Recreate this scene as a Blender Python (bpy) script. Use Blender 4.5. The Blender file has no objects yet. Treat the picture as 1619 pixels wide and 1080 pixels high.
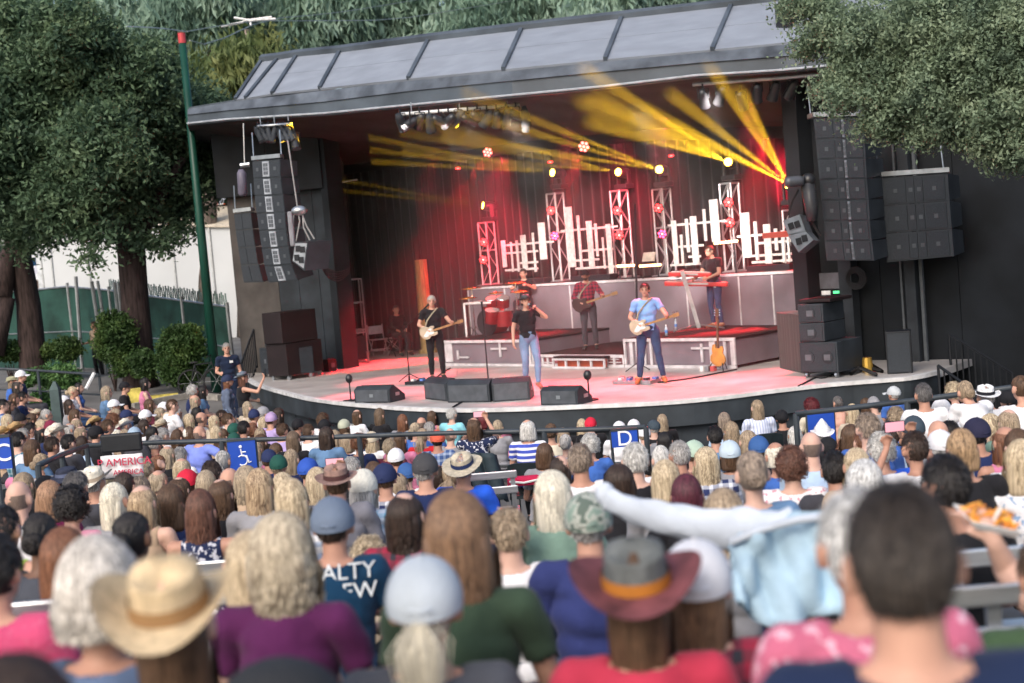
import bpy, bmesh, math, random
import numpy as np
from mathutils import Vector, Matrix
random.seed(7); RNG = np.random.default_rng(11)
S = bpy.context.scene; COL = S.collection
R = math.radians
# ------------------------------------------------------------------ camera
CZ = 4.2                       # camera height above the ground at the foot of the stage
FPX = 2248.0; W0, H0 = 1619.0, 1080.0
cam_d = bpy.data.cameras.new('camera'); cam = bpy.data.objects.new('camera', cam_d); COL.objects.link(cam)
cam_d.lens = 50.0 * FPX / 2248.0; cam_d.sensor_width = 36.0; cam_d.clip_start = .1; cam_d.clip_end = 500
CAM_M = Matrix.Rotation(R(90 - 4.0), 3, 'X') @ Matrix.Rotation(R(-4.8), 3, 'Z')
cam.matrix_world = Matrix.Translation((0, 0, CZ)) @ CAM_M.to_4x4()
S.camera = cam
cam_d.dof.use_dof = True; cam_d.dof.focus_distance = 17.0; cam_d.dof.aperture_fstop = 2.2
# ------------------------------------------------------------------ sky, daylight, exposure
w = bpy.data.worlds.new('World'); S.world = w; w.use_nodes = True
nt = w.node_tree; nt.nodes.clear()
SUN_EL, SUN_AZ = R(38), R(205)
sky = nt.nodes.new('ShaderNodeTexSky'); sky.sky_type = 'NISHITA'; sky.sun_disc = False
sky.sun_elevation = SUN_EL; sky.sun_rotation = SUN_AZ; sky.air_density = 1.0; sky.dust_density = 3.5; sky.ozone_density = 1.0
bg = nt.nodes.new('ShaderNodeBackground'); bg.inputs[1].default_value = 0.15
wo = nt.nodes.new('ShaderNodeOutputWorld')
nt.links.new(sky.outputs[0], bg.inputs[0]); nt.links.new(bg.outputs[0], wo.inputs[0])
sd = bpy.data.lights.new('sun', 'SUN'); sd.energy = 0.75; sd.angle = R(25); sd.color = (1, .95, .88)
sun = bpy.data.objects.new('sun', sd); COL.objects.link(sun)
sdir = Vector((math.sin(SUN_AZ) * math.cos(SUN_EL), math.cos(SUN_AZ) * math.cos(SUN_EL), math.sin(SUN_EL)))
sun.rotation_euler = sdir.to_track_quat('Z', 'Y').to_euler()
vs = S.view_settings; S.display_settings.display_device = 'sRGB'
vs.view_transform = 'Standard'; vs.look = 'None'; vs.gamma = 1; vs.use_curve_mapping = False; vs.exposure = 0.78
S.render.engine = 'CYCLES'
cy = S.cycles; cy.use_denoising = True; cy.max_bounces = 6; cy.diffuse_bounces = 3; cy.glossy_bounces = 2
cy.transmission_bounces = 3; cy.transparent_max_bounces = 8; cy.volume_bounces = 0; cy.sample_clamp_indirect = 4
cy.volume_step_rate = 1.0; cy.caustics_reflective = False; cy.caustics_refractive = False
# ------------------------------------------------------------------ rays: photo pixel -> place
def ray(px, py):
    d = CAM_M @ Vector((px - W0 / 2, H0 / 2 - py, -FPX)); return d
CP = Vector((0, 0, CZ))
def P(px, py, D):                                   # the point D metres ahead
    d = ray(px, py); return CP + d * (D / d.y)
def G(px, py, z):                                   # on a level plane at height z (world)
    d = ray(px, py); return CP + d * ((z - CZ) / d.z)
def V(px, py, a, b):                                # on the upright plane through a and b
    d = ray(px, py); ex, ey = b[0] - a[0], b[1] - a[1]; n = (-ey, ex)
    k = (n[0] * a[0] + n[1] * a[1]) / (n[0] * d.x + n[1] * d.y); return CP + d * k
ZF = CZ - 2.77                                      # stage floor
U2 = Vector((math.cos(R(42)), -math.sin(R(42)), 0)) # stage runs along U2, house side is OUT
OUT = Vector((-math.sin(R(42)), -math.cos(R(42)), 0)); UP = Vector((0, 0, 1))
# ------------------------------------------------------------------ materials
MATS = {}
def mat(name, col, rough=.7, metal=0., var=.12, scale=6., bump=.0, bscale=40., spec=.3, streak=None, emit=None, estr=0, col2=None, alpha=None, sheen=0):
    if name in MATS: return MATS[name]
    m = bpy.data.materials.new(name); m.use_nodes = True; n = m.node_tree.nodes; l = m.node_tree.links
    b = n['Principled BSDF']; b.inputs['Roughness'].default_value = rough; b.inputs['Metallic'].default_value = metal
    b.inputs['Specular IOR Level'].default_value = spec
    tc = n.new('ShaderNodeTexCoord'); mp = n.new('ShaderNodeMapping'); l.new(tc.outputs['Object'], mp.inputs[0])
    if streak: mp.inputs['Scale'].default_value = streak
    ns = n.new('ShaderNodeTexNoise'); ns.inputs['Scale'].default_value = scale; ns.inputs['Detail'].default_value = 5
    l.new(mp.outputs[0], ns.inputs[0])
    rp = n.new('ShaderNodeValToRGB')
    c1 = [max(0, c * (1 - var * 2)) for c in col]; c2 = [min(1, c * (1 + var * 1.3)) for c in (col2 or col)]
    rp.color_ramp.elements[0].color = (*c1, 1); rp.color_ramp.elements[1].color = (*c2, 1)
    rp.color_ramp.elements[0].position = .3; rp.color_ramp.elements[1].position = .7
    l.new(ns.outputs[0], rp.inputs[0]); l.new(rp.outputs[0], b.inputs['Base Color'])
    if bump:
        bn = n.new('ShaderNodeTexNoise'); bn.inputs['Scale'].default_value = bscale; bn.inputs['Detail'].default_value = 4
        l.new(mp.outputs[0], bn.inputs[0]); bu = n.new('ShaderNodeBump'); bu.inputs['Strength'].default_value = bump
        bu.inputs['Distance'].default_value = .02; l.new(bn.outputs[0], bu.inputs['Height']); l.new(bu.outputs[0], b.inputs['Normal'])
    if emit:
        b.inputs['Emission Color'].default_value = (*emit, 1); b.inputs['Emission Strength'].default_value = estr
    if sheen: b.inputs['Sheen Weight'].default_value = sheen
    MATS[name] = m; return m
def leafmat(name, c1, c2, c3, scale=.8, trans=.25):
    if name in MATS: return MATS[name]
    m = bpy.data.materials.new(name); m.use_nodes = True; n = m.node_tree.nodes; l = m.node_tree.links
    b = n['Principled BSDF']; b.inputs['Roughness'].default_value = .6; b.inputs['Specular IOR Level'].default_value = .3
    tc = n.new('ShaderNodeTexCoord'); ns = n.new('ShaderNodeTexNoise'); ns.inputs['Scale'].default_value = scale; ns.inputs['Detail'].default_value = 6
    l.new(tc.outputs['Object'], ns.inputs[0]); rp = n.new('ShaderNodeValToRGB'); e = rp.color_ramp.elements
    e[0].color = (*c1, 1); e[0].position = .3; e[1].color = (*c3, 1); e[1].position = .72; k = e.new(.5); k.color = (*c2, 1)
    l.new(ns.outputs[0], rp.inputs[0]); l.new(rp.outputs[0], b.inputs['Base Color'])
    tr = n.new('ShaderNodeBsdfTranslucent'); l.new(rp.outputs[0], tr.inputs[0]); mx = n.new('ShaderNodeMixShader'); mx.inputs[0].default_value = trans
    l.new(b.outputs[0], mx.inputs[1]); l.new(tr.outputs[0], mx.inputs[2]); l.new(mx.outputs[0], n['Material Output'].inputs[0])
    MATS[name] = m; return m
def glow(name, col, st):
    if name in MATS: return MATS[name]
    m = bpy.data.materials.new(name); m.use_nodes = True; b = m.node_tree.nodes['Principled BSDF']
    b.inputs['Base Color'].default_value = (*col, 1); b.inputs['Emission Color'].default_value = (*col, 1); b.inputs['Emission Strength'].default_value = st
    MATS[name] = m; return m
# ------------------------------------------------------------------ mesh building
class MB:
    def __init__(s): s.v = []; s.f = []; s.mi = []; s.m = 0
    def add(s, vs, fs):
        o = len(s.v); s.v += [tuple(v) for v in vs]; s.f += [tuple(i + o for i in f) for f in fs]; s.mi += [s.m] * len(fs); return s
    def box(s, c, ex, ey, ez):                       # centre and three half-axes
        c, ex, ey, ez = Vector(c), Vector(ex), Vector(ey), Vector(ez)
        vs = [c + a * ex + b * ey + d * ez for a in (-1, 1) for b in (-1, 1) for d in (-1, 1)]
        return s.add(vs, [(0, 1, 3, 2), (4, 6, 7, 5), (0, 4, 5, 1), (2, 3, 7, 6), (0, 2, 6, 4), (1, 5, 7, 3)])
    def abox(s, x0, y0, z0, x1, y1, z1):
        return s.box(((x0 + x1) / 2, (y0 + y1) / 2, (z0 + z1) / 2), ((x1 - x0) / 2, 0, 0), (0, (y1 - y0) / 2, 0), (0, 0, (z1 - z0) / 2))
    def obox(s, c, w, d, h, ang=0, tilt=0):          # base centre, width, depth, height, turned by ang about z
        M = Matrix.Rotation(ang, 3, 'Z') @ Matrix.Rotation(tilt, 3, 'X')
        return s.box(Vector(c) + M @ Vector((0, 0, h / 2)), M @ Vector((w / 2, 0, 0)), M @ Vector((0, d / 2, 0)), M @ Vector((0, 0, h / 2)))
    def loft(s, rings, cap=True, close=True):
        n = len(rings[0]); vs = [p for r in rings for p in r]; fs = []
        for i in range(len(rings) - 1):
            for j in range(n if close else n - 1):
                a = i * n + j; b = i * n + (j + 1) % n; fs.append((a, b, b + n, a + n))
        if cap: fs += [tuple(range(n))[::-1], tuple(range((len(rings) - 1) * n, len(rings) * n))]
        return s.add(vs, fs)
    def tube(s, pts, rad, n=8, cap=True):
        pts = [Vector(p) for p in pts]; rad = rad if isinstance(rad, (list, tuple)) else [rad] * len(pts); rings = []
        a0 = None
        for i, p in enumerate(pts):
            t = (pts[min(i + 1, len(pts) - 1)] - pts[max(i - 1, 0)]).normalized()
            if a0 is None: a0 = t.orthogonal().normalized()
            a = (a0 - t * a0.dot(t)); a = a.normalized() if a.length > 1e-6 else t.orthogonal().normalized(); a0 = a; b = t.cross(a)
            rings.append([p + (a * math.cos(2 * math.pi * k / n) + b * math.sin(2 * math.pi * k / n)) * rad[i] for k in range(n)])
        return s.loft(rings, cap)
    def ell(s, c, r, n=12, m=8, M=None):
        c = Vector(c); vs = []; fs = []
        for i in range(m + 1):
            th = math.pi * i / m
            for j in range(n):
                ph = 2 * math.pi * j / n; v = Vector((r[0] * math.sin(th) * math.cos(ph), r[1] * math.sin(th) * math.sin(ph), r[2] * math.cos(th)))
                if M: v = M @ v
                vs.append(c + v)
        for i in range(m):
            for j in range(n):
                a = i * n + j; b = i * n + (j + 1) % n; fs.append((a, a + n, b + n, b))
        return s.add(vs, fs)
    def prism(s, poly, z0, z1):                      # poly of (x,y) or points with own z when z0 is None
        n = len(poly); lo = [(p[0], p[1], z0) for p in poly]; hi = [(p[0], p[1], z1) for p in poly]
        return s.add(lo + hi, [tuple(range(n))[::-1], tuple(range(n, 2 * n))] + [(i, (i + 1) % n, (i + 1) % n + n, i + n) for i in range(n)])
    def slab(s, quad, th):                           # thick sheet from a polygon of 3-D points, thickened along its normal
        q = [Vector(p) for p in quad]; nn = (q[1] - q[0]).cross(q[2] - q[0]).normalized() * th; n = len(q)
        return s.add(q + [p + nn for p in q], [tuple(range(n))[::-1], tuple(range(n, 2 * n))] + [(i, (i + 1) % n, (i + 1) % n + n, i + n) for i in range(n)])
    def mesh(s, name, smooth=False):
        me = bpy.data.meshes.new(name); me.from_pydata([tuple(v) for v in s.v], [], s.f)
        if any(s.mi): me.polygons.foreach_set('material_index', s.mi)
        bm = bmesh.new(); bm.from_mesh(me); bmesh.ops.recalc_face_normals(bm, faces=bm.faces); bm.to_mesh(me); bm.free()
        if smooth: me.polygons.foreach_set('use_smooth', [True] * len(me.polygons))
        me.update(); return me
def link(name, me, mats, parent=None, M=None, world=True):
    o = bpy.data.objects.new(name, me); COL.objects.link(o)
    for m in (mats if isinstance(mats, (list, tuple)) else [mats]):
        if len(me.materials) < (len(mats) if isinstance(mats, (list, tuple)) else 1): me.materials.append(m)
    if parent:
        o.parent = parent
        if world: o.matrix_parent_inverse = (Matrix.LocRotScale(parent.location, parent.rotation_euler, parent.scale)).inverted() if parent.parent is None else Matrix()
    return o
def obj(name, mb, mats, parent=None, smooth=False, bevel=0, world=True):
    me = mb.mesh(name, smooth)
    o = link(name, me, mats, parent, world=world)
    if bevel:
        md = o.modifiers.new('bevel', 'BEVEL'); md.width = bevel; md.segments = 2; md.limit_method = 'ANGLE'
    return o
def sub(name, mb, mats, part, thing_, smooth=False, bevel=0):     # sub-part built in world space under a part that sits at its thing
    me = mb.mesh(name, smooth); o = link(name, me, mats); o.parent = part
    o.matrix_parent_inverse = Matrix()
    if bevel:
        md = o.modifiers.new('bevel', 'BEVEL'); md.width = bevel; md.segments = 2; md.limit_method = 'ANGLE'
    return o
def tag(o, label=None, cat=None, group=None, kind=None):
    if label: o['label'] = label
    if cat: o['category'] = cat
    if group: o['group'] = group
    if kind: o['kind'] = kind
    return o
def thing(name, label, cat, loc=(0, 0, 0), rz=0, group=None):
    o = bpy.data.objects.new(name, None); COL.objects.link(o); o.location = loc; o.rotation_euler = (0, 0, rz); o.empty_display_size = .2
    return tag(o, label, cat, group)
def struct(name, mb, m, smooth=False): return tag(obj(name, mb, m, smooth=smooth), kind='structure')
def sharedpart(name, me, m, parent, loc=(0, 0, 0), rot=(0, 0, 0), scale=None):
    o = bpy.data.objects.new(name, me); COL.objects.link(o); o.parent = parent; o.location = loc; o.rotation_euler = rot
    if scale: o.scale = scale
    if m and not len(me.materials): me.materials.append(m)
    return o
def text(name, body, size, M, m, parent=None, ext=.004, align='CENTER'):
    c = bpy.data.curves.new(name, 'FONT'); c.body = body; c.size = size; c.extrude = ext; c.align_x = align; c.align_y = 'CENTER'
    o = bpy.data.objects.new(name, c); COL.objects.link(o)
    dg = bpy.context.evaluated_depsgraph_get(); me = bpy.data.meshes.new_from_object(o.evaluated_get(dg)); bpy.data.objects.remove(o); bpy.data.curves.remove(c)
    me.materials.clear(); me.materials.append(m); q = bpy.data.objects.new(name, me); COL.objects.link(q)
    if parent: q.parent = parent; q.matrix_parent_inverse = Matrix.LocRotScale(parent.location, parent.rotation_euler, parent.scale).inverted()
    q.matrix_world = M
    if parent: q.matrix_basis = M
    return q
def frame(origin, xdir, zdir=(0, 0, 1)):             # matrix whose x is xdir, y is zdir (text lies on it), z the normal
    x = Vector(xdir).normalized(); y = Vector(zdir).normalized(); z = x.cross(y).normalized(); y = z.cross(x)
    M = Matrix((x, y, z)).transposed().to_4x4(); M.translation = Vector(origin); return M
BLACK = mat('black_paint', (.012, .014, .018), .55, bump=.05)
BLACK2 = mat('black_grille', (.026, .03, .037), .6, scale=200, bump=.2, bscale=300)
CHAR = mat('charcoal_paint', (.03, .035, .042), .7, var=.25, scale=2, bump=.1)
STEEL = mat('galvanised_steel', (.42, .44, .46), .35, .8, bump=.05)
ALU = mat('brushed_aluminium', (.62, .64, .66), .32, .85, streak=(1, 20, 20), scale=4, bump=.05)
WHITE = mat('white_paint', (.75, .75, .74), .5, bump=.04)
RUBBER = mat('rubber', (.02, .02, .022), .8)
# ================================================================== the stage house
lip_px = [(385,590),(398,603),(420,611),(441,617),(474,625.5),(496,630),(550,637),(604,641),(640,644),(713,646.5),(780,646),(855,643.5),(960,639),(1040,635.5),(1129,628),(1225,615.5),(1318,605),(1400,599),(1443,595.6),(1484,586)]
LIP = [G(x, y, ZF) for x, y in lip_px]
def smooth_line(p, k=2):
    for _ in range(k):
        q = [p[0]]
        for i in range(len(p) - 1): q += [p[i] * .75 + p[i + 1] * .25, p[i] * .25 + p[i + 1] * .75]
        q.append(p[-1]); p = q
    return p
LIPS = smooth_line(LIP, 2)
JAMB = Vector((-4.1, 35.2, 0)); WINGL = Vector((-6.9, 36.2, 0)); BKL = Vector((-4.4, 40.86, 0)); BKR = BKL + U2 * 17.9
PRO_R = Vector((5.75, 27.3, 0)); WALLR = PRO_R + Vector((math.cos(R(40)), -math.sin(R(40)), 0)) * 9
house = thing('stage_house', 'black amphitheatre stage building with sloping panelled roof and curved stage front', 'stage', (0.3, 30, 0))
M_deck = mat('stage_floor', (.48, .45, .43), .36, var=.13, scale=1.5, bump=.04, bscale=8, spec=.4)
M_skirt = mat('stage_skirt', (.032, .04, .048), .6, var=.3, scale=1.2, bump=.15, bscale=12)
M_wall = mat('dark_wall', (.011, .014, .018), .75, var=.3, scale=1.0, bump=.1)
M_stucco = mat('grey_stucco', (.075, .068, .064), .9, var=.18, scale=1.5, bump=.4, bscale=60)
M_curt = mat('black_curtain', (.0035, .0032, .0042), .95, var=.3, streak=(3, 3, .2), scale=2, bump=.4, bscale=4, sheen=.2)
M_panel = mat('roof_panel', (.225, .25, .29), .65, var=.07, scale=1.6, bump=.2, bscale=20, streak=(1, 1, 3))
M_trim = mat('roof_trim', (.065, .08, .098), .5, var=.25, scale=1, bump=.08)
M_ceil = mat('ceiling_boards', (.034, .029, .028), .85, var=.2, scale=1, bump=.15)
deckpoly = [p for p in LIPS] + [WALLR * .35 + PRO_R * .65, PRO_R, BKR, BKL + Vector((0, .3, 0)), JAMB, WINGL]
m = MB(); m.prism(deckpoly, ZF - .12, ZF)
obj('deck', m, M_deck, house)
# pale nosing along the lip, then the two setbacks of the skirt
def strip(line, off0, off1, z0, z1):
    m = MB(); n = len(line); ring = []
    cen = Vector((1.5, 32, 0))
    for i, p in enumerate(line):
        t = (line[min(i + 1, n - 1)] - line[max(i - 1, 0)]); t.z = 0; nn = Vector((t.y, -t.x, 0)).normalized()
        if nn.dot(Vector((p.x, p.y, 0)) - cen) < 0: nn = -nn
        b = Vector((p.x, p.y, 0))
        ring.append([b + nn * off0 + UP * z0, b + nn * off1 + UP * z0, b + nn * off1 + UP * z1, b + nn * off0 + UP * z1])
    return m.loft(ring)
obj('stage_nosing', strip(LIPS, -.05, .06, ZF - .055, ZF + .012), mat('nosing_white', (.62, .62, .62), .5), house)
obj('skirt_band', strip(LIPS, -.3, .02, ZF - .42, ZF - .057), M_skirt, house)
seg = max(1, len(LIPS) // 16)
for i in range(0, len(LIPS) - 1, seg):                 # the plywood facing is in sheets
    obj('skirt_panel', strip(LIPS[i:i + seg + 1], -.45, -.14 - .012 * ((i // seg) % 2), -1.0, ZF - .423), M_skirt, house)
def wall(name, a, b, z0, z1, th, m, parent=house, n=None, gap=.012):
    a, b = Vector((a.x, a.y, 0)), Vector((b.x, b.y, 0)); L = (b - a).length; t = (b - a).normalized(); nn = Vector((-t.y, t.x, 0)); n = n or 1
    for i in range(n):
        p = a + t * (L * i / n + gap / 2); q = a + t * (L * (i + 1) / n - gap / 2); mb = MB()
        mb.box((p + q) / 2 + nn * th / 2 + UP * (z0 + z1) / 2, (q - p) / 2, nn * th / 2, UP * (z1 - z0) / 2)
        obj(name, mb, m, parent)
# walls: left wing (stucco and flat panels), right wing in tall dark sheets, backing
WMID = WINGL.lerp(JAMB, .42)
wall('stucco_wall', WINGL, WMID, ZF - 1.6, 8.2, .25, M_stucco)
wall('wing_panel', WMID, JAMB, ZF, 8.0, .12, mat('wing_blue_black', (.018, .024, .031), .7, var=.25, scale=2, bump=.1), n=3)
wall('wing_top_panel', WINGL + OUT * .3, JAMB + OUT * .3, CZ + 1.7, 7.7, .1, M_wall, n=2)
wall('wall_panel', PRO_R, WALLR, -1, 7.6, .2, M_wall, n=6)
m = MB(); m.box(PRO_R + UP * 4.2 + U2 * .15, U2 * .15, OUT * .5, UP * 4.0); obj('proscenium_jamb', m, M_wall, house)
m = MB(); m.box(JAMB + UP * 4.6, U2 * .12, OUT * .25, UP * 3.3); obj('proscenium_jamb', m, M_wall, house)
# curtains as folded sheets
def curtain(a, b, z0, z1, m, amp=.07, per=.35, name='curtain'):
    a, b = Vector((a.x, a.y, 0)), Vector((b.x, b.y, 0)); L = (b - a).length; t = (b - a).normalized(); nn = Vector((-t.y, t.x, 0)); k = int(L / .05)
    mb = MB(); rows = []
    for z in (z0, z1):
        rows.append([a + t * (L * i / k) + nn * (amp * math.sin(L * i / k / per * 6.28) + amp * .4 * math.sin(L * i / k / per * 2.3)) + UP * z for i in range(k + 1)])
    mb.loft(rows, cap=False, close=False); o = obj(name, mb, m, house, smooth=True)
    md = o.modifiers.new('thick', 'SOLIDIFY'); md.thickness = .01
    return o
curtain(JAMB + Vector((.05, .15, 0)), BKL, ZF, 7.3, M_curt, .06, .4, 'side_curtain')
for i in range(6): curtain(BKL + U2 * (i * 3.2), BKL + U2 * (i * 3.2 + 3.17), ZF, 7.2, M_curt, .05, .3, 'back_curtain')
m = MB(); bb = -OUT * .35; m.box((BKL + BKR) / 2 + bb + UP * 4, (BKR - BKL) / 2, OUT * .1, UP * 4.2); obj('rear_wall', m, M_wall, house)
# roof
ED = lambda x: 33.5 - 6.2 * ((x - 297) / 500) if x < 797 else 27.3 - 1.9 * ((x - 797) / 530)    # eave distance by bearing
bot = [(297,198),(360,191.5),(515,182),(650,169),(810,154),(957,140),(1100,123),(1230,115),(1330,106),(1460,92),(1700,70)]
mid = [(297,181),(360,174),(515,160),(650,143),(810,127),(957,112.5),(1100,99),(1230,89),(1330,79),(1460,68),(1700,48)]
top = [(299,173),(373,161),(506,145),(646,129),(796,114.5),(957,98.5),(1126,83),(1230,73),(1320,63),(1460,50),(1700,30)]
rid = [(380,140),(415,98),(538,84),(678,66),(825,49),(983,31.5),(1156,12),(1240,2),(1340,-9),(1480,-24),(1700,-45)]
ET = [P(x, y, ED(x) + .25) for x, y in top]; EM = [P(x, y, ED(x)) for x, y in mid]; EB = [P(x, y, ED(x)) for x, y in bot]
def thickline(name, A, B, depth, mt):
    for i in range(len(A) - 1):
        q = [A[i], A[i + 1], B[i + 1], B[i]]; mb = MB(); off = Vector((.0, depth, 0))
        mb.add(q + [p + off for p in q], [(0, 1, 2, 3), (7, 6, 5, 4), (0, 4, 5, 1), (1, 5, 6, 2), (2, 6, 7, 3), (3, 7, 4, 0)]); obj(name, mb, mt, house)
thickline('fascia_board', EM, EB, .22, M_trim)
EM2 = [p + Vector((0, -.05, .0)) for p in EM]; ET2 = [p + Vector((0, -.12, .0)) for p in ET]
thickline('roof_flashing', ET2, [p - UP * .012 for p in EM2], .35, mat('flashing', (.10, .115, .135), .45, .2, var=.3, scale=2, bump=.1))
m = MB(); m.tube([p + Vector((0, -.03, .04)) for p in EB], .022, 6); obj('drip_edge', m, mat('pale_edge', (.35, .38, .42), .5), house)
RD = [P(x, y, ED(x) + 2.9) for x, y in rid]
ribs = [((389,159),(440,96)),((431,151.5),(470,91)),((506,143.5),(538,84.5)),((646,128.5),(678,66.5)),((796,114),(825,49.5)),((957,98.3),(983,31.8)),((1126,83),(1156,12.5)),((1300,66),(1330,-7)),((1480,48),(1510,-27)),((1680,32),(1705,-45))]
RB = [(P(373,161,ED(373)+.3), P(415,98.5,ED(415)+2.9))] + [(P(a[0], a[1], ED(a[0]) + .3), P(b[0], b[1], ED(b[0]) + 2.9)) for a, b in ribs]
for i in range(len(RB) - 1):
    (a, b), (c, d) = RB[i], RB[i + 1]
    for j in range(2 if i > 1 else 1):                # two courses of sheeting per bay
        k = 2 if i > 1 else 1; e0, e1 = j / k + .004, (j + 1) / k - .002
        mb = MB(); mb.slab([a.lerp(b, e0), c.lerp(d, e0), c.lerp(d, e1), a.lerp(b, e1)], .05); obj('roof_panel', mb, M_panel, house)
for a, b in RB:
    mb = MB(); mb.tube([a + Vector((0, -.03, .06)), b + Vector((0, -.03, .06))], .055, 4); obj('roof_batten', mb, M_trim, house)
a = RB[0][0]; b = RB[0][1]; end = P(299, 173, 35.5); 
mb = MB(); mb.slab([a, b, b + Vector((1, 6, -.3)), a + Vector((.4, 6, 0))], .05); obj('roof_end_panel', mb, M_panel, house)
mb = MB(); mb.slab([ET[0], ET[1], a + Vector((.6, 7, 0)), P(300, 176, 42)], .05); obj('roof_end_ledge', mb, M_trim, house)
m = MB(); m.tube([r_[1] + Vector((0, 0, .07)) for r_ in RB], .12, 6); obj('ridge_cap', m, M_trim, house)
mb = MB()
for i in range(len(RB) - 1):
    (a, b), (c, d) = RB[i], RB[i + 1]; mb.slab([b + Vector((0, .05, -.02)), d + Vector((0, .05, -.02)), d + Vector((1.5, 7, .25)), b + Vector((1.5, 7, .25))], .05)
obj('flat_roof', mb, M_trim, house)
# ceiling and its rear header
cb = [(300,240),(545,263),(680,246),(860,223),(1040,205),(1285,200),(1500,190)]
cf = [(297,197),(520,181),(660,167),(860,148),(1040,129),(1285,108),(1500,88)]
CBK = [V(x, y, BKL, BKR) + OUT * .3 for x, y in cb]; CBK[0] = P(305, 232, 40.5)
CFR = [P(x, y, ED(x) + .18) for x, y in cf]
for i in range(len(cb) - 1):
    mb = MB(); mb.slab([CFR[i], CFR[i + 1], CBK[i + 1], CBK[i]], .04); obj('ceiling_panel', mb, M_ceil, house)
mb = MB()
for i in range(1, len(cb) - 1): mb.slab([CBK[i] - UP * .25, CBK[i + 1] - UP * .25, CBK[i + 1] + UP * .3, CBK[i] + UP * .3], .05)
obj('ceiling_header', mb, M_wall, house)
for (x0, y0, x1, y1, D) in [(533,289,565,284,37)]:
    mb = MB(); mb.tube([P(x0, y0, D), P(x1, y1, D)], .025, 6); obj('pipe', mb, STEEL, house)
mb = MB(); mb.tube([P(1095, 134, 26.5), P(1330, 116, 25.6)], .035, 6); obj('lighting_pipe', mb, STEEL, house)
# columns and conduit of the right wing
for px, r_, nm, y1 in ((1343, .13, 'column', 600), (1444, .1, 'column', 600), (1459, .03, 'conduit', 590), (1427, .02, 'conduit', 590)):
    q = V(px, 470, PRO_R + OUT * .25, WALLR + OUT * .25); mb = MB(); mb.box(Vector((q.x, q.y, 4.2)), U2 * r_, OUT * r_, UP * 3.3 if nm == 'conduit' else UP * 3.4); obj(nm, mb, CHAR if nm == 'column' else mat('conduit_dark', (.09, .10, .11), .5), house)
# gilded post at the rear left
a = V(694, 408, BKL, BKR) + OUT * .7; b = V(706, 535, BKL, BKR) + OUT * .7
t = thing('scenery_post', 'tall tan wooden post standing behind the white-haired guitarist', 'post', Vector((b.x, b.y, ZF)))
mb = MB(); mb.tube([Vector((a.x, a.y, ZF + .1)), Vector((a.x, a.y, a.z))], [.2, .16], 10); obj('shaft', mb, mat('tan_wood', (.38, .25, .10), .6, var=.25, streak=(6, 6, .5)), t)
mb = MB(); mb.tube([Vector((a.x, a.y, ZF)), Vector((a.x, a.y, ZF + .1))], .26, 12); obj('base', mb, MATS['tan_wood'], t)
# ------------------------------------------------------------------ risers
M_rpan = mat('riser_panel', (.24, .20, .23), .35, .2, var=.12, scale=1.2, bump=.03)
M_rtop = mat('riser_deck_black', (.010, .009, .010), .85, bump=.05)
M_frame = mat('riser_frame_white', (.6, .57, .59), .4)
ZR = CZ - 1.07; ZM = ZF + .27; ZL = ZF + .6
RA = Vector((-.9, 36.2, 0)); RBv = Vector((6.35, 28.85, 0)); RT = (RBv - RA).normalized(); RN = Vector((-RT.y, RT.x, 0))     # RN points upstage
if RN.y < 0: RN = -RN
rr = thing('rear_riser', 'long raised rear platform faced with grey panels and white edging', 'stage riser', (RA + RBv) / 2 + UP * ZF)
mb = MB(); mb.box((RA + RBv) / 2 + RN * 1.3 + UP * (ZR - .03), (RBv - RA) / 2, RN * 1.3, UP * .03); obj('deck', mb, M_rtop, rr)
mb = MB(); mb.box((RA + RBv) / 2 - RN * .02 + UP * (ZR - .03), (RBv - RA) / 2, RN * .03, UP * .028); obj('edge_strip', mb, M_frame, rr)
cuts = [V(x, 450, RA, RBv) for x in (740, 798, 901, 1006, 1086, 1169, 1222, 1284)]
for i in range(len(cuts) - 1):
    a, b = cuts[i].copy(), cuts[i + 1].copy(); a.z = b.z = 0; mb = MB(); mb.box((a + b) / 2 + UP * (ZF + ZR - .07) / 2, (b - a) / 2 - RT * .018, RN * .02, UP * (ZR - .07 - ZF) / 2); obj('face_panel', mb, M_rpan, rr)
    mb = MB(); mb.box(a + UP * (ZF + ZR - .07) / 2 - RN * .012, RT * .017, RN * .02, UP * (ZR - .07 - ZF) / 2); obj('panel_joint', mb, M_frame, rr)
for k in range(6):
    p = RA.lerp(RBv, (k + .5) / 6) + RN * 2.4; mb = MB(); mb.tube([p + UP * ZF, p + UP * (ZR - .06)], .03, 6); obj('leg', mb, STEEL, rr)
fA, fB, fC, fD = [Vector((p.x, p.y, 0)) for p in (G(702, 578, ZF), G(847, 579, ZF), G(991, 581, ZF), G(1166, 582.5, ZF))]
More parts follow.
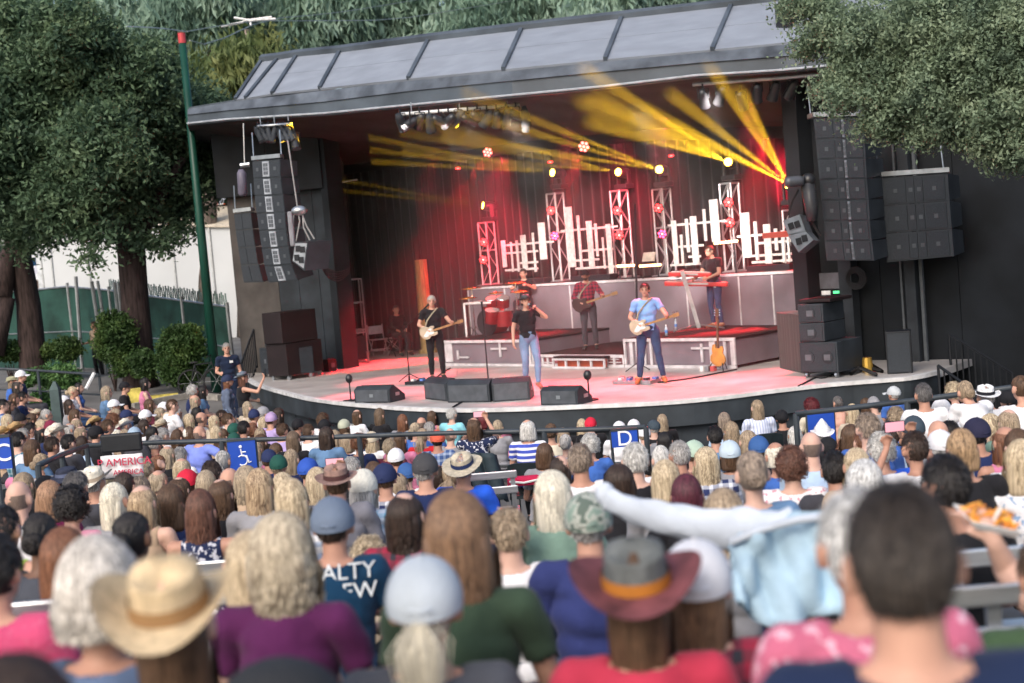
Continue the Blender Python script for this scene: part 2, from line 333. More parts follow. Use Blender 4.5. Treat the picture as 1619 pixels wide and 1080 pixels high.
def riser(name, label, a, b, depthA, depthB, z, slats=0, crosses=()):
    t = thing(name, label, 'stage riser', (a + b) / 2 + UP * ZF); d = (b - a).normalized(); n = Vector((-d.y, d.x, 0)); n = n if n.y > 0 else -n
    poly = [a, b, b + n * depthB, a + n * depthA]
    mb = MB(); mb.prism(poly, z - .05, z); obj('deck', mb, M_rtop, t)
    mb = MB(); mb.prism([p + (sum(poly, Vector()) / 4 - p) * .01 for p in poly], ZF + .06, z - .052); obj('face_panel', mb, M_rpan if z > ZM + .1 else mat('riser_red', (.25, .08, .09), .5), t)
    for zz, h in ((z - .035, .03), (ZF + .03, .028)):
        mb = MB(); mb.box((a + b) / 2 - n * .03 + UP * zz, (b - a) / 2, n * .025, UP * h); obj('edge_strip', mb, M_frame, t)
    for p in (a + d * .02, b - d * .02):
        mb = MB(); mb.box(p - n * .03 + UP * (ZF + z) / 2, d * .022, n * .022, UP * ((z - ZF) / 2 - .066)); obj('edge_post', mb, M_frame, t)
    for (s0, s1, zz0, zz1) in crosses:                 # white cross motifs on the face
        L = (b - a).length; mb = MB(); mb.box(a + d * (L * (s0 + s1) / 2) - n * .02 + UP * (ZF + (z - ZF) * (zz0 + zz1) / 2), d * (L * abs(s1 - s0) / 2), n * .015, UP * ((z - ZF) * abs(zz1 - zz0) / 2)); obj('motif_bar', mb, M_frame, t)
    return t
BIG = 7.5
def back_to_rear(p):   # distance from the front line back to the rear riser, along the normal
    d = (fD - fA).normalized(); n = Vector((-d.y, d.x, 0)); n = n if n.y > 0 else -n
    c = V(800, 450, RA, RBv); k = ((RA - p).dot(RN)) / n.dot(RN); return k
xr = [(.04,.12,.15,.9),(.17,.19,.25,.6),(.17,.3,.3,.36),(.55,.72,.62,.69),(.64,.66,.35,.9),(.93,.97,.1,.85)]
riser('front_riser', 'grey drum platform at the left of the band risers', fA, fB, back_to_rear(fA), back_to_rear(fB), ZL, crosses=xr)
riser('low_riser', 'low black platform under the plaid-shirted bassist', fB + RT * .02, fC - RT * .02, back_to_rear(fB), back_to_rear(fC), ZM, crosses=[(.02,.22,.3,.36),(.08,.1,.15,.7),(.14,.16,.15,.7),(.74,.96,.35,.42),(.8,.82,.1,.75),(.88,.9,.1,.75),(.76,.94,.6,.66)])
riser('front_riser', 'keyboard platform with a sunburst bass leaning at its front', fC, fD, back_to_rear(fC), back_to_rear(fD) * .86, ZL, crosses=[(.05,.08,.1,.88),(.11,.13,.1,.88),(.17,.2,.1,.88),(.24,.26,.1,.88),(.62,.8,.62,.69),(.7,.72,.2,.8),(.78,.83,.1,.9),(.9,.92,.1,.88),(.96,.98,.1,.88)])
# box step and side stairs
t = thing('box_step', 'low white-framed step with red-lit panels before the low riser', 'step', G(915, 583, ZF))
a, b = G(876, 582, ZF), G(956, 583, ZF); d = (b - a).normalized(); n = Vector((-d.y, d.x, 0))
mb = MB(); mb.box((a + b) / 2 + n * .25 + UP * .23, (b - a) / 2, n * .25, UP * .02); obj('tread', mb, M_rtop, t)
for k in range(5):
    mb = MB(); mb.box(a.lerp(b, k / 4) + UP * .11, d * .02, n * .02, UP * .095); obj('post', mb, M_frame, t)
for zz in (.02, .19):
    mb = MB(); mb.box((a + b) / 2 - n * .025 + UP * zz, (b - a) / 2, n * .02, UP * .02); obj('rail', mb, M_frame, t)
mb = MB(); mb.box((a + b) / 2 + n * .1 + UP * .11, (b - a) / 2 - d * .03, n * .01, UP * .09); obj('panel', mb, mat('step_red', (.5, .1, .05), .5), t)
t = thing('side_stairs', 'short dark stairs rising to the rear platform beside the keyboard riser', 'stairs', G(1215, 560, ZF))
for k in range(5):
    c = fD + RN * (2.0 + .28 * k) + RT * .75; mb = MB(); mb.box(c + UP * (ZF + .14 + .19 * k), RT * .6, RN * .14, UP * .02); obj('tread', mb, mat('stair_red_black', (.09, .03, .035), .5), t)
for s in (.18, 1.32):
    mb = MB(); q = fD + RN * 1.9 + RT * s; mb.add([q + UP * ZF, q + RN * 1.4 + UP * ZF, q + RN * 1.4 + UP * (ZF + 1.0), q + UP * (ZF + .12), q + RT * .04 + UP * ZF, q + RN * 1.4 + RT * .04 + UP * ZF, q + RN * 1.4 + RT * .04 + UP * (ZF + 1.0), q + RT * .04 + UP * (ZF + .12)], [(0, 1, 2, 3), (7, 6, 5, 4), (0, 4, 5, 1), (1, 5, 6, 2), (2, 6, 7, 3), (3, 7, 4, 0)]); obj('stringer', mb, BLACK, t)
# ------------------------------------------------------------------ white picket set pieces on the rear riser
FP0, FP1 = RA + RN * .35, RBv + RN * .35
M_pick = mat('weathered_white', (.52, .51, .49), .6, var=.12, scale=14, bump=.15, bscale=30)
def zz(ox, oy, sc): return lambda x, y: (ox + x / sc, oy + y / sc)
Z4 = zz(700, 200, 4.047); Z5 = zz(1000, 160, 3.6)
fences = [
 ('white picket set piece of short slats behind the drummer', Z4, [(385,730,30,900),(435,740,12,930),(472,730,15,930),(512,695,40,920),(575,680,15,930),(628,615,52,850)], [(750,365,700),(805,390,600),(872,470,600),(915,390,600)]),
 ('white picket set piece with the widest tall board, behind the plaid bassist', Z4, [(800,515,52,900),(862,570,18,905),(932,605,40,905),(975,622,16,830),(1022,710,12,910),(1055,625,34,940)], [(655,745,1110),(790,880,1080),(855,830,990),(903,840,1100)]),
 ('white picket set piece rising to a tall board behind the keyboard player', Z5, [(232,680,30,930),(275,760,14,930),(305,670,18,860),(342,655,38,930),(404,615,16,795),(458,560,52,800)], [(695,190,530),(825,250,395),(885,310,380),(930,205,380)]),
 ('white picket set piece farthest right, behind the small hung speakers', Z5, [(635,635,52,890),(695,685,18,905),(760,700,40,925),(812,725,18,850),(850,735,14,920),(880,740,12,915)], [(760,585,900),(803,700,900),(875,660,900),(912,670,900)])]
for lab, Z, pk, rl in fences:
    x, y = Z(pk[0][0], pk[0][3]); base = V(x, y, FP0, FP1); t = thing('picket_fence', lab, 'stage scenery', (base.x, base.y, ZR), group='white picket set pieces')
    sc = 4.047 if Z is Z4 else 3.6
    for (x, y0, w_, y1) in pk:
        a = V(*Z(x, y0), FP0, FP1); lean = (y1 - y0) * .084; b = V(*Z(x + lean, y1), FP0, FP1); b.z = max(b.z, ZR + .05); wd = w_ / sc * a.y / FPX / abs(RT.x) * .8
        mb = MB(); mb.box(((a.x + b.x) / 2, (a.y + b.y) / 2, (a.z + b.z) / 2), RT * wd / 2, RN * .012, UP * (a.z - b.z) / 2); obj('picket', mb, M_pick, t)
    for (y, x0, x1) in rl:
        a, b = V(*Z(x0 + 5, y), FP0, FP1), V(*Z(x1 + 5, y), FP0, FP1); z = (a.z + b.z) / 2; z = max(z, ZR + .08); a.z = b.z = z
        mb = MB(); mb.box((a + b) / 2 + RN * .028, (b - a) / 2, RN * .012, UP * .025); obj('rail', mb, M_pick, t)
    xs0, xs1 = min(p[0] for p in pk), max(p[0] for p in pk); a, b = V(*Z(xs0, pk[0][3]), FP0, FP1), V(*Z(xs1, pk[0][3]), FP0, FP1); a.z = b.z = ZR + .06
    mb = MB(); mb.box((a + b) / 2 + RN * .2, (b - a) / 2, RN * .14, UP * .06); obj('base', mb, BLACK, t)
# ================================================================== lighting towers, lamps, beams
M_truss = mat('truss_aluminium', (.55, .55, .57), .35, .7)
TP0, TP1 = RA + RN * .9, RBv + RN * .9
def truss_tower(label, px, ytop, D=None, w_=.29):
    q = V(px, ytop, TP0, TP1); t = thing('truss_tower', label, 'lighting tower', (q.x, q.y, ZR), group='aluminium truss towers on the rear riser')
    a = RT * w_ / 2; b = RN * w_ / 2; c = Vector((q.x, q.y, 0)); z0, z1 = ZR + .02, q.z
    for sx in (-1, 1):
        for sy in (-1, 1):
            mb = MB(); mb.tube([c + a * sx + b * sy + UP * z0, c + a * sx + b * sy + UP * z1], .024, 6); obj('leg', mb, M_truss, t)
    n = max(2, int((z1 - z0) / .36)); mb = MB()
    for k in range(n):
        za, zb = z0 + (z1 - z0) * k / n, z0 + (z1 - z0) * (k + 1) / n; s = 1 if k % 2 else -1
        for p, r_ in ((a, b), (b, a)):
            for e in (-1, 1): mb.tube([c + p * s + r_ * e + UP * za, c - p * s + r_ * e + UP * zb], .011, 5)
    obj('bracing', mb, M_truss, t)
    for z in (z0, z1, z0 + (z1 - z0) * .55):
        mb = MB()
        for e in (-1, 1): mb.tube([c - a + b * e + UP * z, c + a + b * e + UP * z], .02, 6); mb.tube([c + a * e - b + UP * z, c + a * e + b + UP * z], .02, 6)
        obj('crossbar', mb, M_truss, t)
    mb = MB(); mb.box(c + UP * (z0 - .01), RT * .25, RN * .25, UP * .01); obj('base_plate', mb, STEEL, t)
    return c, z1, t
def pixdir(x0, y0, D0, x1, y1, D1): return (P(x1, y1, D1) - P(x0, y0, D0)).normalized()
M_head = mat('fixture_black', (.02, .021, .024), .35, spec=.5)
YEL = (1.0, .56, .02)
def moving_head(label, px, py, D, beams, power, size=1.0, base_z=None, sp=3.2, arm=True):
    L = P(px, py, D); d = Vector((0, 0, 0))
    for (bx, by, bD) in beams: d += pixdir(px, py, D, bx, by, bD)
    d.normalize(); hc = L - d * .17 * size
    t = thing('moving_head_light', label, 'stage light', hc - UP * .3 * size, group='yellow beam moving head lights')
    side = d.cross(UP).normalized(); up2 = side.cross(d)
    mb = MB(); mb.tube([hc + d * .16 * size, hc + d * .05 * size, hc - d * .12 * size, hc - d * .18 * size], [.09 * size, .11 * size, .11 * size, .06 * size], 14); obj('head', mb, M_head, t, smooth=True)
    mb = MB(); mb.tube([hc + d * .161 * size, hc + d * .168 * size], .078 * size, 16); obj('lens', mb, glow('lens_yellow', (1, .62, .06), 16), t)
    if arm:
        for s in (-1, 1):
            mb = MB(); mb.box(hc + side * s * .135 * size - UP * .1 * size, side * .02 * size, d * .05 * size, UP * .16 * size); obj('yoke_arm', mb, M_head, t, bevel=.01)
        mb = MB(); mb.box(hc - UP * .28 * size, RT * .16 * size, RN * .13 * size, UP * .05 * size); obj('base', mb, M_head, t, bevel=.015)
    for i, (bx, by, bD) in enumerate(beams):
        l = bpy.data.lights.new('beam_lamp', 'SPOT'); l.energy = power; l.color = YEL; l.spot_size = R(sp); l.spot_blend = 1.0; l.shadow_soft_size = .015
        o = bpy.data.objects.new('beam_lamp', l); COL.objects.link(o); bd = pixdir(px, py, D, bx, by, bD); o.location = L + bd * .03; o.rotation_euler = bd.to_track_quat('-Z', 'Y').to_euler()
    return t
tops = [(768, 352, 'leftmost short truss tower left of the picket pieces'), (877, 306, 'truss tower rising behind the singer between two picket pieces'), (978, 302, 'truss tower beside the music stand, third from the left'),
        (1045, 299, 'truss tower just left of the keyboard player'), (1152, 290, 'tallest truss tower behind the keyboard player'), (1252, 332, 'short truss tower at the right under the hung white speakers')]
TW = []
for px, y, lab in tops: TW.append(truss_tower(lab, px, y))
D0 = [c.y for c, z, t in TW]
heads = [
 ('yellow moving head on the leftmost truss tower, thin short beam', 763, 325, D0[0], [(640, 303, D0[0] - .5), (640, 312, D0[0] - .5)], 70000, 2.4),
 ('yellow moving head on the second truss tower, beams nearly level', 873, 273, D0[1], [(690, 238, D0[1] - 2), (690, 250, D0[1] - 2), (695, 262, D0[1] - 2)], 170000, 2.4),
 ('yellow moving head on the third truss tower from the left', 977, 272, D0[2], [(800, 226, D0[2] - 4), (800, 240, D0[2] - 2.5), (810, 256, D0[2] - 2.5)], 160000, 2.4),
 ('yellow moving head on the fourth truss tower', 1042, 268, D0[3], [(850, 192, D0[3] - 5.5), (860, 215, D0[3] - 5), (880, 243, D0[3] - 4)], 300000, 2.1),
 ('yellow moving head on the tallest truss tower with a bright wide fan', 1151, 256, D0[4], [(925, 110, D0[4] - 8), (940, 152, D0[4] - 8), (990, 190, D0[4] - 6), (1000, 212, D0[4] - 6)], 400000, 2.4),
 ('yellow moving head glowing low on the right truss tower, widest fan', 1247, 292, D0[5] - .6, [(1120, 100, D0[5] - 7), (1160, 120, D0[5] - 7), (1095, 175, D0[5] - 6), (1130, 232, D0[5] - 5), (1100, 215, D0[5] - 5)], 340000, 2.7)]
for lab, x, y, D, bs, pw, sp in heads: moving_head(lab, x, y, D, bs, pw, sp=sp, size=1.15)
# red LED par lamps
M_red = glow('led_red', (1, .02, .02), 7); M_pink = glow('led_pink', (1, .03, .12), 6); M_hot = glow('led_hot', (1, .12, .10), 6)
def par(label, px, py, D, facing=None, r_=.1, hot=False, pink=False, spot=0, aim=None, size=30, col=(1, .02, .03)):
    c = P(px, py, D); d = facing or (CP - c).normalized(); t = thing('par_lamp', label, 'stage light', c, group='round red LED lamps'); s = d.orthogonal().normalized(); u = d.cross(s)
    mb = MB(); mb.tube([c - d * .14, c - d * .12, c - d * .0], [r_ * .5, r_ * .95, r_], 14); obj('can', mb, M_head, t, smooth=True)
    for k in range(7):
        o = Vector() if k == 0 else (s * math.cos(k * 1.047) + u * math.sin(k * 1.047)) * r_ * .62
        mb = MB(); mb.tube([c + o + d * .001, c + o + d * .012], r_ * .25, 8); obj('led', mb, M_hot if hot or k == 0 else (M_pink if pink else M_red), t)
    mb = MB(); mb.tube([c + s * r_ * 1.1 - d * .06, c + s * r_ * 1.15 - d * .2, c - s * r_ * 1.15 - d * .2, c - s * r_ * 1.1 - d * .06], .01, 5); obj('bracket', mb, BLACK, t)
    if spot:
        l = bpy.data.lights.new('red_lamp', 'SPOT'); l.energy = spot; l.color = col; l.spot_size = R(size); l.spot_blend = .7; l.shadow_soft_size = .05
        o = bpy.data.objects.new('red_lamp', l); COL.objects.link(o); o.location = c + (aim - c).normalized() * .06; o.rotation_euler = (aim - c).to_track_quat('-Z', 'Y').to_euler()
    return t
def V2(x, y): return V(x, y, BKL, BKR)
par('bright red round lamp hanging alone at the upper left of the back wall', 771, 241, 36.3, r_=.135, hot=True, spot=11000, aim=V2(765, 420) + OUT * 2.2, size=34)
par('red-white round lamp hanging above the second picket piece', 923, 232, 34.4, r_=.15, hot=True, spot=7000, aim=V2(935, 420) + OUT * 2, size=34)
par('red round lamp hanging high above the right truss tower', 1211, 213, 31.5, r_=.13, hot=True, spot=9000, aim=V2(1230, 380) + OUT * 1.5, size=34)
par('orange-red round lamp under the roof at the upper right', 1168, 156, 29, r_=.11, hot=True)
for (x, lab, pw) in ((724, 'small red lamp making the left vertical beam', 8000), (870, 'small red lamp behind the second truss tower', 4500), (1061, 'small red lamp making a vertical beam beside the fourth tower', 4500), (1255, 'small orange-red lamp making the right vertical beam', 8000)):
    y = {724: 266, 870: 256, 1061: 246, 1255: 233}[x]; D = V2(x, y).y - 1.2; c = P(x, y, D)
    par(lab, x, y, D, facing=Vector((0, -.35, -1)).normalized(), r_=.07, spot=pw, aim=c - UP * 3, size=11)
for i, (x, y, pk, lab) in enumerate([(765, 383, 0, 'upper red lamp on the leftmost truss tower'), (764, 411, 0, 'lower red lamp on the leftmost truss tower'), (871, 333, 0, 'upper red lamp on the second truss tower'), (877, 373, 1, 'pink lamp low on the second truss tower'),
      (976, 333, 0, 'bright red lamp on the third truss tower'), (979, 372, 0, 'dim red lamp low on the third truss tower'), (1041, 329, 0, 'upper red lamp on the fourth truss tower'), (1047, 370, 1, 'pink lamp on the fourth truss tower'),
      (1152, 320, 0, 'upper red lamp on the tallest truss tower'), (1154, 352, 0, 'lower red lamp on the tallest truss tower'), (1258, 402, 1, 'pink lamp low on the right truss tower')]):
    D = V(x, y, TP0, TP1).y - .35; c = P(x, y, D)
    par(lab, x, y, D, r_=.115, pink=pk, spot=90 if i % 2 == 0 else 0, aim=c + Vector((-.5, -3, -1.5)), size=95)
# floodlights over the performers: the red wash on floor and back cloth
def wash(px, py, D, aim, power, size, col=(1, .05, .07), soft=.12, blend=.8):
    c = P(px, py, D); l = bpy.data.lights.new('wash_lamp', 'SPOT'); l.energy = power; l.color = col; l.spot_size = R(size); l.spot_blend = blend; l.shadow_soft_size = soft
    o = bpy.data.objects.new('wash_lamp', l); COL.objects.link(o); o.location = c; o.rotation_euler = (aim - c).to_track_quat('-Z', 'Y').to_euler()
FL = lambda x, y: G(x, y, ZF)
for (px, py, D, fx, fy, pw, sz) in [(740, 215, 31, 640, 600, 2200, 30), (700, 200, 28, 600, 622, 2600, 26), (780, 200, 29, 770, 615, 2600, 36), (900, 190, 28, 900, 615, 3000, 42), (1040, 165, 27, 1080, 612, 2900, 42), (1180, 150, 27.5, 1230, 595, 2600, 34), (980, 205, 31.5, 960, 530, 1800, 42)]:
    wash(px, py, D, FL(fx, fy), pw * 1.1, sz, col=(1, .07, .11))
for (px, py, D, a, pw, sz) in [(800, 240, 33, V2(770, 400), 6000, 36), (1000, 215, 31, V2(960, 380), 700, 50), (1180, 205, 29, V2(1255, 280), 7000, 30)]: wash(px, py, D, a, pw, sz, col=(1, .02, .06))
for (px, py, D, a, pw, sz) in [(800, 185, 27, V(930, 385, FP0, FP1), 2300, 30), (1000, 165, 26, V(1120, 370, FP0, FP1), 2300, 30), (1120, 150, 25.5, V(1210, 385, FP0, FP1), 1600, 24), (700, 200, 28, V(830, 400, FP0, FP1), 1800, 20)]: wash(px, py, D, a, pw, sz, col=(1, .92, .86))
for (px, py, D, a, pw, sz) in [(740, 190, 26.5, FL(850, 540), 850, 30), (1130, 140, 26, FL(1040, 540), 850, 30), (640, 200, 28, FL(660, 570), 700, 26)]: wash(px, py, D, a, pw, sz, col=(1, .86, .78))
# pipes of spotlights under the eave
def spotlight(label, px, py, D, dirpx, col=None, r_=.085, group='theatre spotlights clamped on the pipes'):
    c = P(px, py, D); d = Vector(dirpx).normalized(); t = thing('spotlight', label, 'stage light', c, group=group); s = d.cross(UP).normalized()
    mb = MB(); mb.tube([c + d * .2, c + d * .18, c - d * .1, c - d * .18], [r_ * 1.1, r_, r_ * .85, r_ * .5], 10); obj('can', mb, M_head if not col else col, t, smooth=True)
    mb = MB(); mb.tube([c + d * .19, c + d * .205], r_ * .95, 10); obj('lens', mb, mat('lens_glass', (.12, .13, .15), .15, spec=.6), t)
    mb = MB(); mb.tube([c + s * .1, c + s * .1 + UP * .16, c - s * .1 + UP * .16, c - s * .1], .012, 5); mb.tube([c + UP * .15, c + UP * .26], .018, 5); obj('yoke', mb, BLACK, t)
    return t
random.seed(3)
def pipe(label, x0, y0, x1, y1, D, r_=.03, m_=STEEL):
    a, b = P(x0, y0, D), P(x1, y1, D); t = thing('lighting_bar', label, 'lighting bar', (a + b) / 2); mb = MB(); mb.tube([a, b], r_, 8); obj('bar', mb, m_, t, smooth=True)
    mb = MB()
    for k in (.1, .5, .9): p = a.lerp(b, k); mb.tube([p, p + UP * .22], .012, 5)
    obj('hanger', mb, STEEL, t); return a, b
pipe('pale pipe full of spotlights under the middle of the eave', 632, 181, 822, 166, 28.3, .035, WHITE)
POSN = ['at the very left end', 'second from the left', 'third from the left', 'fourth from the left', 'fifth from the left', 'sixth from the left', 'in the middle', 'just right of the middle', 'fifth from the right', 'fourth from the right', 'third from the right', 'next to the right end', 'at the very right end']
for k in range(13):
    x = 634 + k * 15.2; y = 194 - k * 1.15 + random.uniform(-3, 5)
    spotlight(('black' if k % 3 else 'dark grey') + ' spotlight ' + POSN[k] + ' of the middle lighting bar', x, y, 28.2, (random.uniform(-.8, .9), random.uniform(.0, 1), random.uniform(-.9, -.2)), None if k % 3 else CHAR, r_=.1)
mb = MB(); c = P(830, 190, 28); t = thing('cable_bundle', 'dark cable loom hanging at the right end of the middle lighting bar', 'cables', c)
mb.tube([P(828, 168, 28), P(830, 180, 28), P(832, 200, 28), P(831, 210, 28)], [.04, .09, .1, .06], 8); obj('loom', mb, RUBBER, t, smooth=True)
pipe('short pipe of spotlights at the upper left above the line array', 407, 200, 462, 196, 31, .035)
for k in range(8):
    spotlight('small grey spotlight, %s, above the left line array' % ['first from the left', 'second from the left', 'third from the left', 'fourth from the left', 'fifth from the left', 'sixth from the left', 'last in the row'][k] if k < 7 else 'bigger black spotlight tilted down right of the left lighting bar',
              409 + k * 8.2, 212 - k * .3 if k < 7 else 222, 31, (random.uniform(-.4, .5), -.3, -.9), CHAR if k < 7 else None, r_=.07 if k < 7 else .1)
mb = MB(); c = P(382, 285, 30.5); t = thing('hanging_lamp', 'purple-grey cylinder lamp hanging left of the line array', 'stage light', c)
mb.tube([P(381, 268, 30.5), P(382, 274, 30.5), P(384, 306, 30.5), P(384, 310, 30.5)], [.05, .1, .1, .06], 12); obj('can', mb, mat('purple_grey', (.12, .11, .15), .5), t, smooth=True)
mb = MB(); mb.tube([P(380, 262, 30.5), P(395, 260, 30.5)], .05, 8); mb.tube([P(385, 195, 30.5), P(387, 262, 30.5)], .015, 6); obj('arm', mb, STEEL, t)
for k, (x, y) in enumerate([(1112, 155), (1140, 150), (1172, 158), (1197, 146), (1225, 143), (1252, 140), (1282, 135), (1300, 142)]):
    spotlight('dark spotlight %s under the right eave' % ['leftmost in the row', 'second in the row', 'third in the row', 'fourth in the row', 'fifth in the row', 'sixth in the row', 'next to the foliage', 'half lit pink beside the foliage'][k], x, y, 26.4, (random.uniform(-.4, .4), .6, -.7), None, r_=.1)
# orange LED battens, pink and white
def batten(label, x0, y0, x1, y1, D, n, z=None):
    a, b = P(x0, y0, D), P(x1, y1, D); t = thing('led_bar', label, 'stage light', (a + b) / 2); d = (b - a).normalized()
    mb = MB(); mb.tube([a, b], .045, 4); obj('housing', mb, BLACK, t)
    for k in range(n):
        p = a.lerp(b, (k + .5) / n) + Vector((0, -.05, .0)); mb = MB(); mb.ell(p, (.03, .02, .03), 8, 5); obj('led', mb, glow('led_orange', (1, .5, .22), 7), t)
    for k in (.15, .85):
        p = a.lerp(b, k); mb = MB(); mb.tube([p, Vector((p.x, p.y, ZR))], .02, 5); obj('foot', mb, BLACK, t)
batten('orange LED bar on the rear riser left of the music stand', 975, 421, 1003, 419.5, 32.5, 8)
batten('orange LED bar on the rear riser right under the music stand', 1010, 421, 1045, 418.5, 31.9, 9)
batten('orange LED bar behind the keyboard player', 1128, 385, 1166, 381, 30.4, 9)
# ================================================================== loudspeakers
M_cab = mat('speaker_cabinet', (.03, .036, .043), .5, var=.15, scale=3, bump=.04)
M_cell = mat('speaker_grille', (.03, .036, .044), .65, var=.2, scale=90, bump=.25, bscale=250)
M_horn = mat('speaker_horn', (.16, .185, .215), .5, var=.15, scale=8)
def bil(q, u, v): return q[0].lerp(q[1], u).lerp(q[3].lerp(q[2], u), v)
def line_array(label, Lp, Rp, Dl, Dr, depth, cols, cone=True, hornm=None):
    L_ = [P(x, y, Dl) for x, y in Lp]; R_ = [P(x, y, Dr) for x, y in Rp]
    t = thing('line_array', label, 'loudspeaker array', (L_[-1] + R_[-1]) / 2)
    for i in range(len(L_) - 1):
        q = [L_[i].lerp(L_[i + 1], .015), R_[i].lerp(R_[i + 1], .015), R_[i + 1], L_[i + 1]]
        n = (q[1] - q[0]).cross(q[3] - q[0]).normalized(); n = n if n.y > 0 else -n
        q2 = [p + n * depth + (sum(q, Vector()) / 4 - p) * .18 for p in q]; mb = MB(); mb.add(q + q2, [(0, 1, 2, 3), (7, 6, 5, 4), (0, 4, 5, 1), (1, 5, 6, 2), (2, 6, 7, 3), (3, 7, 4, 0)])
        cab = obj('cabinet', mb, M_cab, t)
        for (u0, u1, kind) in cols:
            mb = MB(); w4 = [bil(q, u0 + .012, .06), bil(q, u1 - .012, .06), bil(q, u1 - .012, .94), bil(q, u0 + .012, .94)]
            off = -n * (.012 if kind == 'c' else .02); mb.add([p + off for p in w4] + [p + n * .01 for p in w4], [(0, 1, 2, 3), (0, 4, 5, 1), (1, 5, 6, 2), (2, 6, 7, 3), (3, 7, 4, 0)])
            sub('grille' if kind == 'c' else 'horn', mb, M_cell if kind == 'c' else (hornm or M_horn), cab, t)
            if kind == 'c' and cone:
                c = bil(q, (u0 + u1) / 2, .5) - n * .014; s = (q[1] - q[0]).normalized(); e = n.cross(s); mb = MB(); mb.box(c, s * .035, n * .005, e * .035); sub('badge', mb, mat('badge_dark', (.075, .085, .095), .5), cab, t)
            if kind == 'h':
                for vv in (.27, .5, .73):
                    for uu in (.33, .67):
                        c = bil(q, u0 + (u1 - u0) * uu, vv) - n * .021; s = (q[1] - q[0]).normalized(); e = n.cross(s); mb = MB(); mb.box(c, s * (u1 - u0) * .12, n * .004, e * .035); sub('slot', mb, mat('slot_grey', (.09, .10, .115), .6), cab, t)
    n = (R_[0] - L_[0]).normalized(); a = L_[0] + UP * .06; b = R_[0] + UP * .06; mb = MB(); mb.box((a + b) / 2 + Vector((0, .2, 0)), (b - a) / 2 * 1.03, Vector((0, .25, 0)), UP * .04); obj('bumper_frame', mb, STEEL, t)
    for p in (a, b):
        mb = MB(); mb.tube([p + Vector((0, .2, 0)), p + Vector((0, .3, .55))], .012, 5); obj('chain', mb, STEEL, t)
    return t
line_array('tall curved line array of eight cabinets hanging on the left wing', [(399,255),(401,282),(403,309.5),(406,337),(410,365),(414,393),(418.5,420.5),(425,447)], [(443,251),(444,280),(448,308),(451,336),(453,362),(457,390),(461.5,418),(471,443)], 29.6, 29.1, .55, [(0, .36, 'c'), (.36, .62, 'h'), (.62, 1, 'c')], hornm=mat('speaker_horn_light', (.33, .36, .4), .5, var=.15, scale=8))
line_array('darker short line array behind the left one, nearest the stucco wall', [(370,338),(373,365),(377,392),(381,419),(386,447)], [(397,335),(400,362),(404,390),(409,418),(417,446)], 30.6, 30.4, .5, [(0, .45, 'c'), (.45, 1, 'c')], cone=False)
line_array('big line array of seven cabinets hanging right of the stage opening', [(1286,187),(1289.5,220),(1292.5,252),(1295.5,284),(1298.5,317),(1301.5,350),(1303.5,381),(1307,412)], [(1364,185),(1366.5,218),(1368.5,250),(1370.5,282),(1373,315),(1375,348),(1378,380),(1382,412)], 25.4, 24.6, .6, [(.04, .40, 'c'), (.42, .56, 'c'), (.56, .63, 'h'), (.63, .97, 'c')])
line_array('wide black subwoofer array hanging right of the big line array', [(1394,281),(1397,325),(1399.5,369),(1402,415)], [(1498,274),(1501,317),(1504.5,361),(1508,405)], 25.0, 24.2, .7, [(.04, .37, 'c'), (.37, .5, 'c'), (.5, .63, 'c'), (.63, .96, 'c')])
def quadspk(label, fr, D, depth, mfront, side=(.4, .5, 0), slots=True):
    q = [P(x, y, D) for x, y in fr]; t = thing('hung_speaker', label, 'loudspeaker', sum(q, Vector()) / 4); dv = Vector(side).normalized() * depth
    q2 = [p + dv for p in q]; mb = MB(); mb.add(q + q2, [(0, 1, 2, 3), (7, 6, 5, 4), (0, 4, 5, 1), (1, 5, 6, 2), (2, 6, 7, 3), (3, 7, 4, 0)]); obj('cabinet', mb, M_cab if mfront is not M_horn else M_horn, t)
    n = (q[1] - q[0]).cross(q[3] - q[0]).normalized(); n = -n if n.y > 0 else n
    w4 = [bil(q, .06, .06), bil(q, .94, .06), bil(q, .94, .94), bil(q, .06, .94)]; mb = MB(); mb.slab([p + n * .004 for p in w4], .008); obj('grille', mb, mfront, t)
    if slots:
        for u in (.32, .68):
            for v in ((.3, .7) if slots == 4 else (.5,)):
                c = bil(q, u, v) + n * .018; s = (q[1] - q[0]).normalized(); e = n.cross(s); mb = MB(); mb.box(c, s * .05, n * .004, e * .06); obj('port', mb, BLACK, t)
    return t
M_lg = mat('light_grey_cabinet', (.30, .33, .36), .5, var=.15, scale=6)
quadspk('pale-fronted wedge speaker hanging right of the left line array', [(466,383),(487,382),(481,428),(462,413)], 28.5, .55, M_lg, (.8, .6, 0), slots=4)
t = thing('rigging_frame', 'tangle of hoist, pale ropes and shackles above the hung wedge speaker', 'rigging', P(472, 345, 28.6))
for k, pts in enumerate([[(455,222),(462,270),(470,325)], [(470,325),(474,350),(468,382)], [(478,330),(480,360),(490,380)], [(476,335),(485,358),(497,378)], [(466,330),(464,345),(463,380)]]):
    mb = MB(); mb.tube([P(x, y, 28.6) for x, y in pts], .016, 6); obj('rope', mb, mat('pale_rope', (.28, .28, .28), .8), t)
mb = MB(); mb.ell(P(473, 333, 28.6), (.16, .12, .1), 12, 8); obj('hoist', mb, STEEL, t, smooth=True)
mb = MB(); mb.box(P(461, 362, 28.6), (.05, 0, 0), (0, .08, 0), (0, 0, .35)); obj('motor', mb, mat('motor_grey', (.2, .2, .22), .5), t, bevel=.03)
t = thing('cable_loom', 'dark cables looping from the left speakers to the metal cart', 'cables', P(520, 420, 30))
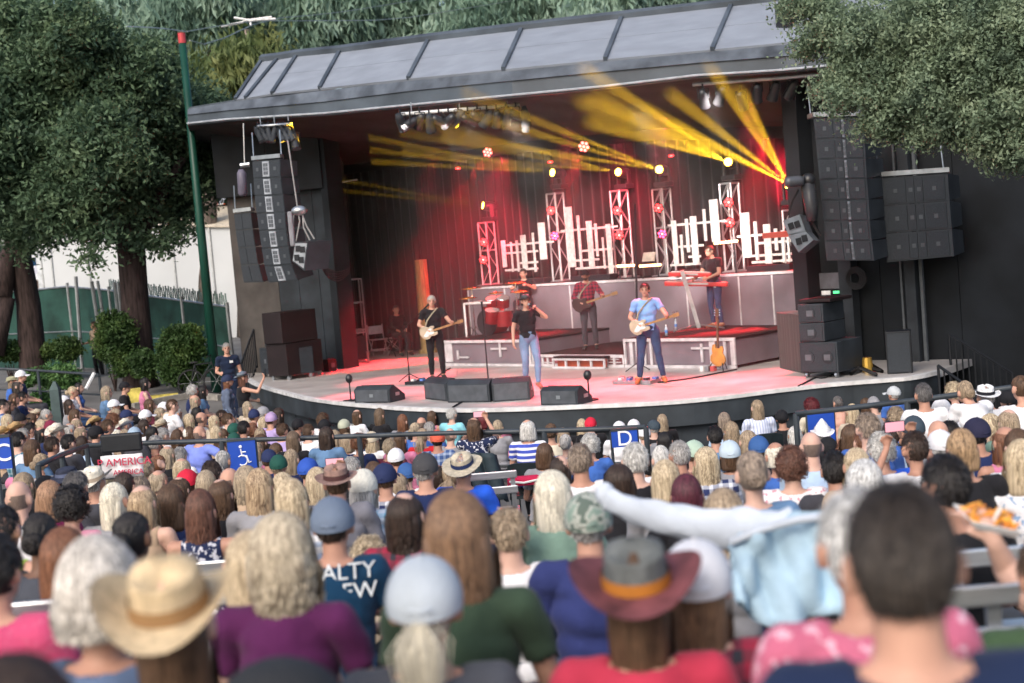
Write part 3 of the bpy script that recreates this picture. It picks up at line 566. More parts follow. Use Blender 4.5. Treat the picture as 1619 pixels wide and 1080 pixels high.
for k in range(5):
    mb = MB(); mb.tube(smooth_line([P(500 + k * 2, 405 + k * 3, 29.5), P(515, 425 + k * 3, 29.8), P(535, 431 + k * 4, 30.5), P(553, 424 + k * 2, 31.5)], 2), .014, 5); obj('cable', mb, RUBBER, t)
quadspk('upper of two small pale grey speakers hung right of the picket pieces', [(1237.5,349),(1264,339),(1273.5,365.5),(1246,371)], 25.3, .35, M_horn, (.5, .8, -.1), slots=2)
quadspk('lower of two small pale grey speakers hung right of the picket pieces', [(1246,372.5),(1273.5,366),(1286,379.5),(1262.5,399)], 25.3, .35, M_horn, (.5, .8, -.1), slots=2)
# big moving light beside the right array
t = thing('moving_head_light', 'large dark moving head light on an arm beside the big right line array', 'stage light', P(1282, 345, 25.1))
mb = MB(); mb.tube([P(1241, 288, 25), P(1246, 288, 25), P(1262, 286.5, 25.1), P(1270, 286, 25.1)], [.08, .1, .1, .08], 14); obj('head', mb, mat('fixture_grey', (.07, .075, .085), .35, spec=.6), t, smooth=True)
mb = MB(); mb.ell(P(1278, 285, 25.2), (.13, .14, .13), 12, 8); obj('joint', mb, M_head, t, smooth=True)
mb = MB(); mb.tube([P(1276, 290, 25.2), P(1283, 330, 25.2), P(1284, 350, 25.2)], [.13, .12, .09], 8); obj('yoke_arm', mb, mat('fixture_dark', (.04, .042, .048), .4), t, smooth=True)
mb = MB(); mb.tube([P(1262, 300, 25.2), P(1252, 318, 25.2), P(1246, 340, 25.3)], .02, 5); mb.tube([P(1284, 350, 25.2), P(1296, 372, 25.3)], .03, 5); obj('cable', mb, RUBBER, t)
# floor-standing speakers and cases: front bottom corners a,b on a level, height, depth
def fb(mb, a, b, h, depth, z0=0, inset=0, h0=0):
    a, b = Vector((a.x, a.y, 0)), Vector((b.x, b.y, 0))
    d = (b - a).normalized(); n = Vector((-d.y, d.x, 0)); n = n if n.y > 0 else -n
    L = (b - a).length; return mb.box((a + b) / 2 + n * depth / 2 + UP * (z0 + h0 + h / 2), d * (L / 2 - inset), n * (depth / 2 - inset), UP * h / 2)
def cabinet(name, label, cat, a, b, h, depth, z0=0, m_=None, grille=True, wheels=False, feet=True, group=None, drivers=0, par_=None):
    a, b = Vector((a.x, a.y, 0)), Vector((b.x, b.y, 0))
    t = thing(name, label, cat, (a + b) / 2 + UP * z0, group=group); d = (b - a).normalized(); n = Vector((-d.y, d.x, 0)); n = n if n.y > 0 else -n; L = (b - a).length
    up = .1 if wheels else 0
    mb = MB(); fb(mb, a, b, h - up, depth, z0 + up); obj('cabinet', mb, m_ or M_cab, t, bevel=.012)
    if grille:
        mb = MB(); fb(mb, a + d * .03 - n * .012, b - d * .03 - n * .012, h - up - .06, .011, z0 + up + .03); obj('grille', mb, M_cell, t)
    for k in range(drivers):
        c = a.lerp(b, (k + .5) / drivers) - n * .013 + UP * (z0 + up + (h - up) * .5); mb = MB(); mb.tube([c, c - n * .012], min(h, L / drivers) * .3, 14); obj('driver', mb, CHAR, t)
        mb = MB(); mb.box(c - n * .018, d * min(.06, L / 5), n * .004, UP * .05); obj('handle', mb, mat('handle_grey', (.10, .11, .125), .4), t)
    if wheels:
        for p in (a, b):
            for e in (.08, depth - .08):
                q = p + (d * .08 if p is a else -d * .08) + n * e; mb = MB(); mb.tube([q - d * .02 + UP * (z0 + .05), q + d * .02 + UP * (z0 + .05)], .05, 10); obj('wheel', mb, STEEL, t)
    return t
def F(x, y, z=None): return G(x, y, ZF if z is None else z)
# left stack
a, b = F(414, 597), F(455, 601); a0, b0 = F(457, 601.5), F(513, 592)
cabinet('subwoofer', 'black subwoofer on wheels at the left stage edge', 'loudspeaker', a, b, .72, .7, 0 + ZF, drivers=2, wheels=True)
d = (b - a).normalized(); n = Vector((-d.y, d.x, 0))
cabinet('stage_speaker', 'lower small black speaker on the left subwoofer', 'loudspeaker', a + d * .16 + n * .1, a + d * .55 + n * .1, .36, .4, ZF + .73, drivers=1)
cabinet('stage_speaker', 'top small black speaker on the left subwoofer', 'loudspeaker', a + d * .12 + n * .1, a + d * .5 + n * .1, .36, .4, ZF + 1.1, drivers=1)
M_mar = mat('maroon_black', (.017, .010, .011), .55, var=.2, scale=2)
cabinet('flight_case', 'lower dark maroon road case on castors at left stage edge', 'flight case', a0, b0, .86, .7, ZF, m_=M_mar, grille=False, wheels=True)
cabinet('flight_case', 'upper dark maroon road case stacked at left stage edge', 'flight case', a0 + (b0 - a0).normalized() * -.08, b0 - (b0 - a0).normalized() * .1, .72, .65, ZF + .87, m_=M_mar, grille=False)
cabinet('drum_case', 'small dark drum and cable pile on the floor behind the road cases', 'drum', F(520, 588), F(533, 586), .3, .3, ZF, m_=M_mar, grille=False, drivers=1)
# right stack
a, b = F(1267, 598), F(1327, 598)
b = a + (b - a).normalized() * .72
cabinet('subwoofer', 'black double subwoofer at the bottom of the right stack', 'loudspeaker', a, b, .62, .9, ZF, drivers=2, wheels=True)
d = (b - a).normalized(); n = Vector((-d.y, d.x, 0)); n = n if n.y > 0 else -n
for k, lab in enumerate(('lower', 'middle')):
    cabinet('stage_speaker', lab + ' slim black speaker cabinet on the right subwoofer stack', 'loudspeaker', a + d * .02, a + d * .5, .32, .75, ZF + .63 + k * .33, drivers=1)
cabinet('amp_case', 'dark amplifier with faint red top on the right speaker stack', 'amplifier', a + d * .02 + n * .05, a + d * .62 + n * .05, .06, .8, ZF + 1.3, m_=M_mar, grille=False)
a, b = F(1233, 582), F(1266, 590)
cabinet('draped_table', 'black draped monitor desk left of the right speaker stack', 'table', a, b + (b - a) * .2, 1.05, .8, ZF, m_=M_curt, grille=False)
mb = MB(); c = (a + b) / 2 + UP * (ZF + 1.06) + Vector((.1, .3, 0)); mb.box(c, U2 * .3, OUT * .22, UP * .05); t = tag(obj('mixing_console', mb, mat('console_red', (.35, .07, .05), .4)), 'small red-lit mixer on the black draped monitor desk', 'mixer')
a, b = P(1287, 478, 27.2), P(1331, 479, 26.6); a.z = b.z = ZF + 1.45; 
cabinet('flight_case', 'grey road case with a green tag behind the right speaker stack', 'flight case', Vector((a.x, a.y, 0)), Vector((b.x, b.y, 0)), .3, .6, ZF + 1.38, m_=mat('case_grey', (.16, .16, .18), .5), grille=False)
mb = MB(); q = P(1322, 462, 26.5); mb.box(q, U2 * .06, OUT * .01, UP * .025); tag(obj('case_tag', mb, glow('glowing_green_tag', (.1, .9, .3), .6)), 'green tag on the road case behind the right stack', 'tag')  # plain tag with a faint glow put into its material, not a lamp
mb = MB(); q = P(1306, 463, 26.55); mb.box(q, U2 * .09, OUT * .01, UP * .04); tag(obj('case_plate', mb, WHITE), 'white plate on the road case behind the right stack', 'plate')
cabinet('flight_case', 'dark rack case standing under the grey road case', 'flight case', Vector((a.x, a.y, 0)), Vector((b.x, b.y, 0)), 1.37, .6, ZF, m_=BLACK, grille=False)
a, b = F(1403, 592), F(1441, 590)
b = a + (b - a).normalized() * .42
cabinet('stage_speaker', 'single black tower speaker standing alone on the right wing', 'loudspeaker', a, b, .72, .4, ZF, m_=BLACK)
mb = MB(); mb.tube([F(1385, 596) + UP * .04, F(1360, 590) + UP * .1, F(1345, 594) + UP * .03, F(1375, 585) + UP * .12, F(1395, 590) + UP * .03, F(1350, 583) + UP * .1], .035, 6); tag(obj('cable_pile', mb, RUBBER, smooth=True), 'pile of black cable and gear right of the right stack', 'cables')
mb = MB(); mb.tube([F(1372, 588), F(1372, 588) + UP * .25], [.1, .08], 10); tag(obj('work_light', mb, mat('brass', (.6, .38, .08), .3, .6)), 'small brassy lamp among the cables right of the stack', 'lamp')
c = P(1353, 440, 26.2); t = thing('cable_reel', 'round black cable coil hanging on the right column', 'cable coil', c)
for k in range(4): mb = MB(); mb.tube([c + Vector((.0, .02 * k, 0)) + (U2 * math.cos(q) + UP * math.sin(q)) * (.2 - .03 * k) for q in [i * .35 for i in range(19)]], .022, 5); obj('coil', mb, RUBBER, t)
# monitor wedges
def wedge(label, x0, y0, x1, y1, h, depth, mark=False):
    a, b = F(x0, y0), F(x1, y1); t = thing('monitor_wedge', label, 'stage monitor', (a + b) / 2 , group=None); d = (b - a).normalized(); n = Vector((-d.y, d.x, 0)); n = n if n.y > 0 else -n
    prof = [(0, 0), (0, h * .8), (.1, h), (.18, h), (depth, h * .35), (depth, 0)]; L = (b - a).length; c = .12
    rings = []
    for s, ins in ((0, .0), (1, .0)): rings.append([a + d * L * s + n * p + UP * q for p, q in prof])
    mb = MB(); mb.loft(rings); obj('cabinet', mb, M_cab, t, bevel=.012)
    mb = MB(); fb(mb, a + d * .04 - n * .008, b - d * .04 - n * .008, h * .7, .007, a.z + .03); obj('back_panel', mb, mat('wedge_back', (.07, .078, .09), .55), t)
    mb = MB(); q0 = a + d * .04 + n * .2 + UP * (h * .97 + .01); q1 = b - d * .04 + n * .2 + UP * (h * .97 + .01); q2 = b - d * .04 + n * (depth - .03) + UP * (h * .4 + .01); q3 = a + d * .04 + n * (depth - .03) + UP * (h * .4 + .01); mb.slab([q0, q1, q2, q3], .008); obj('grille', mb, M_cell, t)
    for s in (.0, 1.0):
        q = a.lerp(b, s) + n * .25 + UP * h * .45 + d * (.004 if s else -.004); mb = MB(); mb.box(q, d * .004, n * .06, UP * .03); obj('handle', mb, STEEL, t)
    if mark: mb = MB(); q = a.lerp(b, .5) - n * .016 + UP * h * .45; mb.box(q, d * .04, n * .003, UP * .03); obj('badge', mb, mat('badge', (.2, .22, .24), .4), t)
wedge('dark stage monitor at the far left of the lip, beside a small lamp stand', 561, 638, 617, 637, .31, .5, True)
wedge('stage monitor turned sideways in front of the white-haired guitarist', 672, 631, 707, 635, .4, .5)
wedge('widest stage monitor left of the centre microphone stand', 708, 637, 775, 636, .4, .5)
wedge('stage monitor at the singer\'s feet', 779, 636, 839, 632, .4, .5)
wedge('stage monitor with a round badge right of the singer', 855, 641, 914, 641, .3, .45, True)
# small lamps on stands, stands, pedals
def stand(name, label, base, top, r_=.012, foot=.14, cat='microphone stand', tripod=False, boom=None, m_=None):
    t = thing(name, label, cat, base); m_ = m_ or BLACK
    mb = MB(); mb.tube([base + UP * .02, top], [r_ * 1.3, r_], 6); obj('pole', mb, m_, t)
    if tripod:
        for k in range(3): mb = MB(); an = k * 2.09 + .5; mb.tube([base + UP * .18, base + Vector((math.cos(an) * foot * 2, math.sin(an) * foot * 2, .01))], .01, 5); obj('leg', mb, m_, t)
    else: mb = MB(); mb.tube([base, base + UP * .025], [foot, foot * .9], 16); obj('base', mb, m_, t)
    if boom:
        mb = MB(); mb.tube([top, boom], .01, 6); obj('boom', mb, m_, t)
    e = boom or top; dr = (e - base).normalized() if not boom else (boom - top).normalized()
    mb = MB(); mb.tube([e, e + dr * .12, e + dr * .17], [.014, .018, .026], 8); obj('microphone', mb, BLACK, t, smooth=True)
    return t
b_ = F(773, 612); stand('mic_stand', 'straight microphone stand at centre between the stage monitors', b_, b_ + UP * 1.5, cat='microphone stand')
b_ = F(648, 604); stand('mic_stand', 'boom microphone stand reaching toward the white-haired guitarist', b_, b_ + UP * 1.15, tripod=True, boom=P(669, 490, b_.y - .1))
b_ = F(1009, 588); stand('mic_stand', 'very tall thin stand left of the blue-shirted guitarist', b_, P(1004, 336, b_.y), tripod=True, r_=.02)
for x, y, lab in ((555, 634, 'small lamp on a short stand beside the far left monitor'), (932, 633, 'small lamp on a short stand right of the badge monitor')):
    b_ = F(x, y); t = thing('floor_lamp', lab, 'stage lamp', b_); mb = MB(); mb.tube([b_, b_ + UP * .36], .014, 6); obj('pole', mb, BLACK, t)
    mb = MB(); mb.tube([b_, b_ + UP * .02], [.16, .15], 14); obj('base', mb, BLACK, t); mb = MB(); mb.ell(b_ + UP * .43, (.07, .07, .09), 10, 8); obj('lamp_head', mb, M_head, t, smooth=True)
def pedalboard(label, x0, y0, x1, y1, n, frame_=True):
    a, b = F(x0, y0), F(x1, y1); t = thing('pedalboard', label, 'effects pedals', (a + b) / 2); d = (b - a).normalized(); nn = Vector((-d.y, d.x, 0)); nn = nn if nn.y > 0 else -nn
    mb = MB(); fb(mb, a, b, .07, .36, ZF); obj('board', mb, STEEL if frame_ else BLACK, t, bevel=.01)
    cols = [(.6, .1, .1), (.7, .7, .7), (.05, .05, .06), (.1, .2, .5), (.7, .5, .1)]
    for k in range(n):
        q = a.lerp(b, (k + .5) / n) + nn * (.1 if k % 2 else .25); mb = MB(); mb.box(q + UP * .09, d * .04, nn * .055, UP * .022); obj('pedal', mb, mat('pedal_%d' % (k % 5), cols[k % 5], .4), t, bevel=.006)
pedalboard('silver-edged pedalboard at the blue-shirted guitarist\'s feet', 968, 608, 1028, 608, 9)
pedalboard('dark heap of pedals and cable at the white-haired guitarist\'s feet', 640, 609, 682, 608, 6, False)
for k, (pts, lab) in enumerate([([(1040,606),(1090,600),(1140,590),(1165,585)], 'thin black cable running right from the pedalboard'), ([(682,606),(690,598),(700,590),(712,583)], 'black cable behind the white-haired guitarist'), ([(1262,612),(1278,604),(1290,597),(1300,600),(1322,592)], 'black cable at the foot of the right speaker stack'), ([(716,645),(735,634),(745,628)], 'short cable over the stage lip between monitors')]):
    mb = MB(); mb.tube(smooth_line([F(x, y) + UP * .015 for x, y in pts], 2), .016, 5); tag(obj('cable', mb, RUBBER), lab, 'cable')
# ------------------------------------------------------------------ drum kit
ZD = ZL; k0 = G(768, 532, ZD) + UP * .0
def disc(mb, c, nrm, r_, th, n=20): nrm = Vector(nrm).normalized(); return mb.tube([c - nrm * th / 2, c + nrm * th / 2], r_, n)
M_dred = mat('drum_red', (.26, .012, .016), .25, .2, spec=.6); M_skin = mat('drum_skin', (.28, .24, .24), .5); M_brz = mat('cymbal_bronze', (.75, .32, .06), .25, .85); CHROME = mat('chrome', (.75, .75, .76), .15, 1)
kit = thing('drum_kit', 'red drum kit with bronze cymbals on a white rack, left of the singer', 'drum kit', k0)
dfw = OUT; dr_ = U2
kc = k0 + UP * .32 - OUT * .1
mb = MB(); disc(mb, kc - OUT * .22, OUT, .3, .45, 26); kick = obj('bass_drum', mb, M_dred, kit, smooth=False)
mb = MB(); disc(mb, kc + OUT * .012, OUT, .285, .012, 26); sub('drum_head', mb, BLACK, kick, kit)
mb = MB(); mb.tube([kc + OUT * .02 + (U2 * math.cos(q) + UP * math.sin(q)) * .3 for q in [i * .2618 for i in range(25)]], .016, 6); sub('hoop', mb, BLACK, kick, kit)
def drum(c, r_, h, tilt=(0, 0, 1), m_=None, nm='tom'):
    mb = MB(); disc(mb, c, tilt, r_, h); o = obj(nm, mb, m_ or M_dred, kit); tn = Vector(tilt).normalized()
    mb = MB(); disc(mb, c + tn * (h / 2 + .004), tn, r_ * .97, .008); sub('drum_head', mb, M_skin, o, kit)
    mb = MB(); a = tn.orthogonal().normalized(); e = tn.cross(a); mb.tube([c + tn * h / 2 + (a * math.cos(q) + e * math.sin(q)) * r_ for q in [i * .3927 for i in range(17)]], .01, 5); sub('hoop', mb, CHROME, o, kit)
def kp(s, u, h): return k0 + U2 * s + OUT * u + UP * h
drum(kp(.02, -.3, .78), .15, .22, (-.1, -.4, 1)); drum(kp(.36, -.3, .78), .16, .22, (.1, -.4, 1)); drum(kp(.55, -.1, .4), .2, .36, (0, 0, 1), nm='floor_tom'); drum(kp(-.3, -.55, .62), .17, .13, (0, 0, 1), nm='snare_drum'); drum(kp(.35, .1, .48), .17, .3, (.1, -.3, 1), nm='tom')
for (s, u, h, r_) in ((-.42, -.1, 1.15, .25), (-.38, .1, .93, .22), (.9, -.3, 1.0, .22), (.62, -.5, 1.2, .24), (-.2, -.7, .98, .18)):
    c = kp(s, u, h); mb = MB(); mb.tube([c - UP * .012, c + UP * .004, c + UP * .02, c + UP * .035], [r_, r_ * .98, .05, .02], 20); obj('cymbal', mb, M_brz, kit, smooth=True)
    mb = MB(); mb.tube([Vector((c.x, c.y, ZD)), c], .012, 6)
    for q in range(3): mb.tube([Vector((c.x, c.y, ZD + .25)), Vector((c.x + .2 * math.cos(q * 2.1), c.y + .2 * math.sin(q * 2.1), ZD))], .008, 5)
    obj('cymbal_stand', mb, CHROME, kit)
for x0, x1, h in ((-.5, .95, .8),):
    mb = MB(); mb.tube([kp(x0, .12, h), kp(x1 * .4, .16, h)], .028, 8); mb.tube([kp(x0, .12, h), kp(x0, .12, 0)], .025, 8); mb.tube([kp(x0, .12, h), kp(x0 - .1, -.6, h)], .025, 8); obj('rack_bar', mb, WHITE, kit)
mb = MB(); mb.tube([kp(-.05, -.95, 0), kp(-.05, -.95, .45)], .03, 8); mb.tube([kp(-.05, -.95, .45), kp(-.05, -.95, .52)], .17, 14); obj('throne', mb, BLACK, kit)
pc = G(868, 528, ZM)
perc = thing('percussion_rack', 'rack of small dark drums and pads right of the singer', 'percussion', pc)
for (s, u, h, r_, hh) in ((-.15, 0, .95, .13, .2), (.12, 0, 1.0, .13, .22), (-.1, .12, .7, .14, .2), (.2, .1, .72, .13, .2), (0, -.2, 1.15, .1, .1)):
    mb = MB(); disc(mb, pc + U2 * s + OUT * u + UP * h, (-.1, -.3, 1), r_, hh, 14); obj('drum', mb, mat('drum_dark', (.06, .05, .06), .3, spec=.5), perc)
for s in (-.3, .3):
    mb = MB(); mb.tube([pc + U2 * s, pc + U2 * s * .7 + UP * 1.1], .014, 6); mb.tube([pc + U2 * s + OUT * .3, pc + U2 * s * .7 + UP * .7], .012, 6); obj('leg', mb, CHROME, perc)
mb = MB(); mb.tube([pc - U2 * .3 + UP * .85, pc + U2 * .3 + UP * .85], .015, 6); obj('crossbar', mb, CHROME, perc)
c = G(903, 512, ZM) + UP * .35; t = thing('low_drum', 'small red drum on low legs left of the bassist', 'drum', c - UP * .35)
mb = MB(); disc(mb, c, (0, 0, 1), .24, .16); obj('shell', mb, M_dred, t); mb = MB(); disc(mb, c + UP * .085, (0, 0, 1), .235, .01); obj('drum_head', mb, M_skin, t)
for k in range(3): mb = MB(); mb.tube([c + Vector((.2 * math.cos(k * 2.1), .2 * math.sin(k * 2.1), 0)), c + Vector((.24 * math.cos(k * 2.1), .24 * math.sin(k * 2.1), -.35))], .01, 5); obj('leg', mb, CHROME, t)
# ------------------------------------------------------------------ keyboards on a slanted column stand
kb = G(1105, 522, ZL); kst = thing('keyboard_stand', 'white column keyboard stand with spread feet on the right riser', 'keyboard stand', kb)
topk = P(1078, 428, kb.y - .1); mb = MB(); mb.tube([kb + UP * .05, topk], .055, 4); obj('column', mb, mat('white_metal', (.6, .6, .6), .3, .4), kst)
for dx, dy in ((-.55, -.1), (.5, -.25), (.35, .4), (-.3, .4)): mb = MB(); mb.tube([kb + UP * .12, kb + Vector((dx, dy, .02))], .018, 6); obj('foot', mb, STEEL, kst)
def keyboard(label, x0, x1, y, D, m_):
    a, b = P(x0, y, D + .15), P(x1, y + 1, D - .15); d = (b - a).normalized(); n = Vector((-d.y, d.x, 0)).normalized(); c = (a + b) / 2; t = thing('keyboard', label, 'keyboard', c)
    mb = MB(); mb.box(c + n * .17, (b - a) / 2, n * .16, UP * .045); obj('body', mb, m_, t, bevel=.015)
    mb = MB(); mb.box(c + n * .24 + UP * .05, (b - a) / 2 * .92, n * .07, UP * .008); obj('keys', mb, mat('keys_white', (.6, .58, .56), .4), t)
    mb = MB(); mb.box(c - n * .0 + UP * .01, (b - a) / 2 * .4, n * .008, UP * .02); obj('name_strip', mb, mat('strip_grey', (.45, .4, .4), .4), t)
    for s in (-.3, .3):
        mb = MB(); q = c + d * (b - a).length * s; mb.box(q + n * .1 - UP * .055, d * .02, n * .15, UP * .012); obj('support_arm', mb, STEEL, t)
M_kred = mat('keyboard_red', (.55, .03, .03), .3, spec=.5)
keyboard('upper red keyboard in front of the keyboard player', 1056, 1124, 434, kb.y, M_kred); keyboard('lower longer red keyboard below the first one', 1050, 1150, 449, kb.y, M_kred)
c = G(1137, 586, ZF) ; t = thing('bass_guitar', 'sunburst electric bass leaning on a stand at the riser', 'bass guitar', c)
def guitar(t, bc, up, side, nrm, body, neck, head=True, L=1.0, m_b=None, m_pg=None, n_neck=None):
    bc, up, side, nrm = Vector(bc), Vector(up).normalized(), Vector(side).normalized(), Vector(nrm).normalized()
    out = [(-.10, -.17), (-.16, -.1), (-.155, -.02), (-.11, .03), (-.125, .1), (-.11, .19), (-.055, .2), (-.04, .12), (.04, .12), (.06, .16), (.1, .16), (.115, .09), (.1, .03), (.15, -.04), (.16, -.12), (.1, -.19), (0, -.21)]
    q = [bc + side * x * L + up * y * L for x, y in out]; mb = MB(); mb.slab([p - nrm * .02 for p in q], .04); n0 = len(q)
    o = obj('body', MB().add([p - nrm * .022 for p in q] + [p + nrm * .022 for p in q], [tuple(range(n0))[::-1], tuple(range(n0, 2 * n0))] + [(i, (i + 1) % n0, (i + 1) % n0 + n0, i + n0) for i in range(n0)]), body, t, bevel=.008)
    mb = MB(); q = [bc + side * x * L * .6 + up * (y * .7 - .02) * L + nrm * .025 for x, y in out[:13]]; mb.slab(q, .004); obj('pickguard', mb, m_pg or WHITE, t)
    mb = MB(); mb.box(bc + up * (.12 + .27) * L, side * .021, up * .31 * L, nrm * .012); obj('neck', mb, neck, t)
    mb = MB(); mb.box(bc + up * (.78) * L, side * .034, up * .07 * L, nrm * .01); obj('headstock', mb, neck, t)
    for s in (-1, 1):
        for k in range(3): mb = MB(); mb.box(bc + up * (.73 + .045 * k) * L + side * s * .055, side * .015, up * .007, nrm * .006); obj('tuning_peg', mb, CHROME, t)
M_sun = mat('sunburst', (.55, .22, .03), .3, var=.3, scale=3, spec=.6); M_maple = mat('maple', (.30, .18, .08), .4, streak=(8, 8, .6), scale=3)
guitar(t, c + UP * .3, Vector((.08, .18, 1)), U2, -RN, M_sun, mat('rosewood', (.12, .06, .035), .5), L=1.05, m_pg=M_sun)
mb = MB()
for s in (-1, 1): mb.tube([c + UP * .35 + RN * .1, c + U2 * .2 * s - RN * .15], .01, 6)
mb.tube([c + UP * .35 + RN * .1, c + RN * .25], .01, 6); mb.tube([c + UP * .08 - U2 * .12 - RN * .1, c + UP * .08 + U2 * .12 - RN * .1], .01, 6); obj('stand', mb, BLACK, t)
c = G(1120, 587, ZF); t = thing('pedal_case', 'small white pedals and foot switches left of the leaning bass', 'effects pedals', c); 
for k in range(3): mb = MB(); mb.box(c + U2 * (k * .12 - .12) + UP * .05, U2 * .04, OUT * .06, UP * .05); obj('pedal', mb, [WHITE, STEEL, mat('pedal_0', (.6, .1, .1), .4)][k], t, bevel=.01)
# music stand, bottles, chairs, metal cart
c = P(1026, 406, 32.2); t = thing('music_stand', 'pale lectern board on the rear riser between truss towers', 'music stand', Vector((c.x, c.y, ZR))); mb = MB(); mb.box(c, RT * .17, RN * .02 + UP * .0, (UP * .1 + RN * .04)); obj('board', mb, mat('cream_card', (.55, .48, .4), .7), t)
mb = MB(); mb.tube([c - UP * .1, Vector((c.x, c.y, ZR))], .014, 6); obj('pole', mb, BLACK, t)
for x, y, lab in ((1054, 531, 'water bottle at the front edge of the keyboard riser'), (1069, 521, 'water bottle further back on the keyboard riser')):
    q = G(x, y, ZL); t = thing('water_bottle', lab, 'bottle', q); mb = MB(); mb.tube([q, q + UP * .15, q + UP * .19, q + UP * .21], [.032, .032, .014, .014], 10); obj('bottle', mb, mat('bottle_clear', (.5, .6, .7), .1, spec=.6), t, smooth=True)
    mb = MB(); mb.tube([q + UP * .06, q + UP * .12], .034, 10); obj('wrapper', mb, mat('bottle_label', (.1, .25, .6), .5), t); mb = MB(); mb.tube([q + UP * .21, q + UP * .23], .015, 8); obj('cap', mb, WHITE, t)
def folding_chair(label, c, ang, m_, group=None, h=.8, cat='chair'):
    t = thing('folding_chair', label, cat, c, ang, group); M = lambda p: p
    def o_(nm, mb, **k): return obj(nm, mb, m_, t, world=False, **k)
    mb = MB(); mb.box((0, 0, .44), (.21, 0, 0), (0, .2, 0), (0, 0, .012)); o_('seat', mb, bevel=.01)
    mb = MB(); q = []
    for s in (-.19, -.1, 0, .1, .19): q.append(((s), -.22 - .02 * math.cos(s * 7), 0))
    rows = [[Vector((x, y - .0, z)) for x, y, _ in q] for z in (.58, .66, .74, .80)]; mb.loft(rows, cap=False, close=False); b = o_('backrest', mb); md = b.modifiers.new('th', 'SOLIDIFY'); md.thickness = .02
    for s in (-1, 1):
        mb = MB(); mb.tube([(s * .21, -.25, .84), (s * .21, -.2, .5), (s * .21, .24, 0)], .013, 6); o_('leg', mb)
        mb = MB(); mb.tube([(s * .19, .16, .44), (s * .19, -.27, 0)], .012, 6); o_('leg', mb)
    mb = MB(); mb.tube([(-.2, .14, .18), (.2, .14, .18)], .01, 6); mb.tube([(-.19, -.15, .13), (.19, -.15, .13)], .01, 6); o_('stretcher', mb)
    return t
M_cw = mat('chair_white', (.6, .6, .62), .45)
folding_chair('pale folding chair beside the metal cart, empty', F(600, 562), R(200), M_cw); folding_chair('pale folding chair turned sideways beside the seated stagehand', F(622, 560), R(110), M_cw)
c0, c1 = F(556, 576), F(583, 573); t = thing('metal_cart', 'tall open metal frame cart with chrome bars, left wing', 'cart', (c0 + c1) / 2); nn = Vector((-.25, 1, 0)).normalized() * .5
for p in (c0, c1, c0 + nn, c1 + nn): mb = MB(); mb.tube([p, p + UP * 2.15 if p in (c0, c0 + nn) else p + UP * 2.15], .022, 6); obj('post', mb, STEEL, t)
for h in (.05, .78, .85, 1.55, 2.15):
    mb = MB()
    for p, q in ((c0, c1), (c0 + nn, c1 + nn), (c0, c0 + nn), (c1, c1 + nn)): mb.tube([p + UP * h, q + UP * h], .018, 6)
    obj('rail', mb, STEEL, t)
mb = MB(); mb.box((c0 + c1) / 2 + nn * .5 + UP * .4, (c1 - c0) / 2 * .85, nn * .4, UP * .3); obj('amp_rack', mb, BLACK, t)
# stage stair rail at left and right, stage end stairs
def stair_rail(label, top, bot, h, D0_, D1_, n=9):
    a, b = P(top[0], top[1], D0_), P(bot[0], bot[1], D1_); t = thing('stair_rail', label, 'railing', b - UP * h); mb = MB(); mb.tube([a, b], .025, 6); obj('handrail', mb, BLACK, t)
    for k in range(n + 1): p = a.lerp(b, k / n); mb = MB(); mb.tube([p, p - UP * h], .014 if 0 < k < n else .024, 6); obj('baluster', mb, BLACK, t)
    mb = MB(); mb.tube([a - UP * h * .93, b - UP * h * .93], .018, 6); obj('bottom_rail', mb, BLACK, t)
stair_rail('black sloping stair railing at the left end of the stage', (401, 521), (381, 575), .95, 35, 34.2)
stair_rail('dark stair railing going down right of the stage', (1483, 578), (1540, 618), 1.0, 23.6, 22.8, 6)
stair_rail('dark railing against the right wing wall', (1500, 528), (1600, 590), 1.0, 24.6, 24.2, 10)
# glow haze of the stage: thin fog between floor and ceiling
mb = MB(); fa = FL(560, 560); poly = [Vector((-3.9, 35.1, 0)), Vector((-2.4, 31, 0)), Vector((-1.0, 25.4, 0)), Vector((.6, 23.4, 0)), Vector((3.4, 23.3, 0)), Vector((6.5, 26.0, 0)), Vector((9.5, 29.3, 0)), BKL + OUT * .2 + U2 * .15]
mb.prism(poly, ZF + .02, 7.9)
fog = tag(obj('stage_fog', mb, None), kind='stuff')
fm = bpy.data.materials.new('fog'); fm.use_nodes = True; n = fm.node_tree.nodes; n.remove(n['Principled BSDF']); pv = n.new('ShaderNodeVolumePrincipled'); pv.inputs['Density'].default_value = .0062; pv.inputs['Color'].default_value = (1, 1, 1, 1); pv.inputs['Anisotropy'].default_value = .1
fm.node_tree.links.new(pv.outputs[0], n['Material Output'].inputs['Volume']); fog.data.materials.clear(); fog.data.materials.append(fm); fm.cycles.homogeneous_volume = True if hasattr(fm.cycles, 'homogeneous_volume') else None
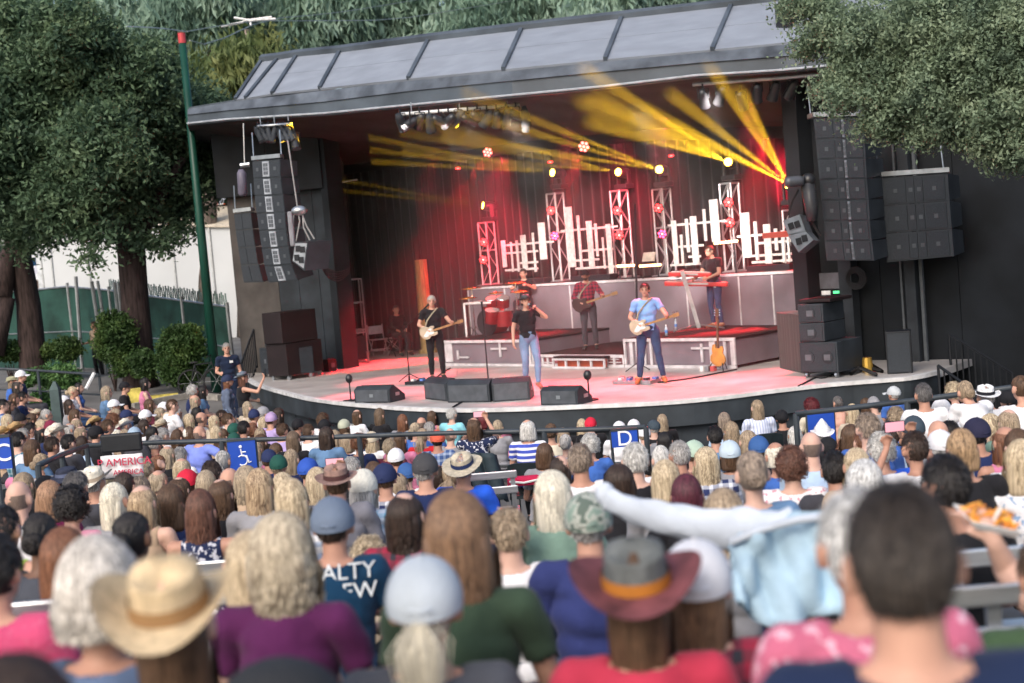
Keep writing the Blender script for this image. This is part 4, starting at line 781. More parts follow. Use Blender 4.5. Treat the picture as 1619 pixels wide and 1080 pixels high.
# ================================================================== the crowd, written down: x y D  sex style hair top ...
CROWD = '''
33 584 30 m S white navy cap=white | in white cap, perched at the far left railing
19 594 30 w L blonde blue hat=olive
27 600 29 w L dark grey
35 618 28 m S black navy
13 630 27 w L darkbrown grey
4 630 26 m S black plaidblue
22 620 27.5 w B brown charcoal
115 610 29 w N blonde white
124 603 30 w L black blue top=tank
101 624 28 w L grey grey cap=white
109 631 27 w L darkbrown grey top=tank
168 609 28 w L ash denim
197 602 30 m S black black cap=black
180 630 27 m S white lightblue cap=white
183 643 26 w L blonde maroon
151 656 26 m S brown tan hat=straw
198 660 25 m S grey blue hat=white
200 646 26 m S brown blue cap=navy
32 652 25 m S black black cap=black
25 665 23 m S brown brown hat=tan
3 672 23 m S brown tan hat=straw
58 645 26 w L brown brown hat=beige
50 653 25.4 w W brown tan
65 660 24 w W blonde grey
48 667 23.6 m S black white
64 672 22.6 w L black navy
80 663 24 m S brown maroon cap=maroon
90 667 21 m S grey white hat=white
110 666 23 w B grey pink
127 671 22 w W blonde white top=tank
151 671 20 m S black black cap=black
170 662 22 m S brown plaidblue
198 677 20.6 w L blonde tan
186 679 21.4 w B platinum grey
212 673 20 m S grey charcoal cap=lightblue
28 681 18 m S black plaidteal
50 692 16 w W brown denim
82 689 18 m S darkbrown black
108 685 18.6 m S black charcoal
42 692 20 w B auburn maroon
36 676 21.4 m S grey white
229 596 29 w B black pink top=tank
236 628 27 w L brown maroon
230 646 25 m S white blue cap=white
272 630 24 m S grey white
259 634 26 w B white white cap=white
304 607 28 w C white navy
320 608 28.6 w L black denim
308 622 27 w L ash grey
311 643 25 w L black black
298 651 24 w L blonde tan
318 650 24.4 m Z grey grey
338 653 24 w L blonde beige
360 652 24 m S brown white
370 667 22 m S black white cap=green
385 664 21.5 m S black black
391 633 25 w L ash beige
401 645 24 m S brown white cap=navy
255 661 23.5 m S grey tan hat=beige
257 675 21.6 m S grey white
240 671 21 w L black black
280 678 21 w B brown grey
299 674 22 w B brown white hat=beanie
315 671 19 m Z grey periwinkle pose=armout | with his bare arm stretched along the rail
341 671 21 w L blonde tan
352 676 21.6 w L brown beige
264 701 17 w L ash black
348 694 19 m S brown charcoal
333 726 13 m S darkbrown black chair
428 650 22.5 m S brown lavender cap=lavender
440 643 24 w B darkbrown black
416 641 24.6 m S grey white cap=grey
446 668 21.5 m S brown lavender
470 660 22.5 m S black black cap=black
487 669 21.5 m S brown white
510 652 24 w C brown white
513 661 22.5 m S black white cap=black
462 677 17.5 w L ashbrown black chair
515 671 17 w L darkbrown denim chair
544 661 22.5 w L brown brown cap=olive
564 645 25 w L brown white
600 645 25 w W ashbrown black
567 683 18 w C auburn navy
587 680 19 w L blonde white cap=beige
436 698 17.6 w B brown pink
424 708 17 m S brown navy cap=navy
412 684 20 w B brown grey
486 721 13.5 m S brown charcoal cap=royal
530 729 9.2 m S brown greymarl hat=brown top=long
573 739 9.6 w B white plaidpastel hat=beanie
607 729 11 m S brown checknavy cap=navy
590 727 12 w L brown white
555 720 13 m S grey black
500 736 10.5 w L blonde black pose=phone | holding a phone up
408 737 8.9 w L ombre grey
388 731 10.6 w L ash tan
446 743 9.6 w L blonde pink
458 753 7.6 w W blonde stripewhite
636 654 24 w L auburn grey
666 658 23.5 m Z grey black
682 647 24.5 w L brown pink top=tank
714 644 24 m S white turquoise
763 652 24 w B darkred black
796 652 24 w B grey pink cap=white
786 662 22.5 w B ash grey
748 656 17 w W brown floral pose=phone chair | raising her right arm with a phone
690 678 18 m S black plaidblue cap=orange chair
711 675 20 m Z grey grey
631 680 18.5 w L brown pink
625 706 15.4 w S brown pink cap=white
641 729 14 m S brown white cap=blue
670 712 10.5 m S grey navy cap=darkgrey
730 712 11 m S grey royal hat=panama
628 743 12 w L lightbrown charcoal
833 659 16.5 w B white stripeblue chair
846 640 24 m S black blue
884 646 24 w P black blue
870 668 18.5 w N brown cream
890 674 20 w B blonde white
893 685 17.5 w N grey plaidblue
932 683 15 w C white blue
919 661 22.5 w L blonde black
933 658 22 m S brown black cap=red
968 644 24 w L black black
978 664 21 m S brown white cap=white
1001 661 21 m S brown white cap=white
1015 634 25 w L darkblonde black
915 699 9.4 m S greybrown white
884 713 9.9 w L darkbrown grey
870 733 6.6 w L platinum sage
976 724 8.4 w B darkbrown black
1002 697 9.2 m S white black
1064 636 24.5 w L black black pose=stand z=.3 | in black standing at the stage foot
1046 652 22 w L blonde black
1032 662 21 m S grey black cap=slate
1144 649 19.5 w L greybrown lightblue chair
1143 640 24 w B darkred black
1196 628 18.6 w L darkblonde whiteblue chair
1095 693 13 m S brown black cap=mint
1072 695 11.5 m S grey pink
1043 703 12.5 w B white white
1114 699 10.5 w W blonde checknavy
1152 693 12 w B brown grey cap=pastel
1198 686 13 m S brown black cap=blue
1050 719 8 w L blonde grey
1083 743 7.6 w B burgundy black
1186 710 7 w N greybrown denim
1141 768 6.1 w B lightbrown grey
1235 646 20 m S black black cap=black
1281 628 21 w C darkred cream
1323 625 23 w N darkgrey peach
1346 636 20 w L blonde beige
1380 625 22 m S grey grey cap=grey
1367 627 22.8 w L brown red
1411 609 22 m S grey blue cap=greywhite
1369 650 10.6 m S greybrown blue
1298 660 15.4 m S grey white hat=whitecone
1255 671 18 w B white turquoise
1280 679 10.5 m Z grey lightblue
1307 688 14 m S black grey cap=black
1224 693 11 w B platinum blue
1249 703 9 m C auburnbrown whitepink
1391 680 10 w C white royal
1318 710 8.7 m S black charcoal
1338 690 13 w C auburn grey
1352 701 8.6 w L blonde tan
1364 716 6.8 w B silver grey
1407 664 12 w N darkbrown lightblue
1415 641 16 w C blonde blue
1458 604 14 m S grey white
1506 602 17 w C blonde pink
1524 601 14 w N darkblonde white pose=lean
1556 606 14.4 m S grey white hat=whiteband pose=lean
1592 612 15 m S black navy cap=black
1612 592 13 w N brown white
1486 628 15 w B white white cap=white
1443 654 12 m S brown charcoal cap=slate
1481 661 11.4 m Z brown grey
1443 679 9.4 m S darkbrown white pose=phone | holding a phone up
1484 676 10 w L white white cap=white
1518 671 7.6 w B highlight black
1541 657 11 m S black navy cap=nearblack
1564 649 12 w P blonde purple
1500 663 12.6 m S black charcoal
1587 667 9.6 w L auburn pink top=tank
1607 673 9 w L brown white
1612 692 7.6 w B blonde floralwhite
1490 713 5.3 m S black black
28 756 9.3 m Z grey white text=WOMEN
36 741 12 w W darkblonde black
77 756 9.8 w B strawberry burgundy
111 765 8.8 w C black pink
119 743 10.6 m S darkgrey charcoal
148 734 12 m S grey white hat=white
105 736 13 m S black black hat=navybucket
72 749 13 m S brown grey cap=black
179 757 8.8 w L platinum grey
223 759 8.5 w L ombre tan top=tank
267 762 8.8 w B brown navy top=tank
315 772 8 w W auburnbrown floral top=tank
347 750 9.4 w W brown black
362 736 11 m Z grey slateblue
295 739 13 m S brown white cap=red
282 748 11.5 w B brown grey
249 738 13 w B ash blue
220 751 12.2 m S greybrown grey
325 743 12.6 w B ash white
61 806 6.3 w N black darkgrey
206 805 6.0 w N black navy
100 827 5.2 w L auburn red
1 796 6.6 m S black lime top=tank
147 831 3.25 w C2 silverlong slateblue
441 804 4.05 w W2 ashlong plum
392 820 4.3 w L blonde grey
523 779 6.0 m S grey ink cap=bluegrey text=SALTY/CREW
637 768 6.7 w W darkbrown plaidred
718 771 3.85 w W3 brownlong forest
665 868 3.35 w P2 platinum darkgrey cap=palegrey
801 798 6.3 m S lightbrown white
926 771 5.6 m S grey indigo cap=camo top=long
1000 838 3.35 w L brown crimson hat=chiefhat
1096 843 3.6 w L brownlong plaidred cap=whitemesh
1416 738 2.12 m S2 dark nightnavy
1350 764 2.9 w S silver pinkfloral
262 868 2.9 w L brown tan hat=cowboy
-14 838 4.4 m S black pinkvest
1655 838 3.9 m S brown green
12 1004 2.0 w L darkbrown charcoal
581 843 7.3 w C blonde beige
'''
HEADTOP = {}
def parse():
    out = []
    for ln in CROWD.strip().splitlines():
        lab = None
        if '|' in ln: ln, lab = ln.split('|')
        q = ln.split(); d = dict(x=float(q[0]), y=float(q[1]), D=float(q[2]), sex=q[3], style=q[4], hair=q[5], top=q[6], cut='tee', chair=False, lab=lab.strip() if lab else None)
        for e in q[7:]:
            if e == 'chair': d['chair'] = True
            elif '=' in e:
                k, v = e.split('=');
                if k == 'top': d['cut'] = v
                else: d[k] = v
        out.append(d)
    return out
PEOPLE = parse()
rf = random.Random(21); _n = 0
for d in PEOPLE:                                        # fewer grey heads than a first count gave
    if d['hair'] == 'grey' and d['style'] == 'S' and rf.random() < .4: d['hair'] = rf.choice(['brown', 'darkbrown', 'darkgrey'])
    if d['hair'] == 'blonde' and d['D'] > 9 and rf.random() < .3: d['hair'] = rf.choice(['lightbrown', 'ash', 'darkblonde'])
while _n < 46:
    _n += 1
    for _try in range(400):
        x, y = rf.uniform(5, 1610), rf.uniform(640, 792)
        if y < 662 and 440 < x < 1300: continue
        near = sorted(PEOPLE, key=lambda p: math.hypot(p['x'] - x, (p['y'] - y) * 2.5))[:5]
        if not (near[0]['y'] - 12 < y and near[2]['D'] > 6.5 and math.hypot(near[3]['x'] - x, (near[3]['y'] - y) * 2.5) < 80): continue
        up_ = [p for p in near if p['y'] < y]
        if len(up_) < 1 or len(up_) > 4: continue
        ws = [1 / (4 + math.hypot(p['x'] - x, (p['y'] - y) * 2.5)) for p in near]; D = sum(p['D'] * k for p, k in zip(near, ws)) / sum(ws)
        if D < 10.5: continue
        hw = .19 * FPX / D
        if min(math.hypot((p['x'] - x) / (hw + .0), (p['y'] - y) / (hw * .8)) for p in PEOPLE) < .62: continue
        sx = rf.choice('mww'); st = rf.choice(['S', 'S', 'S', 'C'] if sx == 'm' else ['L', 'L', 'B', 'W', 'P', 'N'])
        d = dict(x=x, y=y, D=D, sex=sx, style=st, hair=rf.choice(['brown', 'brown', 'darkbrown', 'black', 'lightbrown', 'ash', 'darkblonde', 'blonde', 'auburn', 'greybrown', 'grey']), top=rf.choice(['white', 'black', 'navy', 'charcoal', 'blue', 'grey', 'pink', 'denim', 'lightblue', 'maroon', 'plaidblue', 'beige', 'sage', 'tan', 'red', 'black', 'white']), cut='tee', chair=False, lab=None)
        if sx == 'm' and rf.random() < .4: d['cap'] = rf.choice(['black', 'navy', 'white', 'grey', 'green', 'blue'])
        PEOPLE.append(d); break
# ================================================================== ground that follows the seats
ctrl = []
for p in PEOPLE:
    h = P(p['x'], p['y'], p['D']); p['pos'] = h; ctrl.append((h.x, h.y, h.z - 1.36 - CZ, 1.0))
for q in [(-8.5,36,-3.0),(-11,40,-2.95),(-15,47,-2.8),(-22,55,-2.7),(-9,33,-3.3),(-7,36,-3.0),(8,24,-4.1),(12,20,-3.6),(14,26,-4.0),(20,30,-4),(0,24,-4.15),(3,28,-4.2),(-2,34,-4.0),(-3,30,-4.1),(0,0,-1.75),(0,-6,-1.4),(-8,2,-1.6),(8,2,-1.6),(-10,10,-1.9),(8,8,-2.4),(12,12,-2.8),(-14,30,-3.1),(-17,38,-2.9),(0,50,-4),(20,50,-4),(-10,55,-2.9),(0,90,-3),(40,60,-3.5),(-40,60,-2.5),(-40,20,-2),(40,10,-2.5),(0,140,-2.5)]:
    ctrl.append((*q, 3.0))
CT = np.array(ctrl)
def ground_z(X, Y):
    X = np.asarray(X, float); Y = np.asarray(Y, float); d2 = (X[..., None] - CT[:, 0]) ** 2 + (Y[..., None] - CT[:, 1]) ** 2
    s = np.where(CT[:, 1] > 34, 5.0, 1.0 + CT[:, 1] * .06); w_ = CT[:, 3] * (np.exp(-d2 / (2 * s * s)) + 1e-4 / (1 + d2 * .02))
    return (w_ * CT[:, 2]).sum(-1) / w_.sum(-1) + CZ
xs = np.concatenate([np.linspace(-90, -22, 14), np.linspace(-20, 20, 81), np.linspace(22, 90, 14)]); ys = np.concatenate([np.linspace(-12, 62, 140), np.linspace(66, 200, 14)])
GX, GY = np.meshgrid(xs, ys); GZ = ground_z(GX, GY)
mb = MB(); mb.v = [tuple(v) for v in np.stack([GX, GY, GZ], -1).reshape(-1, 3)]; nx = len(xs)
mb.f = [(j * nx + i, j * nx + i + 1, (j + 1) * nx + i + 1, (j + 1) * nx + i) for j in range(len(ys) - 1) for i in range(nx - 1)]; mb.mi = [0] * len(mb.f)
M_ground = mat('asphalt_ground', (.15, .145, .14), .9, var=.2, scale=.6, bump=.3, bscale=25)
struct('ground', mb, M_ground, smooth=True)
def gz(x, y): return float(ground_z(x, y))
def onground(px, py, D):
    p = P(px, py, D); p.z = gz(p.x, p.y); return p
# ------------------------------------------------------------------ leaves
def leaves(name, blobs, n, size, m_, parent=None, droop=0, asp=2.2, clump=.35, per=36, shell=.55, kind=None, seed=0, up=0):
    rng = np.random.default_rng(seed + 5)
    vol = np.array([b[1][0] * b[1][1] * b[1][2] for b in blobs]) ** .67; pr = vol / vol.sum(); nc = n // per
    bi = rng.choice(len(blobs), nc, p=pr); C = np.array([tuple(b[0]) for b in blobs])[bi]; Rr = np.array([b[1] for b in blobs])[bi]
    d = rng.normal(size=(nc, 3)); d /= np.linalg.norm(d, axis=1)[:, None]; rad = rng.uniform(shell, 1.05, nc) ** 1; cc = C + d * Rr * rad[:, None]
    sz = rng.uniform(.6, 1.3, nc) * clump
    pos = np.repeat(cc, per, 0) + rng.normal(size=(nc * per, 3)) * np.repeat(sz, per)[:, None] * np.array([.55, .55, .42])
    if droop: pos[:, 2] -= rng.uniform(0, droop, len(pos)) * 1.0
    N = len(pos); t = rng.normal(size=(N, 3)) + np.repeat(d, per, 0) * .5; t[:, 2] += -2.2 if droop else up
    t /= np.linalg.norm(t, axis=1)[:, None]; a = rng.normal(size=(N, 3)); a -= t * (a * t).sum(1)[:, None]; a /= np.linalg.norm(a, axis=1)[:, None]
    s = rng.uniform(.7, 1.35, N)[:, None] * size; L_ = t * s * asp * .5; Wd = a * s * .5
    v = np.stack([pos - L_, pos + Wd, pos + L_, pos - Wd], 1).reshape(-1, 3)
    me = bpy.data.meshes.new(name); me.vertices.add(4 * N); me.vertices.foreach_set('co', v.astype(np.float32).ravel()); me.loops.add(4 * N); me.loops.foreach_set('vertex_index', np.arange(4 * N, dtype=np.int32))
    me.polygons.add(N); me.polygons.foreach_set('loop_start', np.arange(0, 4 * N, 4, dtype=np.int32)); me.polygons.foreach_set('loop_total', np.full(N, 4, dtype=np.int32)); me.update(calc_edges=True); me.materials.append(m_)
    o = bpy.data.objects.new(name, me); COL.objects.link(o)
    if parent: o.parent = parent; o.matrix_parent_inverse = Matrix.LocRotScale(parent.location, parent.rotation_euler, parent.scale).inverted()
    if kind: o['kind'] = kind
    return o
def blob(px, py, D, rx, ry, rd=None): k = D / FPX; return (P(px, py, D), (rx * k, (rd or rx * .8) * k, ry * k))
M_bark = mat('dark_bark', (.045, .03, .028), .9, var=.35, streak=(5, 5, .8), scale=3, bump=.8, bscale=10)
LF_oak = leafmat('oak_leaves', (.036, .070, .042), (.080, .135, .074), (.155, .225, .12), 1.6)
LF_oak2 = leafmat('oak_leaves_pale', (.085, .125, .085), (.17, .235, .15), (.29, .36, .235), 2.2)
LF_euc = leafmat('eucalyptus_leaves', (.085, .155, .115), (.19, .29, .215), (.35, .47, .38), .35, .3)
LF_yel = leafmat('yellow_green_leaves', (.06, .10, .035), (.12, .165, .06), (.22, .23, .08), .4, .3)
LF_hedge = leafmat('hedge_leaves', (.02, .045, .014), (.045, .09, .024), (.09, .14, .035), 1.5)
LF_bright = leafmat('bright_shrub_leaves', (.04, .10, .03), (.08, .17, .05), (.13, .24, .08), 1.5)
def trunk(mb, pts, rs): return mb.tube(pts, rs, 12)
# the two oaks at the left
t = thing('oak_tree', 'big dark oak with the thick trunk left of the green pole', 'tree', onground(222, 603, 37.5)); b = t.location.copy()
mb = MB(); trunk(mb, [b - UP * .2, b + UP * .4, P(213, 470, 37.5), P(208, 400, 37.5), P(190, 330, 37.3)], [.55, .42, .36, .36, .3]); trunk(mb, [P(208, 410, 37.5), P(235, 340, 37.8), P(290, 250, 38)], [.26, .2, .1]); trunk(mb, [P(206, 400, 37.4), P(175, 340, 37), P(120, 250, 36)], [.26, .2, .1]); trunk(mb, [P(195, 335, 37.3), P(190, 220, 37), P(170, 120, 36.5)], [.26, .18, .08])
obj('trunk', mb, M_bark, t, smooth=True)
bl = [blob(190, 120, 37, 95, 75), blob(255, 190, 38, 75, 65), blob(300, 215, 39.5, 60, 60), blob(320, 270, 40, 42, 55), blob(240, 290, 38.5, 80, 60), blob(150, 240, 36, 90, 75), blob(190, 335, 37.5, 60, 35), blob(110, 320, 36, 70, 45), blob(275, 330, 39, 35, 30), blob(150, 372, 36, 30, 12), blob(240, 385, 37, 35, 10), blob(110, 60, 36, 70, 60), blob(285, 365, 38, 14, 14), blob(145, 405, 35.8, 10, 12), blob(345, 235, 41, 22, 45), blob(325, 165, 40, 30, 30)]
leaves('crown', bl, 84000, .068, LF_oak, t, seed=1, clump=.42, per=90, shell=.35)
t = thing('oak_tree', 'oak with a leaning forked trunk at the far left edge', 'tree', onground(52, 572, 41)); b = t.location.copy()
mb = MB(); trunk(mb, [b - UP * .2, b + UP * .5, P(45, 480, 41), P(30, 400, 41), P(15, 340, 40.5)], [.5, .4, .34, .33, .3]); trunk(mb, [P(5, 470, 40.5), P(12, 410, 40.8), P(30, 380, 41)], [.25, .28, .25]); trunk(mb, [P(12, 470, 40.6), P(-10, 560, 40.3)], [.22, .3]); trunk(mb, [P(20, 360, 40.5), P(60, 260, 40), P(80, 160, 39)], [.24, .16, .08])
obj('trunk', mb, M_bark, t, smooth=True)
bl = [blob(20, 60, 38, 100, 80), blob(30, 180, 37, 95, 80), blob(50, 290, 37, 85, 60), blob(10, 350, 39, 60, 35), blob(-40, 200, 36, 90, 120), blob(80, 365, 38, 35, 18), blob(60, 125, 36.5, 60, 60), blob(45, 395, 39, 14, 10)]
leaves('crown', bl, 74000, .068, LF_oak, t, seed=2, clump=.42, per=90, shell=.35)
# right foreground oak, trunk outside the frame
t = thing('oak_tree', 'pale green oak hanging over the right end of the roof', 'tree', onground(1790, 700, 20)); b = t.location.copy()
mb = MB(); trunk(mb, [b, P(1780, 300, 20), P(1720, 150, 20), P(1600, 80, 20), P(1450, 90, 20.3), P(1340, 140, 20.6)], [.5, .4, .3, .18, .1, .04]); trunk(mb, [P(1720, 150, 20), P(1600, 180, 20.2), P(1500, 200, 20.5)], [.2, .12, .05]); obj('trunk', mb, M_bark, t, smooth=True)
bl = [blob(1420, 55, 20.5, 110, 75), blob(1330, 60, 21, 70, 50), blob(1400, 150, 20.5, 90, 60), blob(1345, 130, 20.8, 45, 35), blob(1500, 130, 20, 95, 80), blob(1590, 60, 19.5, 90, 90), blob(1600, 170, 19.5, 70, 75), blob(1480, 205, 20.3, 60, 35), blob(1560, 230, 20, 45, 30), blob(1610, 245, 19.8, 35, 30), blob(1290, 10, 21.3, 60, 22), blob(1275, 82, 21.3, 22, 8), blob(1300, 140, 21, 22, 12), blob(1395, 200, 20.6, 45, 25), blob(1660, 120, 19, 70, 140), blob(1520, 20, 20.4, 110, 60)]
leaves('crown', bl, 120000, .030, LF_oak2, t, seed=3, clump=.2, per=90, shell=.3)
# far screen of drooping eucalyptus
specs = [(180, 60, 62, 120, 110, 0), (300, 20, 60, 90, 90, 0), (420, 30, 64, 90, 80, 0), (330, 100, 58, 55, 55, 1), (520, 20, 60, 80, 70, 0), (625, 20, 63, 80, 70, 0), (735, 15, 60, 85, 65, 0), (850, 0, 62, 80, 60, 0), (960, -5, 60, 80, 55, 0), (1080, -15, 63, 80, 50, 0), (1200, -25, 62, 90, 45, 0), (395, 95, 57, 45, 45, 1)]
names = ['tall grey-green drooping tree behind the oak at upper left', 'grey-green drooping tree above the green pole', 'grey-green drooping tree above the left end of the roof', 'yellow-green tree right beside the green pole', 'drooping tree behind the roof, over its second panel', 'drooping tree behind the roof, over the lighting bar', 'drooping tree behind the roof over the centre', 'drooping tree behind the roof, right of centre', 'drooping tree over the sixth roof panel', 'drooping tree over the seventh roof panel', 'drooping tree behind the roof beside the oak foliage', 'yellowish tree touching the left roof corner']
for i, (x, y, D, rx, ry, yl) in enumerate(specs):
    base = onground(x, 560, D); t = thing('eucalyptus_tree', names[i], 'tree', base, group='drooping trees behind the stage roof'); k = D / FPX
    rng = random.Random(i); bl = [blob(x + rng.uniform(-.6, .6) * rx, y + rng.uniform(-.7, .6) * ry, D + rng.uniform(-2, 2), rx * .5, ry * .5) for _ in range(9)]
    mb = MB(); c = P(x, y, D); trunk(mb, [base, base.lerp(c, .6), c, c + UP * 1.2], [.45, .35, .22, .1])
    for q in bl[:5]: trunk(mb, [c - UP * 1.0, (c + q[0]) / 2, q[0]], [.14, .1, .04])
    obj('trunk', mb, mat('grey_bark', (.16, .13, .11), .9, var=.3, streak=(4, 4, 1), scale=2, bump=.4), t, smooth=True)
    leaves('crown', bl, 12500, .11 if not yl else .1, LF_yel if yl else LF_euc, t, droop=1.3, asp=4.0, clump=.7, seed=20 + i, shell=.2)
mb = MB()
bl = [(Vector((x, 78 + (i % 3) * 3, 9 + (i % 2) * 6)), (9, 4, 8)) for i, x in enumerate(range(-46, 60, 8))]
o = leaves('far_woods', bl, 26000, .7, leafmat('far_leaves', (.03, .06, .04), (.06, .10, .07), (.10, .15, .11), .15, .2), kind='stuff', clump=1.4, asp=2.5, seed=77, shell=.1)
# shrubs
def shrub(label, base, bls, n, m_, size=.05, name='shrub'):
    t = thing(name, label, 'shrub', base); leaves('foliage', bls, n, size, m_, t, clump=.14, seed=int(base.x * 10) % 97, shell=.75)
    mb = MB(); 
    for k in range(4): mb.tube([base, base + Vector((.12 * math.cos(k * 1.6), .12 * math.sin(k * 1.6), .6))], [.03, .015], 6)
    obj('stem', mb, M_bark, t)
    return t
shrub('tall clipped rounded hedge bush right of the big trunk', onground(286, 612, 35.5), [blob(288, 540, 35.5, 30, 26), blob(286, 580, 35.5, 34, 30), blob(276, 560, 35.5, 25, 40), blob(303, 560, 35.5, 20, 42)], 16000, LF_hedge, .045)
shrub('dark bush growing against the big trunk on its left', onground(180, 590, 37), [blob(183, 530, 36.6, 28, 36), blob(168, 545, 36.8, 16, 26), blob(196, 570, 36.6, 18, 24)], 11000, LF_hedge, .045)
shrub('small clipped bush between the trunk and the tall hedge bush', onground(226, 600, 35.8), [blob(226, 577, 35.8, 15, 22)], 4000, LF_hedge, .045)
shrub('low dark hedge at the far left below the white truck', onground(15, 572, 41), [blob(10, 556, 41, 32, 14), blob(35, 552, 41, 12, 12)], 5000, LF_hedge, .05)
shrub('low bush between the two oak trunks', onground(105, 568, 41), [blob(105, 553, 41, 20, 16), blob(75, 556, 41, 13, 11)], 5000, LF_hedge, .05)
shrub('bright green shrub behind the black railing at left', onground(92, 615, 32), [blob(95, 593, 32, 24, 12), blob(80, 598, 32, 12, 10), blob(108, 603, 32, 14, 9)], 5500, LF_bright, .045)
shrub('bright green shrub under the left railing near its post', onground(62, 640, 31), [blob(66, 632, 31, 9, 14), blob(45, 598, 31.5, 10, 9)], 2500, LF_bright, .045)
# green light pole with red top, wires
t = thing('light_pole', 'tall green steel pole with a red band at its top', 'pole', onground(341, 600, 35.4)); b = t.location; k_ = P(295, 56, 35.4); mb = MB(); mb.tube([b, Vector((b.x, b.y, P(296, 68, 35.4).z))], [.125, .088], 14); obj('shaft', mb, mat('pole_green', (.008, .052, .036), .4, var=.15, scale=1), t, smooth=True)
mb = MB(); mb.tube([Vector((b.x, b.y, P(296, 68, 35.4).z)), Vector((b.x, b.y, P(294, 52, 35.4).z))], .094, 14); obj('top_band', mb, mat('pole_red', (.5, .06, .07), .5), t)
for lab, pts in (('thin wire sagging from the green pole toward the trees', [(296,50,35.4),(340,42,40),(400,33,44),(500,33,48),(620,32,52),(720,16,56),(830,-2,60)]), ('fainter second wire above the first', [(300,64,35.4),(330,72,38),(420,30,46),(520,22,50),(600,10,54),(680,-4,58)]), ('thin wire crossing the upper left foliage to the pole', [(200,42,33),(250,44,34),(294,50,35.3)])):
    mb = MB(); mb.tube(smooth_line([P(*q) for q in pts], 1), .018, 4); tag(obj('overhead_wire', mb, STEEL), lab, 'wire')
mb = MB(); 
for a, c in (((350,42),(385,35)), ((370,28),(400,33)), ((385,33),(436,30)), ((385,33),(430,27)), ((395,30),(397,42))): mb.tube([P(a[0], a[1], 44), P(c[0], c[1], 44)], .035, 5)
tag(obj('wire_splice', mb, WHITE), 'pale wire clamp on the overhead wire left of the roof', 'clamp')
# green screened fence
M_fg = mat('fence_green_mesh', (.018, .06, .048), .8, var=.25, scale=1.5, bump=.3, bscale=60)
fp = [(-15, 48), (62, 47), (120, 46), (185, 44), (240, 42), (300, 40), (372, 37.8)]; base_y = [575, 575, 570, 575, 585, 595, 608]
t = thing('screened_fence', 'green screened chain-link fence with grey posts behind the oaks', 'fence', onground(200, 580, 43)); FQ = [onground(x, y, D) for (x, D), y in zip(fp, base_y)]
topy = [462, 458, 452, 458, 466, 474, 484]
FT = [Vector((q.x, q.y, P(x, ty, q.y).z)) for q, (x, D), ty in zip(FQ, fp, topy)]
for i in range(len(FQ) - 1):
    a, b, c, d = FQ[i], FQ[i + 1], FT[i + 1], FT[i]; mb = MB(); mb.slab([a, b, c, d], .02); obj('screen_panel', mb, M_fg, t)
    mb = MB(); mb.tube([d + Vector((0, -.05, 0)), c + Vector((0, -.05, 0))], .03, 6); obj('top_rail', mb, STEEL, t); mb = MB(); mb.tube([a.lerp(d, .45) + Vector((0, -.04, 0)), b.lerp(c, .45) + Vector((0, -.04, 0))], .022, 6); obj('mid_rail', mb, STEEL, t)
    if i >= 3:
        mb = MB(); L = (c - d).length; n = int(L / .12)
        for k in range(n): p = d.lerp(c, (k + .5) / n); s = (c - d).normalized(); mb.box(p + UP * (.17 + .04 * math.sin(k * 2.3)), s * .045, Vector((0, .006, 0)), UP * .17 + s * .03 * math.sin(k * 1.7))
        o = obj('privacy_slats', mb, mat('slat_green_grey', (.12, .17, .155), .7, var=.4, scale=9), t); o['kind'] = 'stuff'
for i, q in enumerate(FQ): mb = MB(); mb.tube([q, Vector((q.x, q.y - .06, FT[i].z + .12))], .05, 8); obj('post', mb, STEEL, t)
for x, y0, y1, D, x2 in ((120, 437, 562, 44.5, 128), (145, 445, 520, 42.5, 160), (181, 446, 500, 42.8, 188), (187, 447, 490, 43.2, 190)):
    a = P(x, y0, D); b = P(x2, y1, D); t2 = thing('steel_post', {120: 'tall grey post standing before the fence corner', 145: 'leaning ladder-like grey post right of the fence corner', 181: 'thin leaning pale post left of the big trunk', 187: 'second thin pale post touching the big trunk'}[x], 'post', Vector((b.x, b.y, gz(b.x, b.y)))); mb = MB(); mb.tube([Vector((a.x, b.y, a.z)), Vector((b.x, b.y, gz(b.x, b.y)))], .06, 8)
    if x == 145: mb.tube([Vector((a.x + .18, b.y, a.z)), Vector((b.x + .18, b.y, gz(b.x, b.y)))], .05, 8)
    obj('shaft', mb, STEEL, t2)
# white marquee hall behind, truck, stalls
M_tent = mat('marquee_white', (.50, .52, .53), .7, var=.06, scale=.3, bump=.05); M_cream = mat('cream_roof', (.62, .55, .44), .7)
t = thing('marquee', 'long white marquee hall behind the green fence', 'building', onground(230, 540, 60)); xs_ = [70, 76, 92, 150, 215, 285, 345, 420]
for i in range(len(xs_) - 1):
    a, b = onground(xs_[i], 500, 60 - i * .4), onground(xs_[i + 1], 500, 60 - (i + 1) * .4); za, zb = P(xs_[i], 352 + i * 1, a.y).z, P(xs_[i + 1], 353 + i, b.y).z
    mb = MB(); mb.slab([a, b, Vector((b.x, b.y, zb)), Vector((a.x, a.y, za))], .05); obj('wall_panel', mb, M_tent, t)
    mb = MB(); mb.tube([a + Vector((0, -.06, 0)), Vector((a.x, a.y - .06, za))], .05, 6); obj('seam_pole', mb, STEEL, t)
    mb = MB(); mb.slab([Vector((a.x, a.y - .2, za)), Vector((b.x, b.y - .2, zb)), Vector((b.x + .5, b.y + 6, zb + 1.4)), Vector((a.x + .5, a.y + 6, za + 1.4))], .05); obj('roof_panel', mb, M_cream, t)
mb = MB(); q = onground(84, 500, 59.6); mb.box(q + UP * 1.9, (.45, 0, 0), (0, .03, 0), (0, 0, 1.9)); obj('door', mb, mat('door_grey_white', (.55, .58, .6), .5), t)
